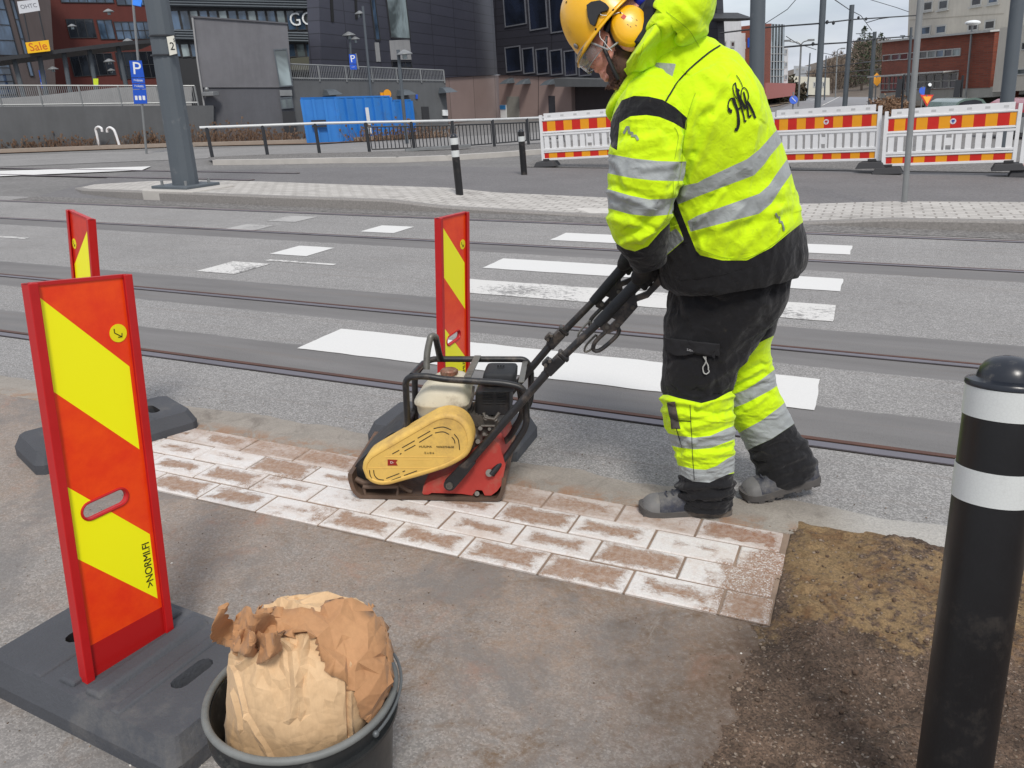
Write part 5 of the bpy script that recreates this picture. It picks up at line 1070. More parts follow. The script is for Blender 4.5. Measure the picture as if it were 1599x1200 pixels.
# belt guard
gout = smooth_curve([(97, 905), (104, 862), (128, 826), (160, 800), (300, 718), (500, 602), (550, 578), (605, 567), (665, 577), (718, 610), (753, 665), (768, 728), (760, 782), (735, 826), (690, 860), (600, 905), (450, 952), (330, 985), (262, 1003), (205, 1005), (155, 990), (118, 960)], 90)[:-0 or None]
gd0 = -.052
gp = kst(gout, gd0); gc = np.mean(gp, 0)
b = MB(); rings = []
for dd, kk in ((.03, 1.0), (gd0+.014, 1.0), (gd0+.006, .988), (gd0+.001, .965), (gd0, .94)):
    rings.append([CP.w(gc[0]+(x-gc[0])*1.0*(kk if kk == 1 else 1)-0, t_, dd) if kk == 1 else None for x, t_ in gp])
ga = np.array(gp); tg = np.roll(ga, -1, 0)-np.roll(ga, 1, 0); tg /= np.linalg.norm(tg, axis=1)[:, None]+1e-9; gn = np.c_[tg[:, 1], -tg[:, 0]]
if ((ga-gc)*gn).sum() < 0: gn = -gn
R_ = []
for dd, ins in ((.03, 0), (gd0+.014, 0), (gd0+.006, .003), (gd0+.001, .009), (gd0, .013), (gd0, .017), (gd0+.003, .0195)): R_.append([CP.w(*(p-n_*ins), dd) for p, n_ in zip(ga, gn)])
b.ring(R_, True, True); gd_ = b.build('belt_guard', M_YEL, pc_, smooth=45)
GD = gd0+.003
def slot_(P, r=.0016, nm='cooling_slot', m=M_BLK, dd=GD-.0004):
    b = MB(); C = smooth_curve(P, 14) if len(P) > 2 else P; b.tube([K(x, y, dd) for x, y in C], r, 6); b.build(nm, m, gd_)
for P in ([(283, 810), (325, 787)], [(343, 772), (418, 730)], [(437, 715), (512, 672)], [(533, 657), (590, 647), (638, 664)], [(357, 792), (422, 757)], [(446, 740), (525, 693)], [(542, 683), (590, 676), (626, 692)], [(657, 690), (682, 725), (690, 785)], [(643, 708), (657, 725), (662, 746)], [(247, 958), (325, 928)], [(257, 978), (335, 948)], [(355, 940), (432, 912)], [(329, 812), (338, 806)], [(346, 918), (360, 912)], [(145, 908), (152, 947), (182, 980), (240, 991)], [(170, 908), (176, 940), (197, 962), (232, 968)]): slot_(P)
slot_([(238, 828), (470, 826), (690, 832)], .0013, 'pressed_ridge', M_YEL); slot_([(138, 896), (330, 896), (512, 896)], .0013, 'pressed_ridge', M_YEL); slot_([(345, 845), (520, 845)], .0007, 'pressed_ridge', M_YEL)
ux, uy = CP.e*math.cos(0)+CP.u*0, CP.u
b = MB(); add_text(b, 'HUILIMA', .0115, K(483, 767, GD-.0012), ux, uy, -CP.n, .0003, sx=1.05); add_text(b, '94063754638', .0110, K(602, 769, GD-.0012), ux, uy, -CP.n, .0003, sx=1.05); b.build('lettering', M_BLK, gd_, smooth=0)
b = MB(); add_text(b, '/2 x 816', .0110, K(505, 805, GD-.0012), ux, uy, -CP.n, .0003); b.build('lettering', M_BLK, gd_, smooth=0)
b = MB(); b.prism(kst([(255, 843), (303, 845), (316, 847), (305, 860), (316, 880), (255, 880)], GD), lambda a, t_, d: CP.w(a, t_, d), GD-.0010, GD-.0002); lg = b.build('maker_label', mat('label_red', (150, 40, 30), .5, bump=0), gd_, smooth=0)
b = MB(); add_text(b, 'D-', .0115, K(282, 862, GD-.0014), ux*1.2, uy, -CP.n, .0003); b.build('lettering', mat('label_white', (225, 220, 212), .6, bump=0), lg, smooth=0)
# engine: rounded stacks
def stack(P, d0, d1, nm, m, e=4., n=40, par=pc_, bev=0, sm=50):
    """P: rows (x_left,x_right,y) in the side view; superellipse rings between depths d0 and d1"""
    b = MB(); R_ = []
    for x0, x1, y, *r in P:
        k = r[0] if r else 1.; dm = (d0+d1)/2; A0 = K(x0, y, dm); A1 = K(x1, y, dm); c_ = (A0+A1)/2; hx = np.linalg.norm(A1-A0)/2; hy = (d1-d0)/2*k
        R_.append([c_+CP.e*hx*math.copysign(abs(math.cos(q_))**(2/e), math.cos(q_))+CP.n*hy*math.copysign(abs(math.sin(q_))**(2/e), math.sin(q_)) for q_ in np.linspace(0, 2*math.pi, n, endpoint=False)])
    for r_ in R_:
        pass
    b.ring(R_); return b.build(nm, m, par, smooth=sm, bevel=bev)
tank = stack([(500, 700, 556, .8), (462, 735, 548, .95), (448, 752, 520, 1), (442, 758, 484, 1), (428, 775, 470, 1.06), (428, 775, 462, 1.06), (436, 770, 450, 1.03), (465, 770, 405, .98), (505, 750, 365, .85), (550, 715, 338, .62), (590, 680, 330, .3)], .05, .25, 'fuel_tank', M_CREAM, 3.4)
cp = K(628, 335, .15); b = MB(); b.lathe(cp, CP.u, [(.019, -.006), (.022, .004), (.022, .007)], 28); b.lathe(cp, CP.u, [(.030, .006), (.031, .009), (.031, .020), (.028, .024), (.010, .026), (.002, .026)], 28)
for k in range(14): a = k/14*6.283; b.box(cp+CP.e*.031*math.cos(a)+CP.n*.031*math.sin(a)+CP.u*.014, (.004, .004, .012))
b.build('fuel_cap', mat('cap_rust', (128, 88, 72), .5, metal=.3, var=.35, vs=30, bump=.5, dirt=(176, 160, 140), da=.5, ds=40), tank)
b = MB()
air = stack([(800, 1000, 530), (796, 1006, 520), (796, 1006, 410), (806, 1010, 398), (840, 1030, 392)], .09, .24, 'muffler_guard', M_ENGD, 8)
for j in range(5):
    for i in range(2):
        x = 828+i*82; y = 432+j*17; b = MB(); b.tube([K(x, y+4, .088), K(x+32, y+7, .086), K(x+66, y+3, .088)], .0016, 6); b.build('louvre', M_BLK, air)
af = stack([(832, 1030, 352, 1), (834, 1034, 345), (842, 1036, 305, 1), (850, 1030, 292, .92), (870, 1015, 288, .8)], .13, .27, 'air_filter', M_GRIP, 7)
b = MB(); [b.cyl(K(x, 286, .2), K(x+2, 272, .2), .0035, n=8) for x in (922, 938, 954)]; b.tube([K(918, 286, .2), K(960, 286, .2)], .004, 8); b.build('cover_knob', M_GRIP, af)
b = MB()
for k in range(11): # cylinder fins
    x0 = 706+k*19; P = [K(x0, 560+k*4, .08), K(x0+14, 556+k*4, .08), K(x0+60, 640+k*1, .08), K(x0+46, 644+k*1, .08)]
    b.hexa(P+[p+CP.n*.12 for p in P])
b.build('cylinder_fins', M_ENG, pc_, smooth=0)
stack([(640, 900, 765), (620, 920, 700), (650, 915, 640), (690, 890, 600), (700, 870, 560)], .085, .26, 'crankcase', M_ENG, 4)
stack([(470, 720, 640), (468, 730, 590), (480, 735, 560)], .07, .25, 'engine_shroud', M_ENGD, 5)
b = MB()
for x, y, r in ((850, 590, .010), (905, 600, .008), (770, 700, .014), (815, 655, .008), (680, 640, .010), (838, 690, .006), (870, 660, .006), (745, 655, .007), (800, 735, .009)): b.cyl(K(x, y, .065), K(x, y, .09), r, n=12)
b.tube([K(835, 560, .07), K(845, 590, .065), K(900, 600, .065), K(930, 560, .07)], .006, 8); b.tube([K(820, 640, .07), K(900, 640, .07), K(900, 690, .07), K(830, 700, .07)], .005, 8); b.tube(smooth_curve([tuple(K(765, 420, .05)), tuple(K(745, 520, .06)), tuple(K(700, 560, .06))], 10) if False else [K(775, 400, .06), K(768, 470, .055), K(745, 530, .06)], .005, 8)
b.build('engine_fittings', M_ENG, pc_)
def ctube(P, r, nm, m=M_TUBE, n=12, par=pc_, cnt=60):
    pts = np.array([K(*p) for p in P]); s = np.r_[0, np.cumsum(np.linalg.norm(np.diff(pts, axis=0), axis=1))]
    # rounded corners
    out = [pts[0]]
    for i in range(1, len(pts)-1):
        a, p, c_ = pts[i-1], pts[i], pts[i+1]; rr = min(.035, .45*np.linalg.norm(p-a), .45*np.linalg.norm(c_-p)); A_ = p+_n(a-p)*rr; C_ = p+_n(c_-p)*rr
        for t_ in np.linspace(0, 1, 7): out.append((1-t_)**2*A_+2*t_*(1-t_)*p+t_*t_*C_)
    out.append(pts[-1]); b = MB(); b.tube(out, r, n); return b.build(nm, m, par, smooth=60)
RT = .0116
ctube([(378, 668, .03), (362, 345, .03), (480, 338, .03), (590, 358, .03), (960, 382, .03), (1085, 410, .03), (1098, 640, .03), (985, 810, .03), (880, 935, .0)], RT*1.05, 'roll_frame')
ctube([(425, 640, .30), (418, 330, .30), (500, 236, .33), (1090, 238, .33), (1122, 300, .33), (1122, 490, .33), (1030, 640, .33), (925, 765, .30)], RT*1.05, 'roll_frame')
ctube([(1050, 400, .10), (1075, 560, .10), (1000, 700, .12), (925, 770, .12)], RT, 'roll_frame')
b = MB(); A_, B2 = K(800, 222, .32), K(738, 350, .04); w_ = CP.e*.013; b.hexa([A_-w_, A_+w_, B2+w_, B2-w_, A_-w_+CP.u*.006, A_+w_+CP.u*.006, B2+w_+CP.u*.006, B2-w_+CP.u*.006]); b.build('cross_strut', M_STRUT, pc_, smooth=0, bevel=.0015)
b = MB(); A_, B2 = K(1086, 258, .32), K(1062, 382, .04); b.hexa([A_-w_*.8, A_+w_*.8, B2+w_*.8, B2-w_*.8, A_-w_*.8+CP.u*.006, A_+w_*.8+CP.u*.006, B2+w_*.8+CP.u*.006, B2-w_*.8+CP.u*.006]); b.build('cross_strut', M_STRUT, pc_, smooth=0, bevel=.0015)
ctube([(400, 338, .03), (470, 262, .28)], RT, 'cross_tube'); ctube([(490, 300, .16), (492, 200, .18), (516, 95, .20), (545, 100, .22), (572, 236, .32)], .0125, 'lifting_eye', M_STRUT); ctube([(545, 110, .22), (566, 190, .28), (578, 240, .32)], .011, 'lifting_eye')
# pivot arms and handle bars
b = MB(); P0, P1 = K(632, 992, -.030), K(712, 905, -.024); ax2 = _n(P1-P0); sd2 = np.cross(ax2, CP.n)
f2 = lambda a, t_, d: P0+ax2*a+sd2*t_+CP.n*d; Lp = np.linalg.norm(P1-P0)
b.prism([(-.018*math.sin(q_)*0-.022*math.cos(q_), .022*math.sin(q_)) for q_ in np.linspace(-1.57, 1.57, 12)][::-1]+[(Lp, -.017), (Lp+.03, -.013), (Lp+.03, .013), (Lp, .017)] if False else [(.022*math.cos(q_), .022*math.sin(q_)) for q_ in np.linspace(math.pi/2, 3*math.pi/2, 12)]+[(Lp, -.020), (Lp+.055, -.015), (Lp+.055, .015), (Lp, .020)], f2, -.010, .012)
arm = b.build('pivot_arm', M_TUBE, pc_, bevel=.003)
b = MB(); b.cyl(P0-CP.n*.016, P0+CP.n*.03, .0125, n=20); b.lathe(P0-CP.n*.016, -CP.n, [(.0125, 0), (.0125, .004), (.008, .004), (.008, -.001), (.001, -.001)], 16, caps=False); b.build('pivot_bolt', M_ENG, arm)
k6 = lambda x, y: (780+x/3.53, 380+y/3.53)
def handle(off, nm_extra=0):
    D = -.012 if not off else DEP-.012
    sh = (CP.n*DEP) if off else np.zeros(3)
    if not off: H0, H1, H2, H3 = K(700, 915, -.02), CP.px(868, 568, D), CP.px(*k6(545, 440), D), TN1
    else: H0, H1, H2, H3 = K(700, 915, -.02)+CP.n*DEP, TF0, CP.px(*k6(520, 320), D), TF1
    ud = _n(H3-H1); side = _n(np.cross(ud, CP.n)); side = side if side[2] < 0 else -side      # down/right of the bar
    hb = MB(); hb.tube([H0, H1-ud*.02], .0145, 14); hb.tube([H1-ud*.06, H2], .0135, 14); o1 = hb.build('handle_bar', M_TUBE, pc_)
    hb = MB(); hb.tube([H2-ud*.005, H2+ud*.02, H3, H3+ud*.03], [.017, .0185, .0185, .017], 16); hb.build('grip', M_GRIP, o1)
    hb = MB(); c_ = H1-ud*.005; R2 = np.array([ud, CP.n, side]).T
    hb.box(c_, (.075, .040, .036), R2); hb.box(c_-side*.024-ud*.012, (.032, .030, .024), R2); hb.box(c_+ud*.045, (.014, .046, .044), R2); cl_ = hb.build('clamp', M_TUBE, o1, bevel=.004)
    for q_ in (-.018, .018):
        hb = MB(); hb.cyl(c_-side*.024+ud*(q_-.012)*.6-CP.n*.026, c_-side*.024+ud*(q_-.012)*.6, .006, n=8); hb.build('clamp_bolt', M_BOLT, cl_)
    # shock bracket under the grip: a flat plate with openings, link and loop
    o_ = H2; Lg = np.linalg.norm(H3-H2); f3 = lambda a, t_, d: o_+ud*a+side*t_+CP.n*d
    outl = [(Lg-.015, .008), (Lg+.028, .030), (Lg+.030, .046), (Lg+.018, .056), (Lg-.060, .058), (Lg-.095, .040), (Lg-.105, .055), (.030, .062), (.0, .050), (-.01, .02), (.0, .008)]
    hole1 = [(Lg-.020, .018), (Lg+.000, .034), (Lg-.050, .040), (Lg-.085, .024), (Lg-.078, .018)]; hole2 = [(.022, .020), (.045, .020), (.050, .034), (.022, .034)]
    hb = MB(); hb.prism(outl, f3, -.007, .007, [hole1[::-1], hole2[::-1]]); br = hb.build('shock_bracket', M_TUBE, o1, bevel=.002)
    for a, t_ in ((Lg+.010, .044), (Lg-.118, .044), (.012, .030), (.040, .050)):
        hb = MB(); hb.cyl(f3(a, t_, -.011), f3(a, t_, .011), .0075, n=12); hb.lathe(f3(a, t_, -.011), -CP.n, [(.005, 0), (.005, .003), (.001, .003)], 8, caps=False); hb.build('bracket_bolt', M_ENG, br)
    hb = MB(); hb.tube([f3(*p, 0) for p in smooth_curve([(.035, .052), (.020, .075), (-.060, .072), (-.078, .055), (-.055, .040), (.0, .040)], 24)], .0075, 8); hb.build('shock_loop', M_TUBE, o1)
    if not off:
        hb = MB()
        for k_ in range(2): hb.tube([f3(x-.02*k_, y-.03+.05*k_, .03) for x, y in smooth_curve([(-.02, .01), (-.07, .012), (-.09, .024), (-.07, .034), (-.03, .026), (-.02, .01)], 22)], .004, 6)
        hb.build('cable_loop', M_STRUT, o1)
    return H3, ud, side
h1_ = handle(False); h2_ = handle(True)
b = MB(); b.tube([h1_[0]-h1_[1]*.01, (h1_[0]+h2_[0])/2-h1_[1]*.01, h2_[0]-h2_[1]*.01], .012, 12); b.build('cross_bar', M_TUBE, pc_)
# ================================================================= ACROSS THE STREET
M_WP = mat('barrier_white', (226, 226, 226), .45, var=.06, vs=2, bump=0, dirt=(168, 166, 162), da=.2, ds=3)
M_BR = mat('barrier_red', (200, 34, 24), .4, var=.06, bump=0); M_BO = mat('barrier_orange', (232, 156, 20), .4, var=.06, bump=0)
M_FOOT = mat('foot_rubber', (58, 58, 60), .85, var=.2)
BGR = 'red and orange striped white barriers along the gravel'
def barrier(A, B, Hh, label, sticker=None):
    pl = Plane(A, B); L_ = pl.L; ro = thing('road_barrier', label, 'barrier', (pl.o+pl.e*L_/2), BGR); t0 = .12
    T = lambda f: t0+f*(Hh-t0)
    b = MB(); b.pbox(pl, 0, .055, T(0), T(1.0), -.03, .03); b.pbox(pl, L_-.055, L_, T(0), T(1.0), -.03, .03)
    for a, c_ in ((0, .035), (.17, .195), (.215, .255), (.545, .585), (.60, .625), (.875, .90)): b.pbox(pl, .055, L_-.055, T(a), T(c_), -.028, .028)
    b.pbox(pl, .055, L_-.055, T(.035), T(.17), -.010, .012); b.pbox(pl, .055, L_-.055, T(.625), T(.875), -.010, .012)
    b.pbox(pl, .10, L_-.10, T(.9), T(1.03), -.016, .016)
    n = 13; w_ = (L_-.11)/n
    for i in range(n):
        ww = w_*(.62 if i != n//2 else .9); c_ = .055+w_*(i+.5)
        if i == n//2:
            b.pbox(pl, c_-ww/2, c_-ww/2+.025, T(.255), T(.545), -.02, .02); b.pbox(pl, c_+ww/2-.025, c_+ww/2, T(.255), T(.545), -.02, .02); b.pbox(pl, c_-ww/2+.025, c_+ww/2-.025, T(.34), T(.47), -.018, .018)
        else: b.pbox(pl, c_-ww/2, c_+ww/2, T(.255), T(.545), -.018, .018)
    b.build('frame', M_WP, ro, smooth=0)
    for nm, a, c_ in (('upper_stripe_panel', .64, .86), ('lower_stripe_panel', .045, .16)):
        b = MB(); n2 = 12; st_ = (L_-.13)/(n2-.9); x = .065
        for i in range(n2):
            x1 = min(x+st_*(.55 if i == 0 else 1), L_-.065); b.pbox(pl, x, x1, T(a), T(c_), -.0135, -.0102, i % 2); x = x1
            if x >= L_-.066: break
        b.build(nm, [M_BR, M_BO], ro, smooth=0)
    b = MB()
    for k in range(7): a = .22+k*(L_-.44)/6; b.pbox(pl, a-.035, a+.035, T(.945), T(.985), -.0175, -.0162)
    b.build('grip_recesses', mat('recess_grey', (190, 190, 190), .6, bump=0), ro, smooth=0)
    if sticker:
        b = MB(); c0 = (L_*.52, T(.76)); b.prism([(c0[0]+.045*math.cos(q), c0[1]+.045*math.sin(q)) for q in np.linspace(0, 6.28, 20, endpoint=False)], pl.w, -.0165, -.0142); s1 = b.build('round_sticker', mat('sticker_pale', (206, 206, 214), .5, bump=0), ro, smooth=0)
        b = MB(); b.pbox(pl, c0[0]-.024, c0[0]+.024, c0[1]-.006, c0[1]+.022, -.0180, -.0168); b.pbox(pl, c0[0]-.008, c0[0]+.008, c0[1]-.03, c0[1]-.006, -.0180, -.0168); b.build('emblem', mat('sticker_'+('a' if sticker == 1 else 'b'), (170, 36, 60) if sticker == 1 else (40, 60, 140), .5, bump=0), s1, smooth=0)
    for c_ in (.10, L_-.10):
        b = MB(); W_ = pl.w; a0, a1 = c_-.24, c_+.24
        b.hexa([W_(a0, .0, -.19), W_(a1, .0, -.19), W_(a1, .0, .19), W_(a0, .0, .19), W_(a0+.05, .10, -.14), W_(a1-.05, .10, -.14), W_(a1-.05, .10, .14), W_(a0+.05, .10, .14)]); b.pbox(pl, c_-.07, c_+.07, .10, .15, -.04, .04); b.build('foot', M_FOOT, ro, smooth=0, bevel=.012)
bp = lambda px, py: G(px, py, 0.)
A3, B3 = bp(1203, 265), bp(1371, 270); A4, B4 = bp(1376, 271), bp(1584, 275)
HB = hgt(A3, 1201, 176)
d3 = _n(A3-B3)
barrier(A3, B3, HB, 'barrier right of the worker with a red and blue round sticker', 1)
barrier(A4, B4, hgt(B4, 1599, 172), 'barrier behind the grey sign post, with a blue round sticker', 2)
d4 = _n(B4-A4); barrier(B4+d4*.05, B4+d4*2.1, hgt(B4, 1599, 172), 'barrier cut off by the right edge of the photo', None)
A1, B1 = bp(848, 260), bp(1003, 262); barrier(A1, B1, hgt(A1, 848, 180), 'barrier left of the worker, starting beside a black bollard', None)
L3 = np.linalg.norm(B1-A1); e1b = _n(A3-B1); barrier(B1+e1b*.06, A3-e1b*.06, HB, 'barrier mostly hidden behind the worker', None)

M_MAST = mat('mast_grey', (82, 89, 95), .55, var=.08, vs=1.5, bump=.1, bs=30, dirt=(130, 132, 132), da=.15, ds=2)
M_GALV = mat('galvanised', (138, 140, 140), .45, metal=.45, var=.15, vs=3, bump=.1)
M_DARKM = mat('dark_metal', (44, 46, 50), .55, var=.1, vs=3, bump=0)
M_WHITE = mat('sign_white', (225, 228, 228), .5, var=.04, bump=0); M_BLUE2 = mat('sign_blue', (24, 82, 190), .5, var=.06, bump=0)
# --- tapered mast with number plate
MBp = at(291, 292, 11.4); MBp[2] = 0; r0 = 15.5/F*float((at(291, 288, 11.4)-CAMP)@EF); mt = at(245, 0, float(G(291, 290, .17)[1])); zz = G(291, 290, .17)
ax = _n(mt-zz); top = zz+ax*7.5
ro = thing('tram_mast', 'thick tapered grey mast on a bolted plinth, carrying the number plate', 'mast', MBp, 'tram line masts')
b = MB(); b.tube([zz-ax*.02, mt, top], [r0*1.16, r0*1.0, r0*.8], 12); b.build('pole', M_MAST, ro, smooth=20)
b = MB(); b.box(zz+np.array([0, 0, .0]), (.74, .74, .05)); b.build('base_plate', M_MAST, ro, bevel=.01)
b = MB(); b.box([zz[0]+.1, zz[1]-.05, (zz[2])*.5-.03], (1.05, .95, max(.04, zz[2]+.02))); b.build('plinth', M_KL, ro, bevel=.02)
for sx, sy in ((-.25, -.25), (.25, -.25), (.25, .25), (-.25, .25)):
    b = MB(); b.cyl(zz+np.array([sx, sy, .02]), zz+np.array([sx, sy, .10]), .022, n=8); b.build('anchor_bolt', M_GALV, ro)
PLM = Plane(zz-ER*3, zz+ER*3, up=ax)
PLM.o = PLM.o-PLM.n*(r0+.02)
b = MB(); q = [PLM.st(x, y) for x, y in ((261, 58), (272, 56), (277, 84), (266, 87))]; b.prism(q, PLM.w, -.012, .012); np_ = b.build('number_plate', mat('plate_cream', (214, 212, 200), .5, bump=0), ro, smooth=0, bevel=.004)
b = MB(); c0 = PLM.px(269.5, 73, -.0145); add_text(b, '2', .155, c0, PLM.e, PLM.u, -PLM.n, .002); add_text(b, '5', .07, PLM.px(272.5, 63.5, -.0145), PLM.e, PLM.u, -PLM.n, .002); b.build('numeral', M_BLK, np_, smooth=0)
for y in (57, 87):
    b = MB(); c0 = PLM.px(254 if y < 70 else 257, y, r0); b.lathe(c0-ax*.008, ax, [(r0*1.09, 0), (r0*1.09, .02)], 16); b.build('strap', M_DARKM, ro)
# --- plain grey sign post
s0 = G(1412, 323, .02); s1 = at(1438, 0, s0[1]); axs = _n(s1-s0)
b = MB(); b.tube([s0-axs*.05, s1, s0+axs*2.9], .035, 14); b.lathe(s0-axs*.02, axs, [(.07, 0), (.07, .015), (.04, .03)], 16)
tag(b.build('sign_post', M_GALV, None, origin=s0), 'plain galvanised grey post in front of the right hand barriers', 'post')
# --- tram poles on the right
def pole(px0, py0, px1, py1, Y, w0, w1, label, Htop=None, grp='tram line masts', nm='tram_mast', cat='mast', m=M_MAST, arms=()):
    P0, P1 = at(px0, py0, Y), at(px1, py1, Y); ax = _n(P1-P0); bs = P0-ax*(P0[2]/ax[2]); z = float((P0-CAMP)@EF); tp = P1 if Htop is None else bs+ax*Htop
    b = MB(); b.tube([bs-ax*.1, P0, tp], [w0/2*z/F, w0/2*z/F, w1/2*z/F], 12)
    for (ax0, ay0, ax1, ay1) in arms: b.tube([at(ax0, ay0, Y), at(ax1, ay1, Y)], .03, 6)
    bs[2] = 0; return tag(b.build(nm, m, None, origin=bs), label, cat, grp)
pole(1181, 170, 1184, 0, 20, 23, 21, 'thick mast rising just right of the worker\'s back', 8.5)
pole(1277, 168, 1286, 0, 42, 9.5, 9, 'mast right of the glass fronted brick tower, cut by the top edge', 9)
pole(1319.5, 167, 1331, 8, 52, 7.5, 7, 'mast with its top just inside the sky, left of the treed hill')
pole(1359, 165, 1366.5, 50, 66, 6.5, 5.5, 'shorter mast at the left end of the curved brick building', arms=((1337, 53, 1366, 53),))
pole(1572, 168, 1590, 0, 21, 20, 18, 'thick mast in front of the beige wing near the right edge', 8.5)
pole(1261, 147, 1265.5, 83, 110, 2.4, 2.0, 'thin far mast between the lamp and the glass tower')
pole(1288, 149, 1290.5, 87, 100, 2.2, 1.8, 'thin far mast between two nearer masts')
pole(1405, 163, 1410.5, 56, 60, 3.6, 2.4, 'slim mast in front of the left brick windows', arms=((1406, 56, 1414, 56),))
pole(1417, 163, 1423.5, 43, 50, 4.6, 3.8, 'slim mast close left of the grey sign post')
pole(1531, 160, 1541, 56, 48, 5.2, 4.0, 'slim mast in front of the plain end of the brick wall')
LG = 'street lamps'
def lamp(P, Y, r, arms, label):
    b = MB(); pts = [at(x, y, Y) for x, y in P]; b0 = pts[0]-UP*(pts[0][2]/UP[2]); b.tube([b0]+pts, r, 8)
    for A in arms:
        q = [at(x, y, Y) for x, y in smooth_curve(A, 10)]; b.tube(q, r*.7, 6); b.box(q[-1], (r*7, r*3, r*2))
    b0[2] = 0; return tag(b.build('street_lamp', M_GALV, None, origin=b0), label, 'street lamp', LG)
lamp([(1247, 165), (1251.5, 70)], 70, .07, [[(1251.5, 70), (1247, 66), (1240, 66), (1230, 64)], [(1251.5, 70), (1255, 66), (1261, 64), (1267, 63)]], 'twin armed street lamp right of the glass tower')
lamp([(1305, 150), (1308, 80)], 120, .08, [[(1308, 82), (1309, 78), (1312, 76.5), (1317, 76)]], 'far single armed lamp between two masts')
lamp([(1507, 168), (1519, 38)], 48, .05, [], 'slim pale lamp post in front of the brick wall')
b = MB(); b.sphere(at(1519.5, 36, 47.9), (.35, .35, .12), 12); lh = b.build('lamp_head', M_WHITE, None, origin=at(1519.5, 36, 47.9)); lh.parent = [o for o in COL.objects if o.get('label') == 'slim pale lamp post in front of the brick wall'][0]; lh.location = Vector(lh['_o'])-lh.parent.location
# --- overhead wires
def wire(P, label, r=.02, sag=0, ins=()):
    b = MB(); q = [at(*p) for p in P]; out = []
    for a, c_ in zip(q[:-1], q[1:]):
        for t_ in np.linspace(0, 1, 8, endpoint=False): out.append(a+(c_-a)*t_-UP*sag*4*t_*(1-t_))
    out.append(q[-1]); b.tube(out, r, 5)
    for x, y, Y in ins: b.sphere(at(x, y, Y), (.07, .07, .09), 8)
    return tag(b.build('overhead_wire', M_DARKM, None, origin=q[0]), label, 'wire', 'overhead tram wires')
wire([(1125, 52, 40), (1200, 43, 40), (1281, 37, 42), (1330, 31, 52), (1440, 24, 60)], 'heavier upper wire crossing two masts to the beige building', .035, ins=((1292, 35, 42), (1302, 36, 42), (1341, 28, 52), (1353, 30, 52)))
wire([(1225, 74, 42), (1270, 70, 42), (1320, 67, 52), (1366, 61, 66), (1425, 57, 55)], 'heavier lower wire crossing three masts to the brick building', .04, ins=((1270, 69, 42), (1343, 61, 55), (1377, 60, 60)))
wire([(1182, 46, 30), (1230, 15, 30), (1250, -8, 30)], 'thin wire rising to the top left of the sky', .012); wire([(1304, 0, 40), (1326, 15, 52), (1345, 25, 55), (1362, 48, 66)], 'thin wire sloping down from the top to the far mast', .02)
wire([(1353, 36, 60), (1373, 30, 60), (1393, 27, 60)], 'short bowed stay under the upper wire', .025); wire([(1228, 57, 50), (1245, 68, 50), (1275, 78, 60)], 'thin wire sloping down beside the twin armed lamp', .02)
wire([(1360, 0, 50), (1400, 12, 50), (1420, 19, 50)], 'thin wire sloping down to the beige building', .015); wire([(1285, 83, 60), (1335, 93, 80), (1380, 102, 90)], 'thin wire dipping behind the masts', .02)
wire([(1284, 106, 80), (1350, 98, 80), (1428, 89, 60)], 'wire crossing the top of the brick windows', .045); wire([(1250, 116, 80), (1330, 112, 80), (1400, 106, 60)], 'lower wire in front of the treed hill', .03); wire([(1330, 119, 80), (1380, 119, 70), (1404, 111, 60)], 'lowest wire beside the left brick windows', .03)

# --- buildings on the right
def wallmat(name, col, var=.08, panel=None, **k):
    t = NT(name); o = t.obj(); c = t.mix(1., col, t.gray(t.map(t.noise(o, .6, 6, .7), .3, .7, 1-var, 1+var)), 'MULTIPLY'); c = t.mix(1., c, t.gray(t.map(t.noise(t.obj((3, 3, .3)), 1.2, 5, .7), .35, .7, .92, 1.05)), 'MULTIPLY')
    return t.out(c, k.get('rough', .85), k.get('metal', 0), None)
def brickmat(name, c1, c2, mo, s=1.):
    t = NT(name); o = t.obj(); X, Y, Z = t.xyz(o); v = t.n('ShaderNodeCombineXYZ', {0: t.math('ADD', X, Y), 1: Z, 2: 0.}).outputs[0]
    bt = t.n('ShaderNodeTexBrick', {'Vector': v, 'Scale': s, 'Color1': lin(c1), 'Color2': lin(c2), 'Mortar': lin(mo), 'Mortar Size': .012, 'Brick Width': .28, 'Row Height': .085})
    c = t.mix(1., bt.outputs['Color'], t.gray(t.map(t.noise(o, .5, 6, .7), .3, .7, .85, 1.12)), 'MULTIPLY'); return t.out(c, .85)
M_BRICK = brickmat('red_brick', (142, 72, 52), (122, 60, 44), (118, 78, 64))
M_BEIGE = wallmat('beige_render', (196, 190, 178)); M_PALEC = wallmat('pale_concrete', (168, 166, 158)); M_WB = wallmat('white_render', (214, 214, 214))
def glassmat(name, col, lit=0.):
    t = NT(name); o = t.obj(); n = t.noise(t.obj((1, 1, .6)), .55, 3, .6, .6); c = t.mix(t.map(n, .42, .6), tuple(int(x*.55) for x in col), col)
    return t.out(c, .06, 0, t.bump(t.noise(o, .8, 2), .02, .15), **{'Specular IOR Level': .8})
M_GL = glassmat('window_glass', (52, 58, 66)); M_GLB = glassmat('blue_glass', (84, 108, 134)); M_GLP = glassmat('pale_glass', (150, 164, 166)); M_GLD = glassmat('purple_dark_glass', (40, 40, 60))
M_FR = mat('window_frame_pale', (178, 178, 174), .6, bump=0); M_FRD = mat('window_frame_dark', (44, 45, 48), .6, bump=0)
def block(root, pl, P, d0, d1, nm, m, lab=None):
    """extruded outline given by photo points on the facade plane"""
    b = MB(); b.prism([pl.st(x, y) for x, y in P], pl.w, d0, d1); o = b.build(nm, m, root, smooth=0)
    if lab: o['label'] = lab
    return o
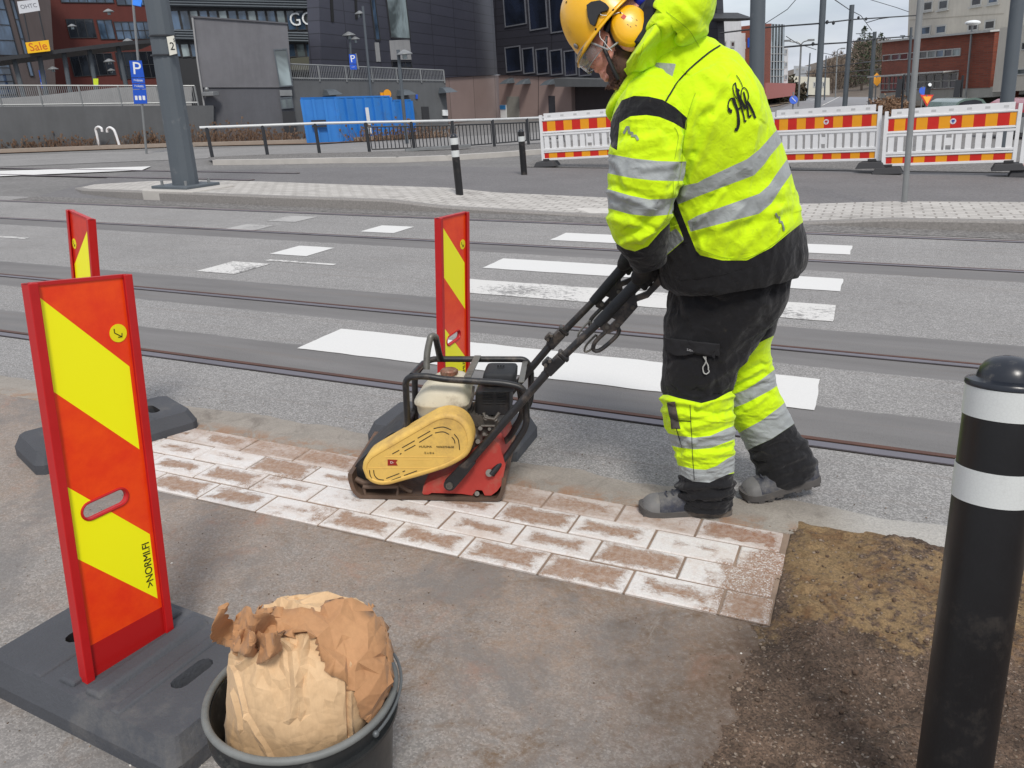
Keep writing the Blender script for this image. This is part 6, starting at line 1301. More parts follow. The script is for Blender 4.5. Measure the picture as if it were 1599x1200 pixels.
def win(root, pl, P, frame=M_FR, glass=M_GL, fw=.045, mull=0, rows=0, sill=False, d=-.0):
    q = np.array([pl.st(x, y) for x, y in P]); a0, a1, t0, t1 = q[:, 0].min(), q[:, 0].max(), q[:, 1].min(), q[:, 1].max()
    if len(P) == 4: a0, a1 = (q[0, 0]+q[3, 0])/2, (q[1, 0]+q[2, 0])/2; t1, t0 = (q[0, 1]+q[1, 1])/2, (q[2, 1]+q[3, 1])/2
    if a1 < a0: a0, a1 = a1, a0
    if t1 < t0: t0, t1 = t1, t0
    b = MB(); b.pbox(pl, a0, a0+fw, t0, t1, d-.05, d-.002); b.pbox(pl, a1-fw, a1, t0, t1, d-.05, d-.002); b.pbox(pl, a0+fw, a1-fw, t0, t0+fw, d-.05, d-.002); b.pbox(pl, a0+fw, a1-fw, t1-fw, t1, d-.05, d-.002)
    for i in range(mull): x = a0+(a1-a0)*(i+1)/(mull+1); b.pbox(pl, x-fw/2, x+fw/2, t0+fw, t1-fw, d-.05, d-.002)
    for i in range(rows): y = t0+(t1-t0)*(i+1)/(rows+1); b.pbox(pl, a0+fw, a1-fw, y-fw/2, y+fw/2, d-.048, d-.004)
    if sill: b.pbox(pl, a0-.1, a1+.1, t0-.08, t0-.01, d-.14, d-.002)
    w_ = b.build('window', frame, root, smooth=0); b = MB(); b.pbox(pl, a0+fw*.5, a1-fw*.5, t0+fw*.5, t1-fw*.5, d-.02, d-.004); b.build('pane', glass, w_, smooth=0); return w_
# curved brick building (low) in front of the beige block
YB = 52
PB1 = Plane(base(1376, 60), base(1438, 52)); PB2 = Plane(base(1438, 52), base(1556, 46))
rb_ = thing('brick_building', 'curved red brick building with two bands of windows on a pale concrete base', 'building', base(1438, 52))
block(rb_, PB2, [(1376+62, 60.5), (1554, 49), (1546, 137), (1434, 141)], .0, 9, 'brick_wall', M_BRICK); block(rb_, PB1, [(1378, 66), (1438, 59), (1432, 141), (1376, 146)], .0, 9, 'brick_wall', M_BRICK)
block(rb_, PB2, [(1434, 140), (1548, 136), (1550, 152), (1430, 158)], .03, 9, 'concrete_base', M_PALEC); block(rb_, PB1, [(1374, 143), (1434, 140), (1432, 158), (1372, 160)], .03, 9, 'concrete_base', M_PALEC)
block(rb_, PB2, [(1438, 57.5), (1555, 46.5), (1555, 49.5), (1438, 60.5)], -.25, 9, 'roof_edge', M_FR); block(rb_, PB1, [(1377, 64), (1438, 57.5), (1438, 60.5), (1377, 67)], -.25, 9, 'roof_edge', M_FR)
for i in range(5): x = 1437+i*13; win(rb_, PB2, [(x, 80.5-i*1.1), (x+12.5, 79.4-i*1.1), (x+12, 91.5-i*1.0), (x-.5, 92.5-i*1.0)], glass=(M_GL, M_GLP, M_GLB, M_GLD, M_GLP)[i])
for i in range(4): x = 1380+i*13.5; win(rb_, PB1, [(x, 86-i*1.2), (x+12.5, 85-i*1.2), (x+12, 95-i*.9), (x-.5, 96-i*.9)], glass=(M_GLD, M_GLB, M_GLD, M_GL)[i])
for i in range(5): x = 1434+i*12.7; win(rb_, PB2, [(x, 117-i*.8), (x+12, 116-i*.8), (x+11.5, 139-i*.3), (x-.5, 140-i*.3)], glass=M_GLD, rows=1)
for i in range(4): x = 1377+i*13.5; win(rb_, PB1, [(x, 120-i*.8), (x+12.5, 119-i*.8), (x+12, 142-i*.4), (x-.5, 143-i*.4)], glass=M_GLD, rows=1, mull=1)
block(rb_, PB2, [(1434, 113.6), (1498, 109.5), (1498, 111.5), (1434, 116)], -.8, 0, 'canopy', M_FR); block(rb_, PB1, [(1375, 118), (1434, 113.6), (1434, 116), (1375, 120)], -.8, 0, 'canopy', M_FR)
PT = Plane(base(1420, 64), base(1600, 56)); bt_ = thing('office_block', 'tall beige rendered block with square windows above the brick building', 'building', base(1500, 60))
block(bt_, PT, [(1421, -30), (1640, -60), (1625, 165), (1414, 165)], 0, 14, 'wall', M_BEIGE)
for P in ([(1443.5, 2.5), (1458, 1.5), (1457, 17), (1442.5, 18)], [(1467, 0), (1482.5, -1), (1481, 15), (1466, 16)], [(1518, -4), (1534.5, -5), (1533.5, 9.5), (1517, 10.5)], [(1544, -6), (1560.5, -7), (1560, 6), (1543, 7)], [(1440, 41.5), (1455, 40), (1453.5, 55), (1438.5, 56)], [(1463, 39.5), (1479.5, 38.5), (1478, 53), (1461.5, 54)], [(1513, 35), (1529.5, 33), (1528.5, 48), (1511.5, 50)], [(1539, 32), (1556, 30.5), (1554.5, 46), (1537.5, 47.5)]): win(bt_, PT, P, glass=M_GLB if P[0][0] in (1440, 1463, 1544) else M_GL, sill=True, fw=.09)
block(bt_, PT, [(1421, 31), (1568, 21), (1568, 22), (1421, 32)], -.02, .0, 'joint_line', mat('joint', (168, 162, 150), .9, bump=0))
PW = Plane(base(1558, 44), base(1640, 41)); bw = thing('beige_wing', 'beige building wing on a brick pillar behind the mast at the right edge', 'building', base(1590, 43))
block(bw, PW, [(1562, 44), (1668, 30), (1660, 139), (1550, 144)], 0, 10, 'wall', M_BEIGE)
block(bw, PW, [(1553, 144), (1562, 143), (1559, 168), (1551, 168)], .3, .9, 'brick_pillar', M_BRICK); block(bw, PW, [(1562, 143), (1668, 139), (1668, 168), (1560, 168)], 1.2, 9, 'undercroft', M_FRD)
for x_ in (1604, 1642): block(bw, PW, [(x_, 144), (x_+9, 143), (x_+7, 168), (x_-2, 168)], .3, .9, 'brick_pillar', M_BRICK)
win(bw, PW, [(1589, 108), (1612, 106), (1612, 116), (1588, 118)], glass=M_GLP); win(bw, PW, [(1597, 66), (1608, 65), (1608, 78), (1596, 79)], glass=M_GL)
block(rb_, PB2, [(1552, 56), (1560, 56), (1556, 126), (1546, 126)], .4, 3, 'glazed_link', M_GLD)
block(bt_, PT, [(1430, 150), (1560, 146), (1560, 170), (1430, 170)], .5, 3, 'undercroft', M_FRD)
# white building, brick tower with glass front, far blocks
PL1 = Plane(base(1100, 62), base(1172, 74)); wl = thing('white_office', 'white office building left of the thick mast behind the worker\'s back', 'building', base(1150, 70))
block(wl, PL1, [(1080, 30), (1158, 31), (1158, 52), (1176, 52), (1176, 175), (1080, 175)], 0, 12, 'wall', M_WB)
for x, y in ((1128, 64), (1141, 64), (1164, 66), (1128, 86), (1141, 87), (1164, 90), (1141, 108), (1164, 112)): win(wl, PL1, [(x, y), (x+6, y), (x+6, y+11), (x, y+11)], fw=.12)
block(wl, PL1, [(1164, 60), (1172, 60), (1172, 75), (1164, 75)], -.5, -.2, 'blue_sign', M_BLUE2)
PL2 = Plane(base(1193, 74), base(1229, 84)); tl = thing('glass_tower', 'brick stair tower with a tall reflective glass front and white wing', 'building', base(1210, 80))
block(tl, PL2, [(1188, 38), (1205, 37), (1203, 140), (1186, 140)], 0, 9, 'brick_wall', M_BRICK)
b = MB(); 
block(tl, PL2, [(1205, 37), (1228, 38.5), (1226, 132), (1203, 132)], .1, 9, 'glass_front', M_GLP)
for i in range(1, 5): x = 1205+i*4.6; block(tl, PL2, [(x, 38), (x+.25, 38), (x-1.65, 131), (x-1.9, 131)], .04, .12, 'mullion', M_FRD)
for y in (73, 84, 96, 108, 119): block(tl, PL2, [(1204, y), (1227, y), (1227, y+.8), (1204, y+.8)], .03, .12, 'transom', M_FR)
block(tl, PL2, [(1226, 73), (1240, 75), (1239, 131), (1224, 131)], .5, 9, 'white_wing', M_WB)
for y in (76, 96, 116):
    for x in (1228, 1233.5): win(tl, PL2, [(x, y), (x+4.2, y), (x+4, y+9), (x-.2, y+9)], fw=.1, d=.5)
block(tl, PL2, [(1190, 130), (1238, 131), (1236, 150), (1190, 156)], -.3, 4, 'red_plinth', mat('faded_red', (168, 104, 98), .8, bump=0))
def farbox(nm, label, P, Y0, Y1, m, dd=8, wins=()):
    xs = [p[0] for p in P]; pl = Plane(base(min(xs), Y0), base(max(xs), Y1)); ro = thing(nm, label, 'building', base(sum(xs)/len(xs), (Y0+Y1)/2)); block(ro, pl, P, 0, dd, 'wall', m)
    for P2 in wins: win(ro, pl, P2, fw=.15)
farbox('pale_hall', 'low pale hall beyond the dark hedge', [(1237, 119), (1296, 122), (1296, 149), (1235, 148)], 120, 125, wallmat('hall_cream', (206, 202, 186)), wins=[[(x, 128), (x+4, 128), (x+4, 137), (x, 137)] for x in (1243, 1256, 1270, 1284)])
farbox('far_flats', 'distant grey flats showing above the treed hill', [(1286, 97), (1322, 95), (1322, 118), (1286, 118)], 230, 230, wallmat('flats_grey', (164, 166, 168)), wins=[[(x, 99), (x+4, 99), (x+4, 102), (x, 102)] for x in (1290, 1300, 1310)])
farbox('far_flats', 'distant pale block between the glass tower and the thin mast', [(1240, 103), (1262, 105), (1262, 122), (1240, 122)], 190, 190, wallmat('flats_pale', (176, 180, 184)), wins=[[(x, 107), (x+3, 107), (x+3, 110), (x, 110)] for x in (1244, 1253)])
# far ground: bank, road climbing away
M_FROAD = mat('distant_road', (132, 132, 134), .9, bump=0, vs=.2); M_VERGE = mat('dry_verge', (122, 108, 90), .95, var=.3, vs=.5, bump=0)
def quad(nm, P, z, m): b = MB(); b.add([tuple(p) for p in P], [tuple(range(len(P)))]); return struct(b.build(nm, m, smooth=0))
quad('distant_road', [tuple(G(x, y, 0)[:2])+(z,) for x, y, z in ((1190, 185, .01), (1375, 180, .01), (1362, 150, .02), (1335, 147.5, .02), (1262, 150, .02))], 0, M_FROAD)
quad('verge', [tuple(G(x, y, 0)[:2])+(.03,) for x, y in ((1150, 176), (1215, 166), (1262, 152.5), (1236, 152), (1150, 156))], 0, M_VERGE)
quad('verge', [tuple(G(x, y, 0)[:2])+(.03,) for x, y in ((1366, 164), (1440, 170), (1440, 155), (1372, 151))], 0, M_VERGE)
for i, (xa, ya, xb, yb) in enumerate(((1283, 166, 1313, 151), (1265, 158, 1290, 152.5))):
    P = [tuple(G(x, y, 0)[:2])+(.04,) for x, y in ((xa, ya), (xa+2.5, ya), (xb+1, yb), (xb, yb))]; quad('road_marking', P, 0, M_PAINT)

# trees and bushes
M_BARK = mat('bark', (84, 74, 66), .95, var=.3)
def leafmat(name, c1, c2):
    t = NT(name); n = t.n('ShaderNodeObjectInfo').outputs['Random']; o = t.obj(); v = t.n('ShaderNodeTexVoronoi', {'Vector': o, 'Scale': 3.}); g = t.n('ShaderNodeSeparateColor', {0: v.outputs['Color']}).outputs[0]
    return t.out(t.mix(g, c1, c2), .9)
M_CON = leafmat('conifer', (38, 50, 34), (66, 78, 50)); M_TWIG = leafmat('bare_twigs', (92, 80, 70), (134, 120, 106)); M_HEDGE = leafmat('dark_hedge', (34, 40, 26), (74, 60, 44)); M_DRY = leafmat('dry_stems', (112, 84, 62), (150, 122, 98))
def tree(px, pyb, Y, h, r, kind, label, rn, grp):
    bs = base(px, Y); ro = thing('pine_tree' if kind else 'bare_tree', label, 'tree', bs, grp); b = MB(); b.tube([bs, bs+UP*h*.6, bs+UP*h], [h*.022, h*.014, .02], 6)
    for _ in range(10): z = rn.uniform(.3, .85)*h; a = rn.random()*6.28; b.tube([bs+UP*z, bs+UP*(z+r*.35)+np.array([math.cos(a), math.sin(a), 0])*r*.8], [h*.007, .01], 4)
    b.build('trunk', M_BARK, ro); b = MB()
    for _ in range(420):
        z = rn.random(); rad = (r*(1-z)**.7*(.35+.65*rn.random()) if kind else r*math.sin(math.pi*min(1, z*.9+.12))*rn.random()**.5); a = rn.random()*6.28
        c = bs+UP*(h*(.18+.82*z))+np.array([math.cos(a), math.sin(a), 0])*rad; s_ = h*(.035 if kind else .05); d1 = np.array([rn.gauss(0, 1), rn.gauss(0, 1), rn.gauss(0, .6)]); d2 = np.array([rn.gauss(0, 1), rn.gauss(0, 1), rn.gauss(0, .6)])
        if kind: b.add([c, c+_n(d1)*s_, c+_n(d2)*s_], [(0, 1, 2)])
        else: b.tube([c, c+_n(d1+UP*.8)*s_*1.6], [.03, .008], 3)
    b.build('crown', M_CON if kind else M_TWIG, ro, smooth=0)
rn = random.Random(12)
FT = 'trees on the hill at the end of the street'
for px, Y, hh, kind, lab in ((1345, 140, 9.6, 1, 'tallest dark evergreen on the hill, just left of the shorter mast'), (1353, 150, 9.2, 1, 'dark evergreen directly behind the shorter mast'), (1370, 138, 8.6, 1, 'dark evergreen closest to the curved brick building'), (1336, 155, 8.6, 1, 'small evergreen right of the mast with its top in the sky'), (1300, 140, 6.2, 0, 'bare brown tree behind the far single armed lamp'), (1311, 150, 6.6, 0, 'bare brown tree between that lamp and the next mast'), (1362, 160, 8.8, 0, 'bare brown tree showing right of the shorter mast')):
    tree(px, 0, Y, hh, hh*.28 if kind else hh*.45, kind, lab, rn, FT)
b = MB()
for _ in range(5200): # far wood reading as one mass
    px = rn.uniform(1262, 1384); Y = rn.uniform(150, 230); bs = base(px, Y); hmax = (7.0 if px > 1330 else 4.5)*Y/150*(1 if px > 1290 else .6); z = rn.random()**.7*hmax; c = bs+UP*z; b.tube([c, c+_n(np.array([rn.gauss(0, .5), rn.gauss(0, .5), 1.]))*1.6], [.10, .03], 3)
o = b.build('far_wood', M_TWIG, None, smooth=0); o['kind'] = 'stuff'; o['label'] = 'brown leafless wood at the end of the street'
struct_o = MB(); struct_o.add([tuple(G(x, 152)[:2])+(z,) for x, z in ((1225, 0), (1390, 0))]+[tuple(base(x, 330)[:2])+(z,) for x, z in ((1390, 13), (1330, 13), (1225, 7))], [(0, 1, 2, 3, 4)]); struct(struct_o.build('hill', mat('hill_brown', (96, 86, 76), .95, var=.4, vs=.1, bump=0), smooth=0))
def bush(px0, px1, Y0, Y1, h, n, m, label, nm='hedge', cat='hedge', leaf=.12, stems=False):
    b = MB(); c0 = base((px0+px1)/2, (Y0+Y1)/2)
    for _ in range(n):
        f_ = rn.random(); p = base(px0+(px1-px0)*f_, Y0+(Y1-Y0)*f_)+np.array([rn.uniform(-.5, .5), rn.uniform(-.6, .6), 0]); hh = h*(.55+.45*fbm(np.array([[f_*9, 3.3, 1.]]), 3, 2)[0]+.25*rn.random())
        if stems:
            d_ = _n(np.array([rn.gauss(0, .35), rn.gauss(0, .35), 1])); q = p+d_*hh*rn.uniform(.3, 1); b.tube([p, (p+q)/2+np.array([rn.gauss(0, .04), rn.gauss(0, .04), 0]), q], [.012, .008, .004], 3)
            if rn.random() < .45: b.box(q, (.05, .05, .07))
        else:
            c = p+UP*rn.random()*hh; d1 = np.array([rn.gauss(0, 1) for _ in range(3)]); d2 = np.array([rn.gauss(0, 1) for _ in range(3)]); b.add([c, c+_n(d1)*leaf*2, c+_n(d2)*leaf*2], [(0, 1, 2)])
    return tag(b.build(nm, m, None, origin=c0, smooth=0), label, cat)
bush(1196, 1252, 84, 100, 2.6, 2600, M_HEDGE, 'dark clipped hedge at the foot of the glass tower', leaf=.22)
bush(1368, 1412, 50, 46, 1.0, 1800, M_DRY, 'low dry brown bushes below the curved brick building', 'bush', 'bush', leaf=.07)
# signs and cars behind the right barriers
def rod(px, py, Y, r=.03): p = at(px, py, Y); g0 = p-UP*(p[2]/UP[2]); return g0, p
def disc(mb, pl_n, c, r, m=0, n=24, th=.02): mb.lathe(c, -EF, [(r, -th/2), (r, th/2)], n, m)
g0, p = rod(1239, 157, 34); ro = thing('direction_sign', 'round blue arrow sign on a thin post left of the nearest far mast', 'road sign', g0); b = MB(); b.tube([g0, p+UP*.3], .03, 8); b.build('post', M_GALV, ro); b = MB(); disc(b, 0, p-EF*.05, .16); fc = b.build('face', M_BLUE2, ro, smooth=0); b = MB(); b.tube([p-EF*.07+ER*-.08-ED*.08, p-EF*.07+ER*.07+ED*.07], .015, 5); b.build('arrow', M_WHITE, fc)
g0, p = rod(1441, 143, 40); ro = thing('mandatory_sign', 'round blue sign above the yellow yield triangle', 'road sign', g0); b = MB(); b.tube([g0, p+UP*.2], .03, 8); b.build('post', M_GALV, ro); b = MB(); disc(b, 0, p-EF*.05, .17); b.build('face', M_BLUE2, ro, smooth=0)
g0, p = rod(1447, 157, 38); ro = thing('yield_sign', 'downward pointing yellow triangle with red border', 'road sign', g0); b = MB(); b.tube([g0, p+UP*.2], .03, 8); b.build('post', M_GALV, ro)
for k, m, nm in ((1., M_BR, 'border'), (.66, M_BO, 'field')):
    b = MB(); q = [p-EF*(.05+.02*(k < 1))+(ER*x*.27-ED*y*.27)*k for x, y in ((-1, .75), (1, .75), (0, -1))]; b.add(q+[v+EF*.02 for v in q], [(0, 1, 2), (5, 4, 3), (0, 1, 4, 3), (1, 2, 5, 4), (2, 0, 3, 5)]); b.build(nm, m, ro, smooth=0)
g0, p = rod(1447, 145, 39); ro = thing('traffic_light', 'small black traffic light with a white lamp above the yield triangle', 'traffic light', g0); b = MB(); b.tube([g0, p+UP*.2], .04, 8); b.build('post', M_DARKM, ro); b = MB(); b.box(p-EF*.1, (.2, .2, .7)); b.build('housing', M_DARKM, ro, smooth=0); b = MB(); disc(b, 0, p-EF*.24+UP*.22, .07); b.build('lamp', M_WHITE, ro)
for x, y, lab in ((1502, 140, 'dark signal heads on a post before the concrete base of the brick building'), (1411, 138, 'dark signal head beside the slim mast left of the sign post')):
    g0, p = rod(x, y, 44); ro = thing('traffic_light', lab, 'traffic light', g0); b = MB(); b.tube([g0, p+UP*.6], .05, 8); b.build('post', M_DARKM, ro)
    b = MB(); b.box(p-ER*.2, (.24, .24, .8)); b.build('housing', M_DARKM, ro, smooth=0)
g0, p = rod(1369, 125, 70); ro = thing('warning_sign', 'yellow diamond shaped warning sign left of the brick windows', 'road sign', g0); b = MB(); b.tube([g0, p+UP*.3], .05, 8); b.build('post', M_GALV, ro)
for k_, m, nm in ((1., M_BO, 'face'),):
    b = MB(); q = [p-EF*.08+ER*x*.5-ED*y*.5 for x, y in ((-1, 0), (0, 1), (1, 0), (0, -1))]; b.add(q+[v+EF*.03 for v in q], [(0, 1, 2, 3), (7, 6, 5, 4), (0, 1, 5, 4), (1, 2, 6, 5), (2, 3, 7, 6), (3, 0, 4, 7)]); b.build(nm, m, ro, smooth=0)
def car(pxc, Y, wpx, col, label, toppx):
    c = base(pxc, Y); z = float((c-CAMP)@EF); Lh = wpx/F*z/2; pl = Plane(c-ER*Lh, c+ER*Lh); Hh = hgt(c, pxc, toppx); L_ = pl.L; ro = thing('parked_car', label, 'car', c)
    k = Hh/1.45; roof = [(0, .3), (0, .72), (.12*L_, .86), (.24*L_, 1.30), (.36*L_, 1.43), (.62*L_, 1.45), (.78*L_, 1.34), (.93*L_, .98), (L_, .9), (L_, .3)]
    S_ = lambda P, d0, d1, nm, m: (lambda b: (b.prism([(x, y*k) for x, y in P], pl.w, d0, d1), b.build(nm, m, ro, smooth=30, bevel=.05))[1])(MB())
    S_(roof, 0, 1.75, 'body', col); b = MB(); b.prism([(.20*L_, .93*k), (.29*L_, 1.26*k), (.40*L_, 1.34*k), (.60*L_, 1.36*k), (.74*L_, 1.27*k), (.84*L_, .97*k)], pl.w, -.02, 0); b.build('side_glass', M_GL, ro, smooth=0)
    for x in (.2, .8):
        b = MB(); cc = pl.w(x*L_, .32, -.02); b.lathe(cc, pl.n, [(.31, 0), (.32, .03), (.32, .2)], 20); w_ = b.build('wheel', M_FOOT, ro); b = MB(); b.lathe(cc-pl.n*.01, pl.n, [(.2, 0), (.2, .01)], 16); b.build('rim', M_GALV, w_)
    return ro
car(1510, 30, 72, mat('car_green', (96, 116, 108), .25, var=.02, bump=0, **{'Coat Weight': .6}), 'grey green car whose roof shows above the barrier', 157)
car(1622, 26, 90, mat('car_red', (150, 28, 40), .25, var=.02, bump=0, **{'Coat Weight': .6}), 'dark red car cut off at the right edge above the barrier', 158)
# ================================================================= LEFT BACKGROUND
M_RWALL = wallmat('dark_concrete', (90, 92, 94), .12); M_LCONC = wallmat('light_concrete', (150, 150, 150), .1); M_BCONC = wallmat('grey_render', (108, 108, 112), .16); M_BCONC2 = wallmat('grey_render_low', (90, 91, 96), .14)
def cladding(name, col, W_=1.6, Hh=.5):
    t = NT(name); o = t.obj(); X, Y, Z = t.xyz(o); v = t.n('ShaderNodeCombineXYZ', {0: t.math('ADD', t.math('MULTIPLY', X, .8), t.math('MULTIPLY', Y, .6)), 1: Z, 2: 0.}).outputs[0]
    bt = t.n('ShaderNodeTexBrick', {'Vector': v, 'Scale': 1., 'Color1': lin(col), 'Color2': lin(tuple(int(c*.93) for c in col)), 'Mortar': lin(tuple(int(c*.62) for c in col)), 'Mortar Size': .018, 'Brick Width': W_, 'Row Height': Hh, 'Mortar Smooth': .2})
    bt.offset = 0.
    c = t.mix(1., bt.outputs['Color'], t.gray(t.map(t.noise(o, .35, 5, .6), .3, .7, .88, 1.1)), 'MULTIPLY'); return t.out(c, .5, .1)
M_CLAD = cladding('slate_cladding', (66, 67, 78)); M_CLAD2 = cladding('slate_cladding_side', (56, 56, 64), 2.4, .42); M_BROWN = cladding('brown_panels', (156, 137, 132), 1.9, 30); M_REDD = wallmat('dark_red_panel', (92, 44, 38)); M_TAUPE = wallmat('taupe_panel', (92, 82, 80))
def railing(nm, root, pl, P0, P1, hpx0, hpx1, n, m, d=0., th=.03):
    a0, t0 = pl.st(*P0, d); a1, t1 = pl.st(*P1, d); _, h0 = pl.st(P0[0], hpx0, d); _, h1 = pl.st(P1[0], hpx1, d)
    b = MB(); W_ = pl.w
    for k in (0, 1):
        z0, z1 = (t0+.06, t1+.06) if k == 0 else (h0, h1); b.tube([W_(a0, z0, d), W_(a1, z1, d)], th, 6)
    b.build('rails', m, root)
    b = MB()
    for i in range(n):
        f_ = (i+.5)/n; a = a0+(a1-a0)*f_; b.tube([W_(a, t0+(t1-t0)*f_, d), W_(a, h0+(h1-h0)*f_, d)], th*.42, 4, caps=False)
    b.build('pickets', m, root)
    for i in range(0, 7):
        f_ = i/6; a = a0+(a1-a0)*f_; b = MB(); b.tube([W_(a, t0+(t1-t0)*f_-.05, d), W_(a, h0+(h1-h0)*f_, d)], th*1.1, 6); b.build('post', m, root)
PR = Plane(G(-40, 234), G(332, 221)); rw = thing('retaining_wall', 'long dark concrete retaining wall below the ramp, left of the thick mast', 'wall', G(150, 227))
block(rw, PR, [(-200, 168), (334, 165), (334, 226), (-200, 250)], 0, .5, 'wall', M_RWALL)
rl = thing('ramp_railing', 'thin grey picket railing along the top of the dark retaining wall', 'railing', G(120, 228))
railing('r', rl, PR, (-60, 168), (310, 163), 133, 134, 120, M_GALV, .2)
rp = thing('ramp', 'pale concrete ramp parapet rising behind the picket railing', 'ramp', G(140, 220)); PRB = Plane(G(-40, 228), G(332, 216)); block(rp, PRB, [(-60, 158), (60, 150), (181, 137), (300, 134), (300, 172), (-60, 172)], 0, .3, 'parapet', M_LCONC)
# red and taupe building
PRD = Plane(base(-60, 34), base(262, 46)); rd = thing('red_building', 'dark red panelled building with dark glass bands behind the ramp canopy', 'building', base(150, 42))
block(rd, PRD, [(66, -60), (262, -60), (262, 170), (80, 170)], 0, 10, 'wall', M_REDD)
win(rd, PRD, [(104, 28), (148, 32), (150, 62), (107, 58)], frame=M_FRD, glass=M_GL, mull=2); win(rd, PRD, [(152, 30), (176, 32), (180, 62), (156, 62)], frame=M_FRD, glass=M_GLB, mull=1); win(rd, PRD, [(178, 32), (236, 36), (240, 62), (182, 62)], frame=M_FRD, glass=M_GLB, mull=4, rows=1)
win(rd, PRD, [(92, -12), (176, -10), (178, 6), (95, 4)], frame=M_FRD, glass=M_GLB, mull=5); win(rd, PRD, [(180, -10), (250, -8), (252, 10), (182, 8)], frame=M_FRD, glass=M_GLB, mull=4)
win(rd, PRD, [(110, 86), (176, 82), (180, 118), (114, 120)], frame=M_FRD, glass=M_GL, mull=4); win(rd, PRD, [(182, 82), (244, 80), (246, 124), (186, 122)], frame=M_FRD, glass=M_GL, mull=4, rows=1)
PTP = Plane(base(-60, 30), base(84, 36)); tp_ = thing('taupe_building', 'taupe panelled facade with tall blue glass strips at the left edge', 'building', base(40, 33))
block(tp_, PTP, [(-60, -80), (74, -80), (90, 170), (-60, 170)], 0, 6, 'wall', M_TAUPE)
for P in ([(-40, -60), (3, -60), (16, 86), (-40, 88)], [(14, -60), (20, -60), (40, 120), (32, 120)], [(-40, 96), (18, 95), (26, 160), (-40, 160)]): win(tp_, PTP, P, frame=M_FRD, glass=M_GLB, rows=5)
# signs on the canopy
PC = Plane(base(-60, 26), base(262, 34)); cn = thing('ramp_canopy', 'dark sloping canopy roof on leaning grey columns over the ramp', 'canopy', base(120, 30))
b = MB(); b.prism([PC.st(x, y) for x, y in ((-60, 104), (0, 91), (100, 78), (200, 66), (240, 63), (240, 69), (200, 72), (100, 84), (0, 97), (-60, 110))], PC.w, -.6, 3.); b.build('roof', M_FRD, cn, smooth=0)
for P in (((22, 92), (42, 168)), ((62, 87), (76, 168)), ((100, 83), (114, 168)), ((140, 78), (156, 168)), ((184, 69), (206, 176))):
    b = MB(); b.tube([PC.px(*P[0], 0), PC.px(*P[1], 0)], .11, 8); b.build('column', M_MAST, cn)
def hangsign(nm, label, P, col, txt, tcol, size, cat='sign', struts=(), d=-.8, extra=()):
    q = [PC.st(x, y, d) for x, y in P]; c0 = np.mean(q, 0); ro = thing(nm, label, cat, PC.w(*c0, d)); b = MB(); b.prism(q, PC.w, d-.04, d); pn = b.build('panel', mat(nm+'_panel', col, .5, bump=0, var=.04), ro, smooth=0)
    ex_ = _n(PC.w(*q[1], d)-PC.w(*q[0], d)); ey_ = _n(np.cross(ex_, -PC.n)); ey_ = ey_ if ey_@UP > 0 else -ey_
    b = MB(); add_text(b, txt, size, PC.w(*c0, d-.045), ex_, ey_, -PC.n, .002); b.build('lettering', mat(nm+'_ink', tcol, .5, bump=0), pn, smooth=0)
    for P2 in struts: b = MB(); b.tube([PC.px(*P2[0], d), PC.px(*P2[1], d)], .035, 6); b.build('strut', M_DARKM, ro)
hangsign('white_sign', 'white tilted lettered board on two dark struts, top left corner', [(27, 3), (59, -1), (63, 17), (31, 22)], (206, 208, 212), 'OHTC', (110, 112, 120), .25, struts=(((38, 22), (47, 66)), ((61, 18), (71, 64))))
hangsign('sale_sign', 'yellow tilted board with red lettering standing on the ramp canopy', [(40, 67), (76, 63), (79, 80), (44, 84)], (246, 190, 10), 'Sale', (206, 90, 30), .50)
b = MB(); q = [PR.st(x, y, .35) for x, y in ((146, 123), (154, 123), (154, 135), (147, 135))]; b.prism(q, PR.w, .33, .37); tag(b.build('yellow_notice', mat('lime_panel', (196, 214, 40), .6, bump=0), None, origin=PR.px(150, 129, .35), smooth=0), 'small lime yellow notice on the ramp railing', 'notice')
def lampA(P, Y, label, head, r=.05, nm='street_lamp'):
    pts = [at(x, y, Y) for x, y in P]; b0 = pts[0].copy(); b0 = b0-UP*(b0[2]/UP[2]) if b0[2] < 2.2 else b0; ro = thing(nm, label, 'street lamp', b0, 'lamps with flat pointed heads'); b = MB(); b.tube([b0]+pts, r, 8); b.build('pole', M_MAST, ro)
    for hx, hy, sz in head: sz = sz*.68; c = at(hx, hy, Y); b = MB(); b.lathe(c, UP, [(sz, -.03), (sz*.98, .0), (sz*.2, sz*.42), (.02, sz*.45)], 14); b.build('lamp_shade', M_GALV, ro); b = MB(); b.cyl(c-UP*.16, c-UP*.03, sz*.3, n=8); b.build('lamp', M_GLP, ro)
lampA([(112, 76), (101, 27)], 33, 'leaning lamp in front of the dark red facade above the canopy', [(113, 41, .32)]); lampA([(187, 67), (176, -8)], 31, 'tall leaning lamp pole left of the parking sign', [(170, 18, .36)])
lampA([(176, 132), (172, 96)], 36, 'lamp standing behind the canopy columns', [(171, 96, .45), (174, 110, .3)]); lampA([(86, 134), (83, 108)], 36, 'lamp beside the small blue sign left of the canopy columns', [(83, 108, .45)]); lampA([(209, 132), (204, 45)], 34, 'lamp immediately behind the blue parking sign', [(200, 64, .38)])
lampA([(580, 150), (567, 10)], 30, 'tallest lamp on the low wall in front of the slate facade', [(562, 21, .30)]); lampA([(551, 128), (546, 52)], 31, 'lamp above the small parking sign', [(545, 55, .42)]); lampA([(564, 105), (559, 60)], 32, 'short lamp close right of the lamp above the parking sign', [(555, 61, .3)])
lampA([(634, 205), (622, 78)], 24, 'dark lamp in front of the blue container', [(632, 84, .38)], .055)
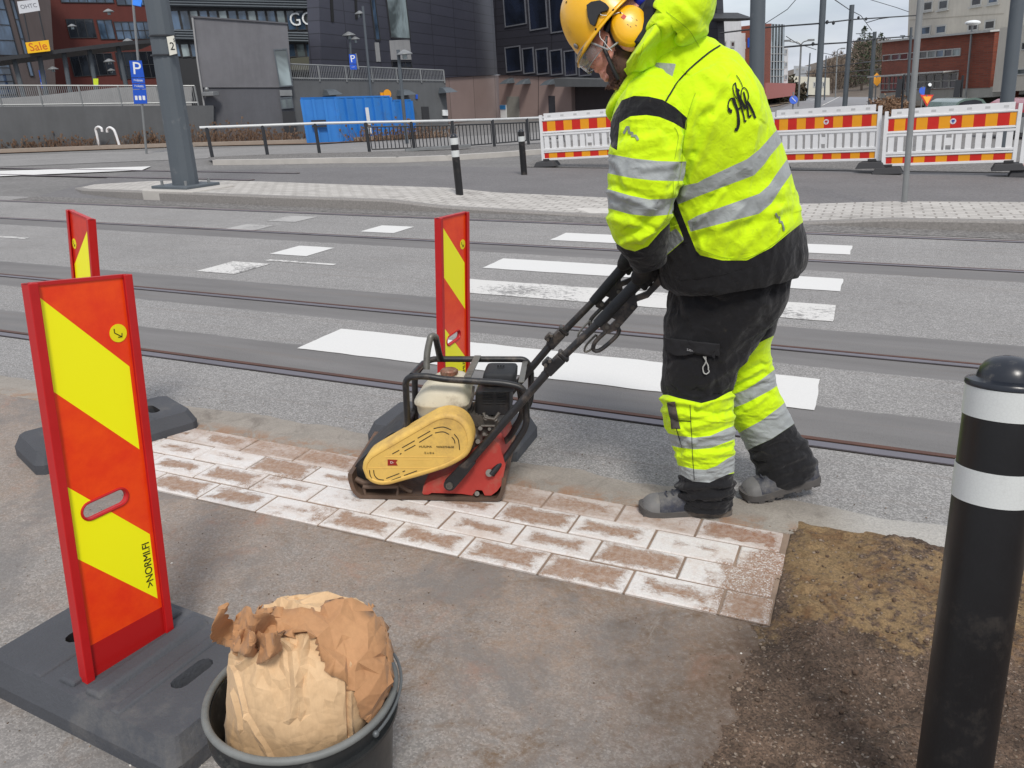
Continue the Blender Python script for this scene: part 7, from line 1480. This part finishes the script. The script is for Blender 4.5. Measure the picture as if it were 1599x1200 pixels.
# parking signs
def psign(px0, px1, P, label, Y, big):
    g0 = at(*px0, Y); g0 = g0-UP*(g0[2]/UP[2]) if big else g0; tp2 = at(*px1, Y); ro = thing('parking_sign', label, 'parking sign', g0, 'blue parking signs'); b = MB(); b.tube([g0, tp2], .035, 8); b.build('post', M_GALV, ro)
    pl = Plane(at(px0[0], px0[1], Y)-ER*2, at(px0[0], px0[1], Y)+ER*2, up=_n(tp2-g0)); pl.o = pl.o-pl.n*.05
    for k, q in enumerate(P):
        b = MB(); b.prism([pl.st(x, y) for x, y in q], pl.w, -.012, .012); pn = b.build('panel', M_BLUE2, ro, smooth=0); c0 = np.mean(q, 0)
        b = MB(); hgt_ = abs(pl.st(q[0][0], q[0][1])[1]-pl.st(q[3][0], q[3][1])[1])
        if k == 0: add_text(b, 'P', hgt_*1.05, pl.px(*c0, -.014), pl.e, pl.u, -pl.n, .002, sx=1.1)
        elif k == len(P)-1 and big:
            for i in (-1, 0, 1): c = pl.px(c0[0]+i*6, c0[1]+2, -.014); b.box(c, (.075, .003, .12), np.array([pl.e, pl.n, pl.u]).T)
        else: add_text(b, 'P-HÄMPPI' if big else 'P-TALO', hgt_*(.55 if big else .24), pl.px(*c0, -.014), pl.e, pl.u, -pl.n, .002, sx=.8)
        b.build('symbol', M_WHITE, pn, smooth=0)
    return ro
psign((226, 226), (207, -10), [[(202.5, 95), (221.5, 95), (226, 121), (206, 121.5)], [(206, 122.5), (226, 122), (227, 130), (207, 130.5)], [(207, 131.5), (227, 131), (228.5, 139), (208, 139.5)], [(208, 140.5), (228.5, 140), (230.5, 162), (210, 162.5)]], 'tall blue parking sign of four panels, left of the thick mast', 19, True)
psign((560, 108), (556, 84), [[(545.5, 85), (556, 85), (557, 100), (546.5, 100)], [(546.5, 101), (557, 101), (558, 109), (547.5, 109)]], 'small blue parking sign on the picket railing by the lamps', 28, False)
psign((74, 144), (66, 108), [[(61, 110), (70, 110), (72, 122), (63, 122)], [(63, 123), (72, 123), (75, 138), (66, 138)]], 'small blue parking sign behind the canopy columns', 35, False)
b = MB(); c = at(215, 3, 18.9); b.prism([(-.13, -.1), (.1, -.14), (.14, .02), (.02, .14), (-.13, .12)], lambda x, y, d: c+ER*x-ED*y+EF*d, -.02, .02); tag(b.build('blue_arrow_sign', mat('bright_blue', (30, 120, 220), .5, bump=0), None, origin=c, smooth=0), 'small bright blue sign at the top edge beside the mast', 'sign')
# grey rendered building with pipe
PA = Plane(base(326, 25.4), base(464, 27.5)); ga_ = thing('grey_building', 'windowless grey rendered building right of the thick mast', 'building', base(400, 26.5))
block(ga_, PA, [(300, 27), (449, 38), (452, 74), (456, 137), (314, 137)], 0, 9, 'upper_wall', M_BCONC); block(ga_, PA, [(314, 138), (456, 138), (466, 232), (327, 236)], .05, 9, 'lower_wall', M_BCONC2)
block(ga_, PA, [(299, 25), (450, 36), (450, 38), (299, 27.5)], -.06, 9, 'parapet_cap', M_BCONC2)
win(ga_, PA, [(430, 76), (452, 77), (455, 136), (434, 136)], frame=M_MAST, glass=M_GLP); win(ga_, PA, [(437, 152), (457, 152), (459, 170), (440, 170)], frame=M_MAST, glass=M_GLP, mull=1)
block(ga_, PA, [(437, 141), (456, 141), (457, 150), (438, 150)], -.05, 0, 'louvre', M_GALV); block(ga_, PA, [(441, 174), (461, 174), (465, 229), (446, 229)], -.04, .05, 'door', M_FRD)
b = MB(); b.tube([PA.px(301, 28, -.1), PA.px(309, 97, -.1), PA.px(324, 196, -.1)], .035, 8); b.build('drain_pipe', M_LCONC, ga_)
b = MB(); c = PA.px(329, 147, -.25); b.box(c, (.55, .35, .16)); b.sphere(c+np.array([-.05, -.1, .16]), .09, 8); b.build('floodlight', M_GALV, ga_, bevel=.02)
# glazed building with louvres behind
PG = Plane(base(255, 36), base(505, 42)); gb = thing('glazed_building', 'dark glazed office with horizontal louvres and big window letters behind the grey building', 'building', base(400, 40))
block(gb, PG, [(255, -80), (510, -80), (510, 110), (510, 190), (262, 190)], 0, .6, 'wall', M_FRD)
for i, x in enumerate(range(268, 500, 15)):
    for y0, y1 in ((-40, -8), (16, 48), (68, 90)): win(gb, PG, [(x, y0), (x+14, y0), (x+14, y1), (x, y1)], frame=M_FRD, glass=M_GLB if (i+y0) % 3 else M_GLP, fw=.05)
for y in (0, 4, 8, 12, 52, 56, 60, 64): b = MB(); a0, t0 = PG.st(262, y-3); a1, t1 = PG.st(500, y+2); b.tube([PG.w(a0, t0, -.35), PG.w(a1, t1, -.35)], .06, 4); b.build('louvre', M_MAST, gb)
b = MB(); add_text(b, 'GO', .98, PG.px(472, 31, -.08), PG.e, PG.u, -PG.n, .01, sx=.95); b.build('window_letters', M_WHITE, gb, smooth=0)
b = MB(); b.prism([PG.st(x, y, -2) for x, y in ((454, 92), (500, 88), (508, 110), (454, 110))], PG.w, -2.4, 0); b.build('sloping_roof', mat('moss_roof', (86, 86, 74), .9, bump=0), gb, smooth=0)
# slate clad building
M_FR2 = mat('window_frame_grey', (104, 106, 112), .5, bump=0); M_GLW = glassmat('night_blue_glass', (34, 42, 60))
PS = Plane(base(498, 29), base(776, 49)); PS2 = Plane(base(776, 49), base(1124, 43)); sb = thing('slate_building', 'dark slate clad building with a brown panelled ground floor behind the worker', 'building', base(776, 49))
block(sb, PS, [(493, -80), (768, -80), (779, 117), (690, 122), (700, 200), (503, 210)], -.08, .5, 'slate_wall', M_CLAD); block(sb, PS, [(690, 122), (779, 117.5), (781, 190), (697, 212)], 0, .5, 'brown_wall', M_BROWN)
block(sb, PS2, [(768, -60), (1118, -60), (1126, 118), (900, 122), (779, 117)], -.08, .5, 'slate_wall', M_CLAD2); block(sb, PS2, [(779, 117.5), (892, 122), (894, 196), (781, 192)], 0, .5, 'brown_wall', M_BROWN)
for P, g_, mu in (([(574, -40), (582, -40), (588, 64), (580, 64)], M_GLB, 0), ([(598, -40), (630, -40), (636, 61), (605, 62)], M_GLP, 0), ([(609, 96), (640, 95), (641, 107), (610, 107)], M_GL, 2)): win(sb, PS, P, frame=M_FRD, glass=g_, mull=mu, fw=.06, d=-.08)
block(sb, PS, [(606, 64), (637, 62), (640, 94), (609, 94)], -.11, .05, 'pale_panel', M_LCONC); block(sb, PS, [(583, 67), (589, 67), (592, 97), (586, 97)], -.11, .05, 'pale_panel', M_LCONC); block(sb, PS, [(512, -20), (516, -20), (519, 35), (515, 35)], -.11, .05, 'dark_slit', M_BLK); block(sb, PS, [(551, -20), (554, -20), (556, 31), (553, 31)], -.11, .05, 'dark_slit', M_BLK)
for P in ([(787, -30), (822, -30), (824, 44), (789, 38)], [(826, -30), (855, -30), (857, 49), (828, 45)], [(859, -30), (888, -30), (890, 52), (861, 50)], [(791, 72), (815, 73), (817, 114), (792, 112)], [(818, 74), (836, 75), (837, 116), (819, 115)], [(839, 75), (858, 76), (859, 117), (840, 116)], [(861, 77), (880, 78), (881, 118), (862, 117)], [(883, 78), (902, 79), (903, 119), (884, 118)], [(905, 80), (924, 80), (925, 119), (906, 119)]): win(sb, PS2, P, frame=M_FR2, glass=M_GLW, fw=.07, d=-.08)
block(sb, PS2, [(888, 121), (980, 123), (980, 134), (889, 134)], -1.2, .3, 'canopy', M_RWALL); block(sb, PS2, [(893, 134), (1124, 134), (1124, 196), (894, 196)], .3, .8, 'dark_entrance', wallmat('entrance_dark', (70, 64, 66)))
block(sb, PS2, [(1118, 20), (1144, 29), (1140, 32), (1118, 34)], -2.5, 2, 'roof_tip', M_FRD)
block(sb, PS2, [(792, 151), (811, 151), (812, 186), (793, 186)], -.05, .14, 'door', mat('door_grey', (134, 134, 128), .6, bump=0)); block(sb, PS2, [(857, 150), (867, 150), (868, 179), (858, 179)], -.03, .14, 'narrow_window', M_GL)
nb = block(sb, PS2, [(783, 164), (792, 164), (793, 184), (784, 184)], -.10, -.02, 'notice_board', M_WHITE); b = MB(); b.prism([PS2.st(x, y) for x, y in ((783.2, 164.3), (791.8, 164.3), (792, 171), (783.5, 171))], PS2.w, -.13, -.105); b.build('blue_header', mat('cyan_header', (50, 130, 190), .6, bump=0), nb, smooth=0)
for x, y, pl in ((790, 131, PS2), (815, 132, PS2), (854, 133, PS2)):
    b = MB(); c = pl.px(x, y, -.5); b.hexa([c+pl.e*a+pl.n*d+UP*z for a, d, z in ((-.3, -.3, 0), (.3, -.3, 0), (.3, .5, 0), (-.3, .5, 0), (-.2, .1, .22), (.2, .1, .22), (.2, .5, .3), (-.2, .5, .3))]); b.build('wall_lamp', M_MAST, sb, smooth=0)
# low wall with railing, container, fittings
PL_ = Plane(base(455, 27.5), base(701, 34)); lw = thing('low_wall', 'dark concrete wall topped by a picket railing behind the blue containers', 'wall', base(580, 30))
block(lw, PL_, [(452, 124), (696, 128), (702, 214), (460, 230)], 0, .5, 'wall', M_RWALL); railing('r', lw, PL_, (456, 125), (695, 128.5), 100, 110, 95, M_GALV, -.02, .03)
b = MB(); c = PL_.px(605, 147, -.1); b.lathe(c, -PL_.n, [(.18, 0), (.18, .03)], 20); b.build('yellow_disc', M_BO, lw, smooth=0); block(lw, PL_, [(593, 145), (599, 145), (600, 151), (594, 151)], -.08, -.02, 'yellow_plate', M_BO)
block(lw, PL_, [(658, 167), (669, 167), (671, 190), (660, 191)], -.04, .02, 'door', M_FRD); block(lw, PL_, [(690, 172), (698, 172), (698.5, 181), (690.5, 181)], -.1, -.02, 'meter_box', M_WHITE); block(lw, PL_, [(649, 148), (652, 148), (652, 155), (649, 155)], -.05, -.02, 'blue_plate', M_BLUE2)
for x, y in ((521, 149), (636, 149), (701, 145)): b = MB(); c = PL_.px(x, y, -.4); b.hexa([c+PL_.e*a+PL_.n*d+UP*z for a, d, z in ((-.3, -.3, 0), (.3, -.3, 0), (.3, .4, 0), (-.3, .4, 0), (-.2, .1, .2), (.2, .1, .2), (.2, .4, .25), (-.2, .4, .25))]); b.build('wall_lamp', M_MAST, lw, smooth=0)
M_CONT = mat('container_blue', (46, 122, 198), .5, var=.14, vs=.8, bump=0, dirt=(80, 90, 104), da=.2, ds=1.2)
def container(pA, pB, pD, tops, label, nr=6):
    A, B, D = (G(*p) for p in (pA, pB, pD)); C_ = B+D-A; ro = thing('waste_container', label, 'container', (A+C_)/2, 'blue waste containers'); hA = hgt(A, pA[0]-3, tops)
    b = MB(); b.hexa([A, B, C_, D]+[p+UP*hA for p in (A, B, C_, D)]); b.build('box', M_CONT, ro, smooth=0)
    for P, Q, n_, nm in ((A, B, nr, 'rib'), (D, A, 3, 'rib')):
        e = _n(Q-P); L_ = np.linalg.norm(Q-P); out = np.cross(e, UP); out = out if out@(CAMP-P) > 0 else -out
        for i in range(n_+1):
            c = P+e*(L_*i/n_)+out*.035+UP*hA/2; b = MB(); b.box(c, (.09, .07, hA*.98), np.array([e, out, UP]).T); b.build(nm, M_CONT, ro, smooth=0)
    e = _n(B-A); out = np.cross(e, UP); out = out if out@(CAMP-A) > 0 else -out; c = A+e*np.linalg.norm(B-A)*.5+out*.09+UP*hA*.45
    if nr > 4:
        b = MB(); b.box(c, (.16, .02, hA*.62), np.array([e, out, UP]).T); b.build('white_banner', M_WHITE, ro, smooth=0)
        e2 = _n(A-D); o2 = np.cross(e2, UP); o2 = o2 if o2@(CAMP-A) > 0 else -o2; c = D+e2*np.linalg.norm(A-D)*.4+o2*.1+UP*hA*.5; b = MB(); b.box(c, (.5, .08, .06), np.array([e2, o2, UP]).T); b.box(c-UP*.18, (.5, .08, .06), np.array([e2, o2, UP]).T); b.build('lock_bar', M_DARKM, ro, smooth=0)
    b = MB(); b.hexa([p+UP*hA*.98 for p in (A, B, C_, D)]+[p+UP*(hA+.05) for p in (A-e*.04, B+e*.04, C_+e*.04, D-e*.04)]); b.build('top_rim', M_CONT, ro, smooth=0)
container((534, 222), (617, 215), (482, 224), 153, 'larger blue ribbed waste container with a white vertical banner'); container((622, 212), (648, 209), (607, 211), 158, 'smaller blue container half hidden at the right end of the larger one', 3)
# pedestrian rail
M_RAILW = mat('rail_white', (196, 198, 198), .4, bump=0); ph = thing('pedestrian_rail', 'long white handrail on black posts with picket panels at its right half', 'railing', G(577, 241))
PB_ = [(333, 250), (419, 246), (500, 243), (578, 241), (648, 238), (711, 236), (773, 231), (826, 226), (880, 222)]; PTp = [(327, 199), (413, 196), (494, 193), (571, 191.5), (644, 190), (709, 188.5), (770, 187), (824, 185), (876, 183)]
TP = []
for (x, y), (u_, v_) in zip(PB_, PTp):
    g0 = G(x, y); g1 = g0+UP*hgt(g0, u_, v_); TP.append((g0, g1)); b = MB(); b.tube([g0, g1], .045, 8); b.build('post', M_DARKM, ph)
b = MB(); e0 = TP[0][1]+(TP[0][1]-TP[1][1])*.12; b.tube([e0]+[t_[1] for t_ in TP], .035, 8); b.build('handrail', M_RAILW, ph)
for k in range(3, 8):
    (a0, a1), (c0, c1) = TP[k], TP[k+1]; b = MB()
    lo = lambda f_: a0*(1-f_)+c0*f_+UP*.12; hi = lambda f_: (a1*(1-f_)+c1*f_)-UP*.12
    b.tube([lo(.06), lo(.94)], .02, 6); b.tube([hi(.06), hi(.94)], .02, 6)
    for i in range(11): f_ = .06+.88*i/10; b.tube([lo(f_), hi(f_)], .014, 5)
    b.build('picket_panel', M_DARKM, ph)
b = MB(); g0, g1 = G(634, 241)+np.array([0, 0, .1]), G(735, 237)+np.array([0, 0, .16]); e = _n(g1-g0); b.box((g0+g1)/2, (np.linalg.norm(g1-g0), .25, .06), np.array([e, np.cross([0, 0, 1.], e), np.cross(e, np.cross([0, 0, 1.], e))]).T); tag(b.build('steel_plank', M_GALV, None, origin=g0, smooth=0), 'galvanised plank lying on the gravel below the picket panels', 'plank')
# white hooked vent pipes and dry shrubs along the wall
for k, (x0, x1, y0, lab) in enumerate(((153, 158, 199, 'left one of two white hooked vent pipes by the retaining wall'), (187, 176, 201, 'right one of two white hooked vent pipes by the retaining wall'))):
    g0 = at(x0 if k == 0 else 186, 227, 23); s_ = 1 if k == 0 else -1
    b = MB(); q = [at(x, y, 22.6) for x, y in (smooth_curve([(155, 228), (152, 212), (150, 202), (154, 198.5), (159, 201), (160, 206)], 20) if k == 0 else smooth_curve([(187, 228), (182, 212), (178, 203), (172, 199.5), (168, 202), (168, 207)], 20))]; b.tube(q, .045, 8); tag(b.build('vent_pipe', M_WP, None, origin=q[0]), lab, 'vent pipe', 'white vent pipes')
soilq = MB(); soilq.add([tuple(G(x, y)[:2])+(.01,) for x, y in ((-150, 249), (0, 240), (300, 229), (500, 225), (700, 213), (700, 209), (500, 220), (300, 221), (-150, 240))], [tuple(range(9))]); so = soilq.build('earth_strip', mat('earth_strip', (112, 90, 74), .95, var=.3, vs=.8), smooth=0); struct(so)
M_SHR = leafmat('shrub_stems', (96, 74, 58), (124, 102, 84))
for a0, a1, Y0, Y1, h_, n_, lab in ((-60, 60, 20.5, 21.5, .5, 220, 'dry brown stems at the foot of the wall, left edge'), (40, 140, 21.6, 22.4, .6, 260, 'dry stems left of the white vent pipes'), (200, 265, 23.6, 24.2, .7, 260, 'dry stems between the vent pipes and the mast'), (300, 420, 24.5, 24.8, .95, 360, 'tall dry stems in front of the grey building'), (420, 480, 24.6, 24.8, .6, 160, 'low dry stems left of the blue container'), (560, 700, 25, 28, .85, 300, 'dry rose stems in front of the blue container')):
    bush(a0, a1, Y0, Y1, h_, n_, M_SHR, lab, 'dry_shrub', 'shrub', stems=True)
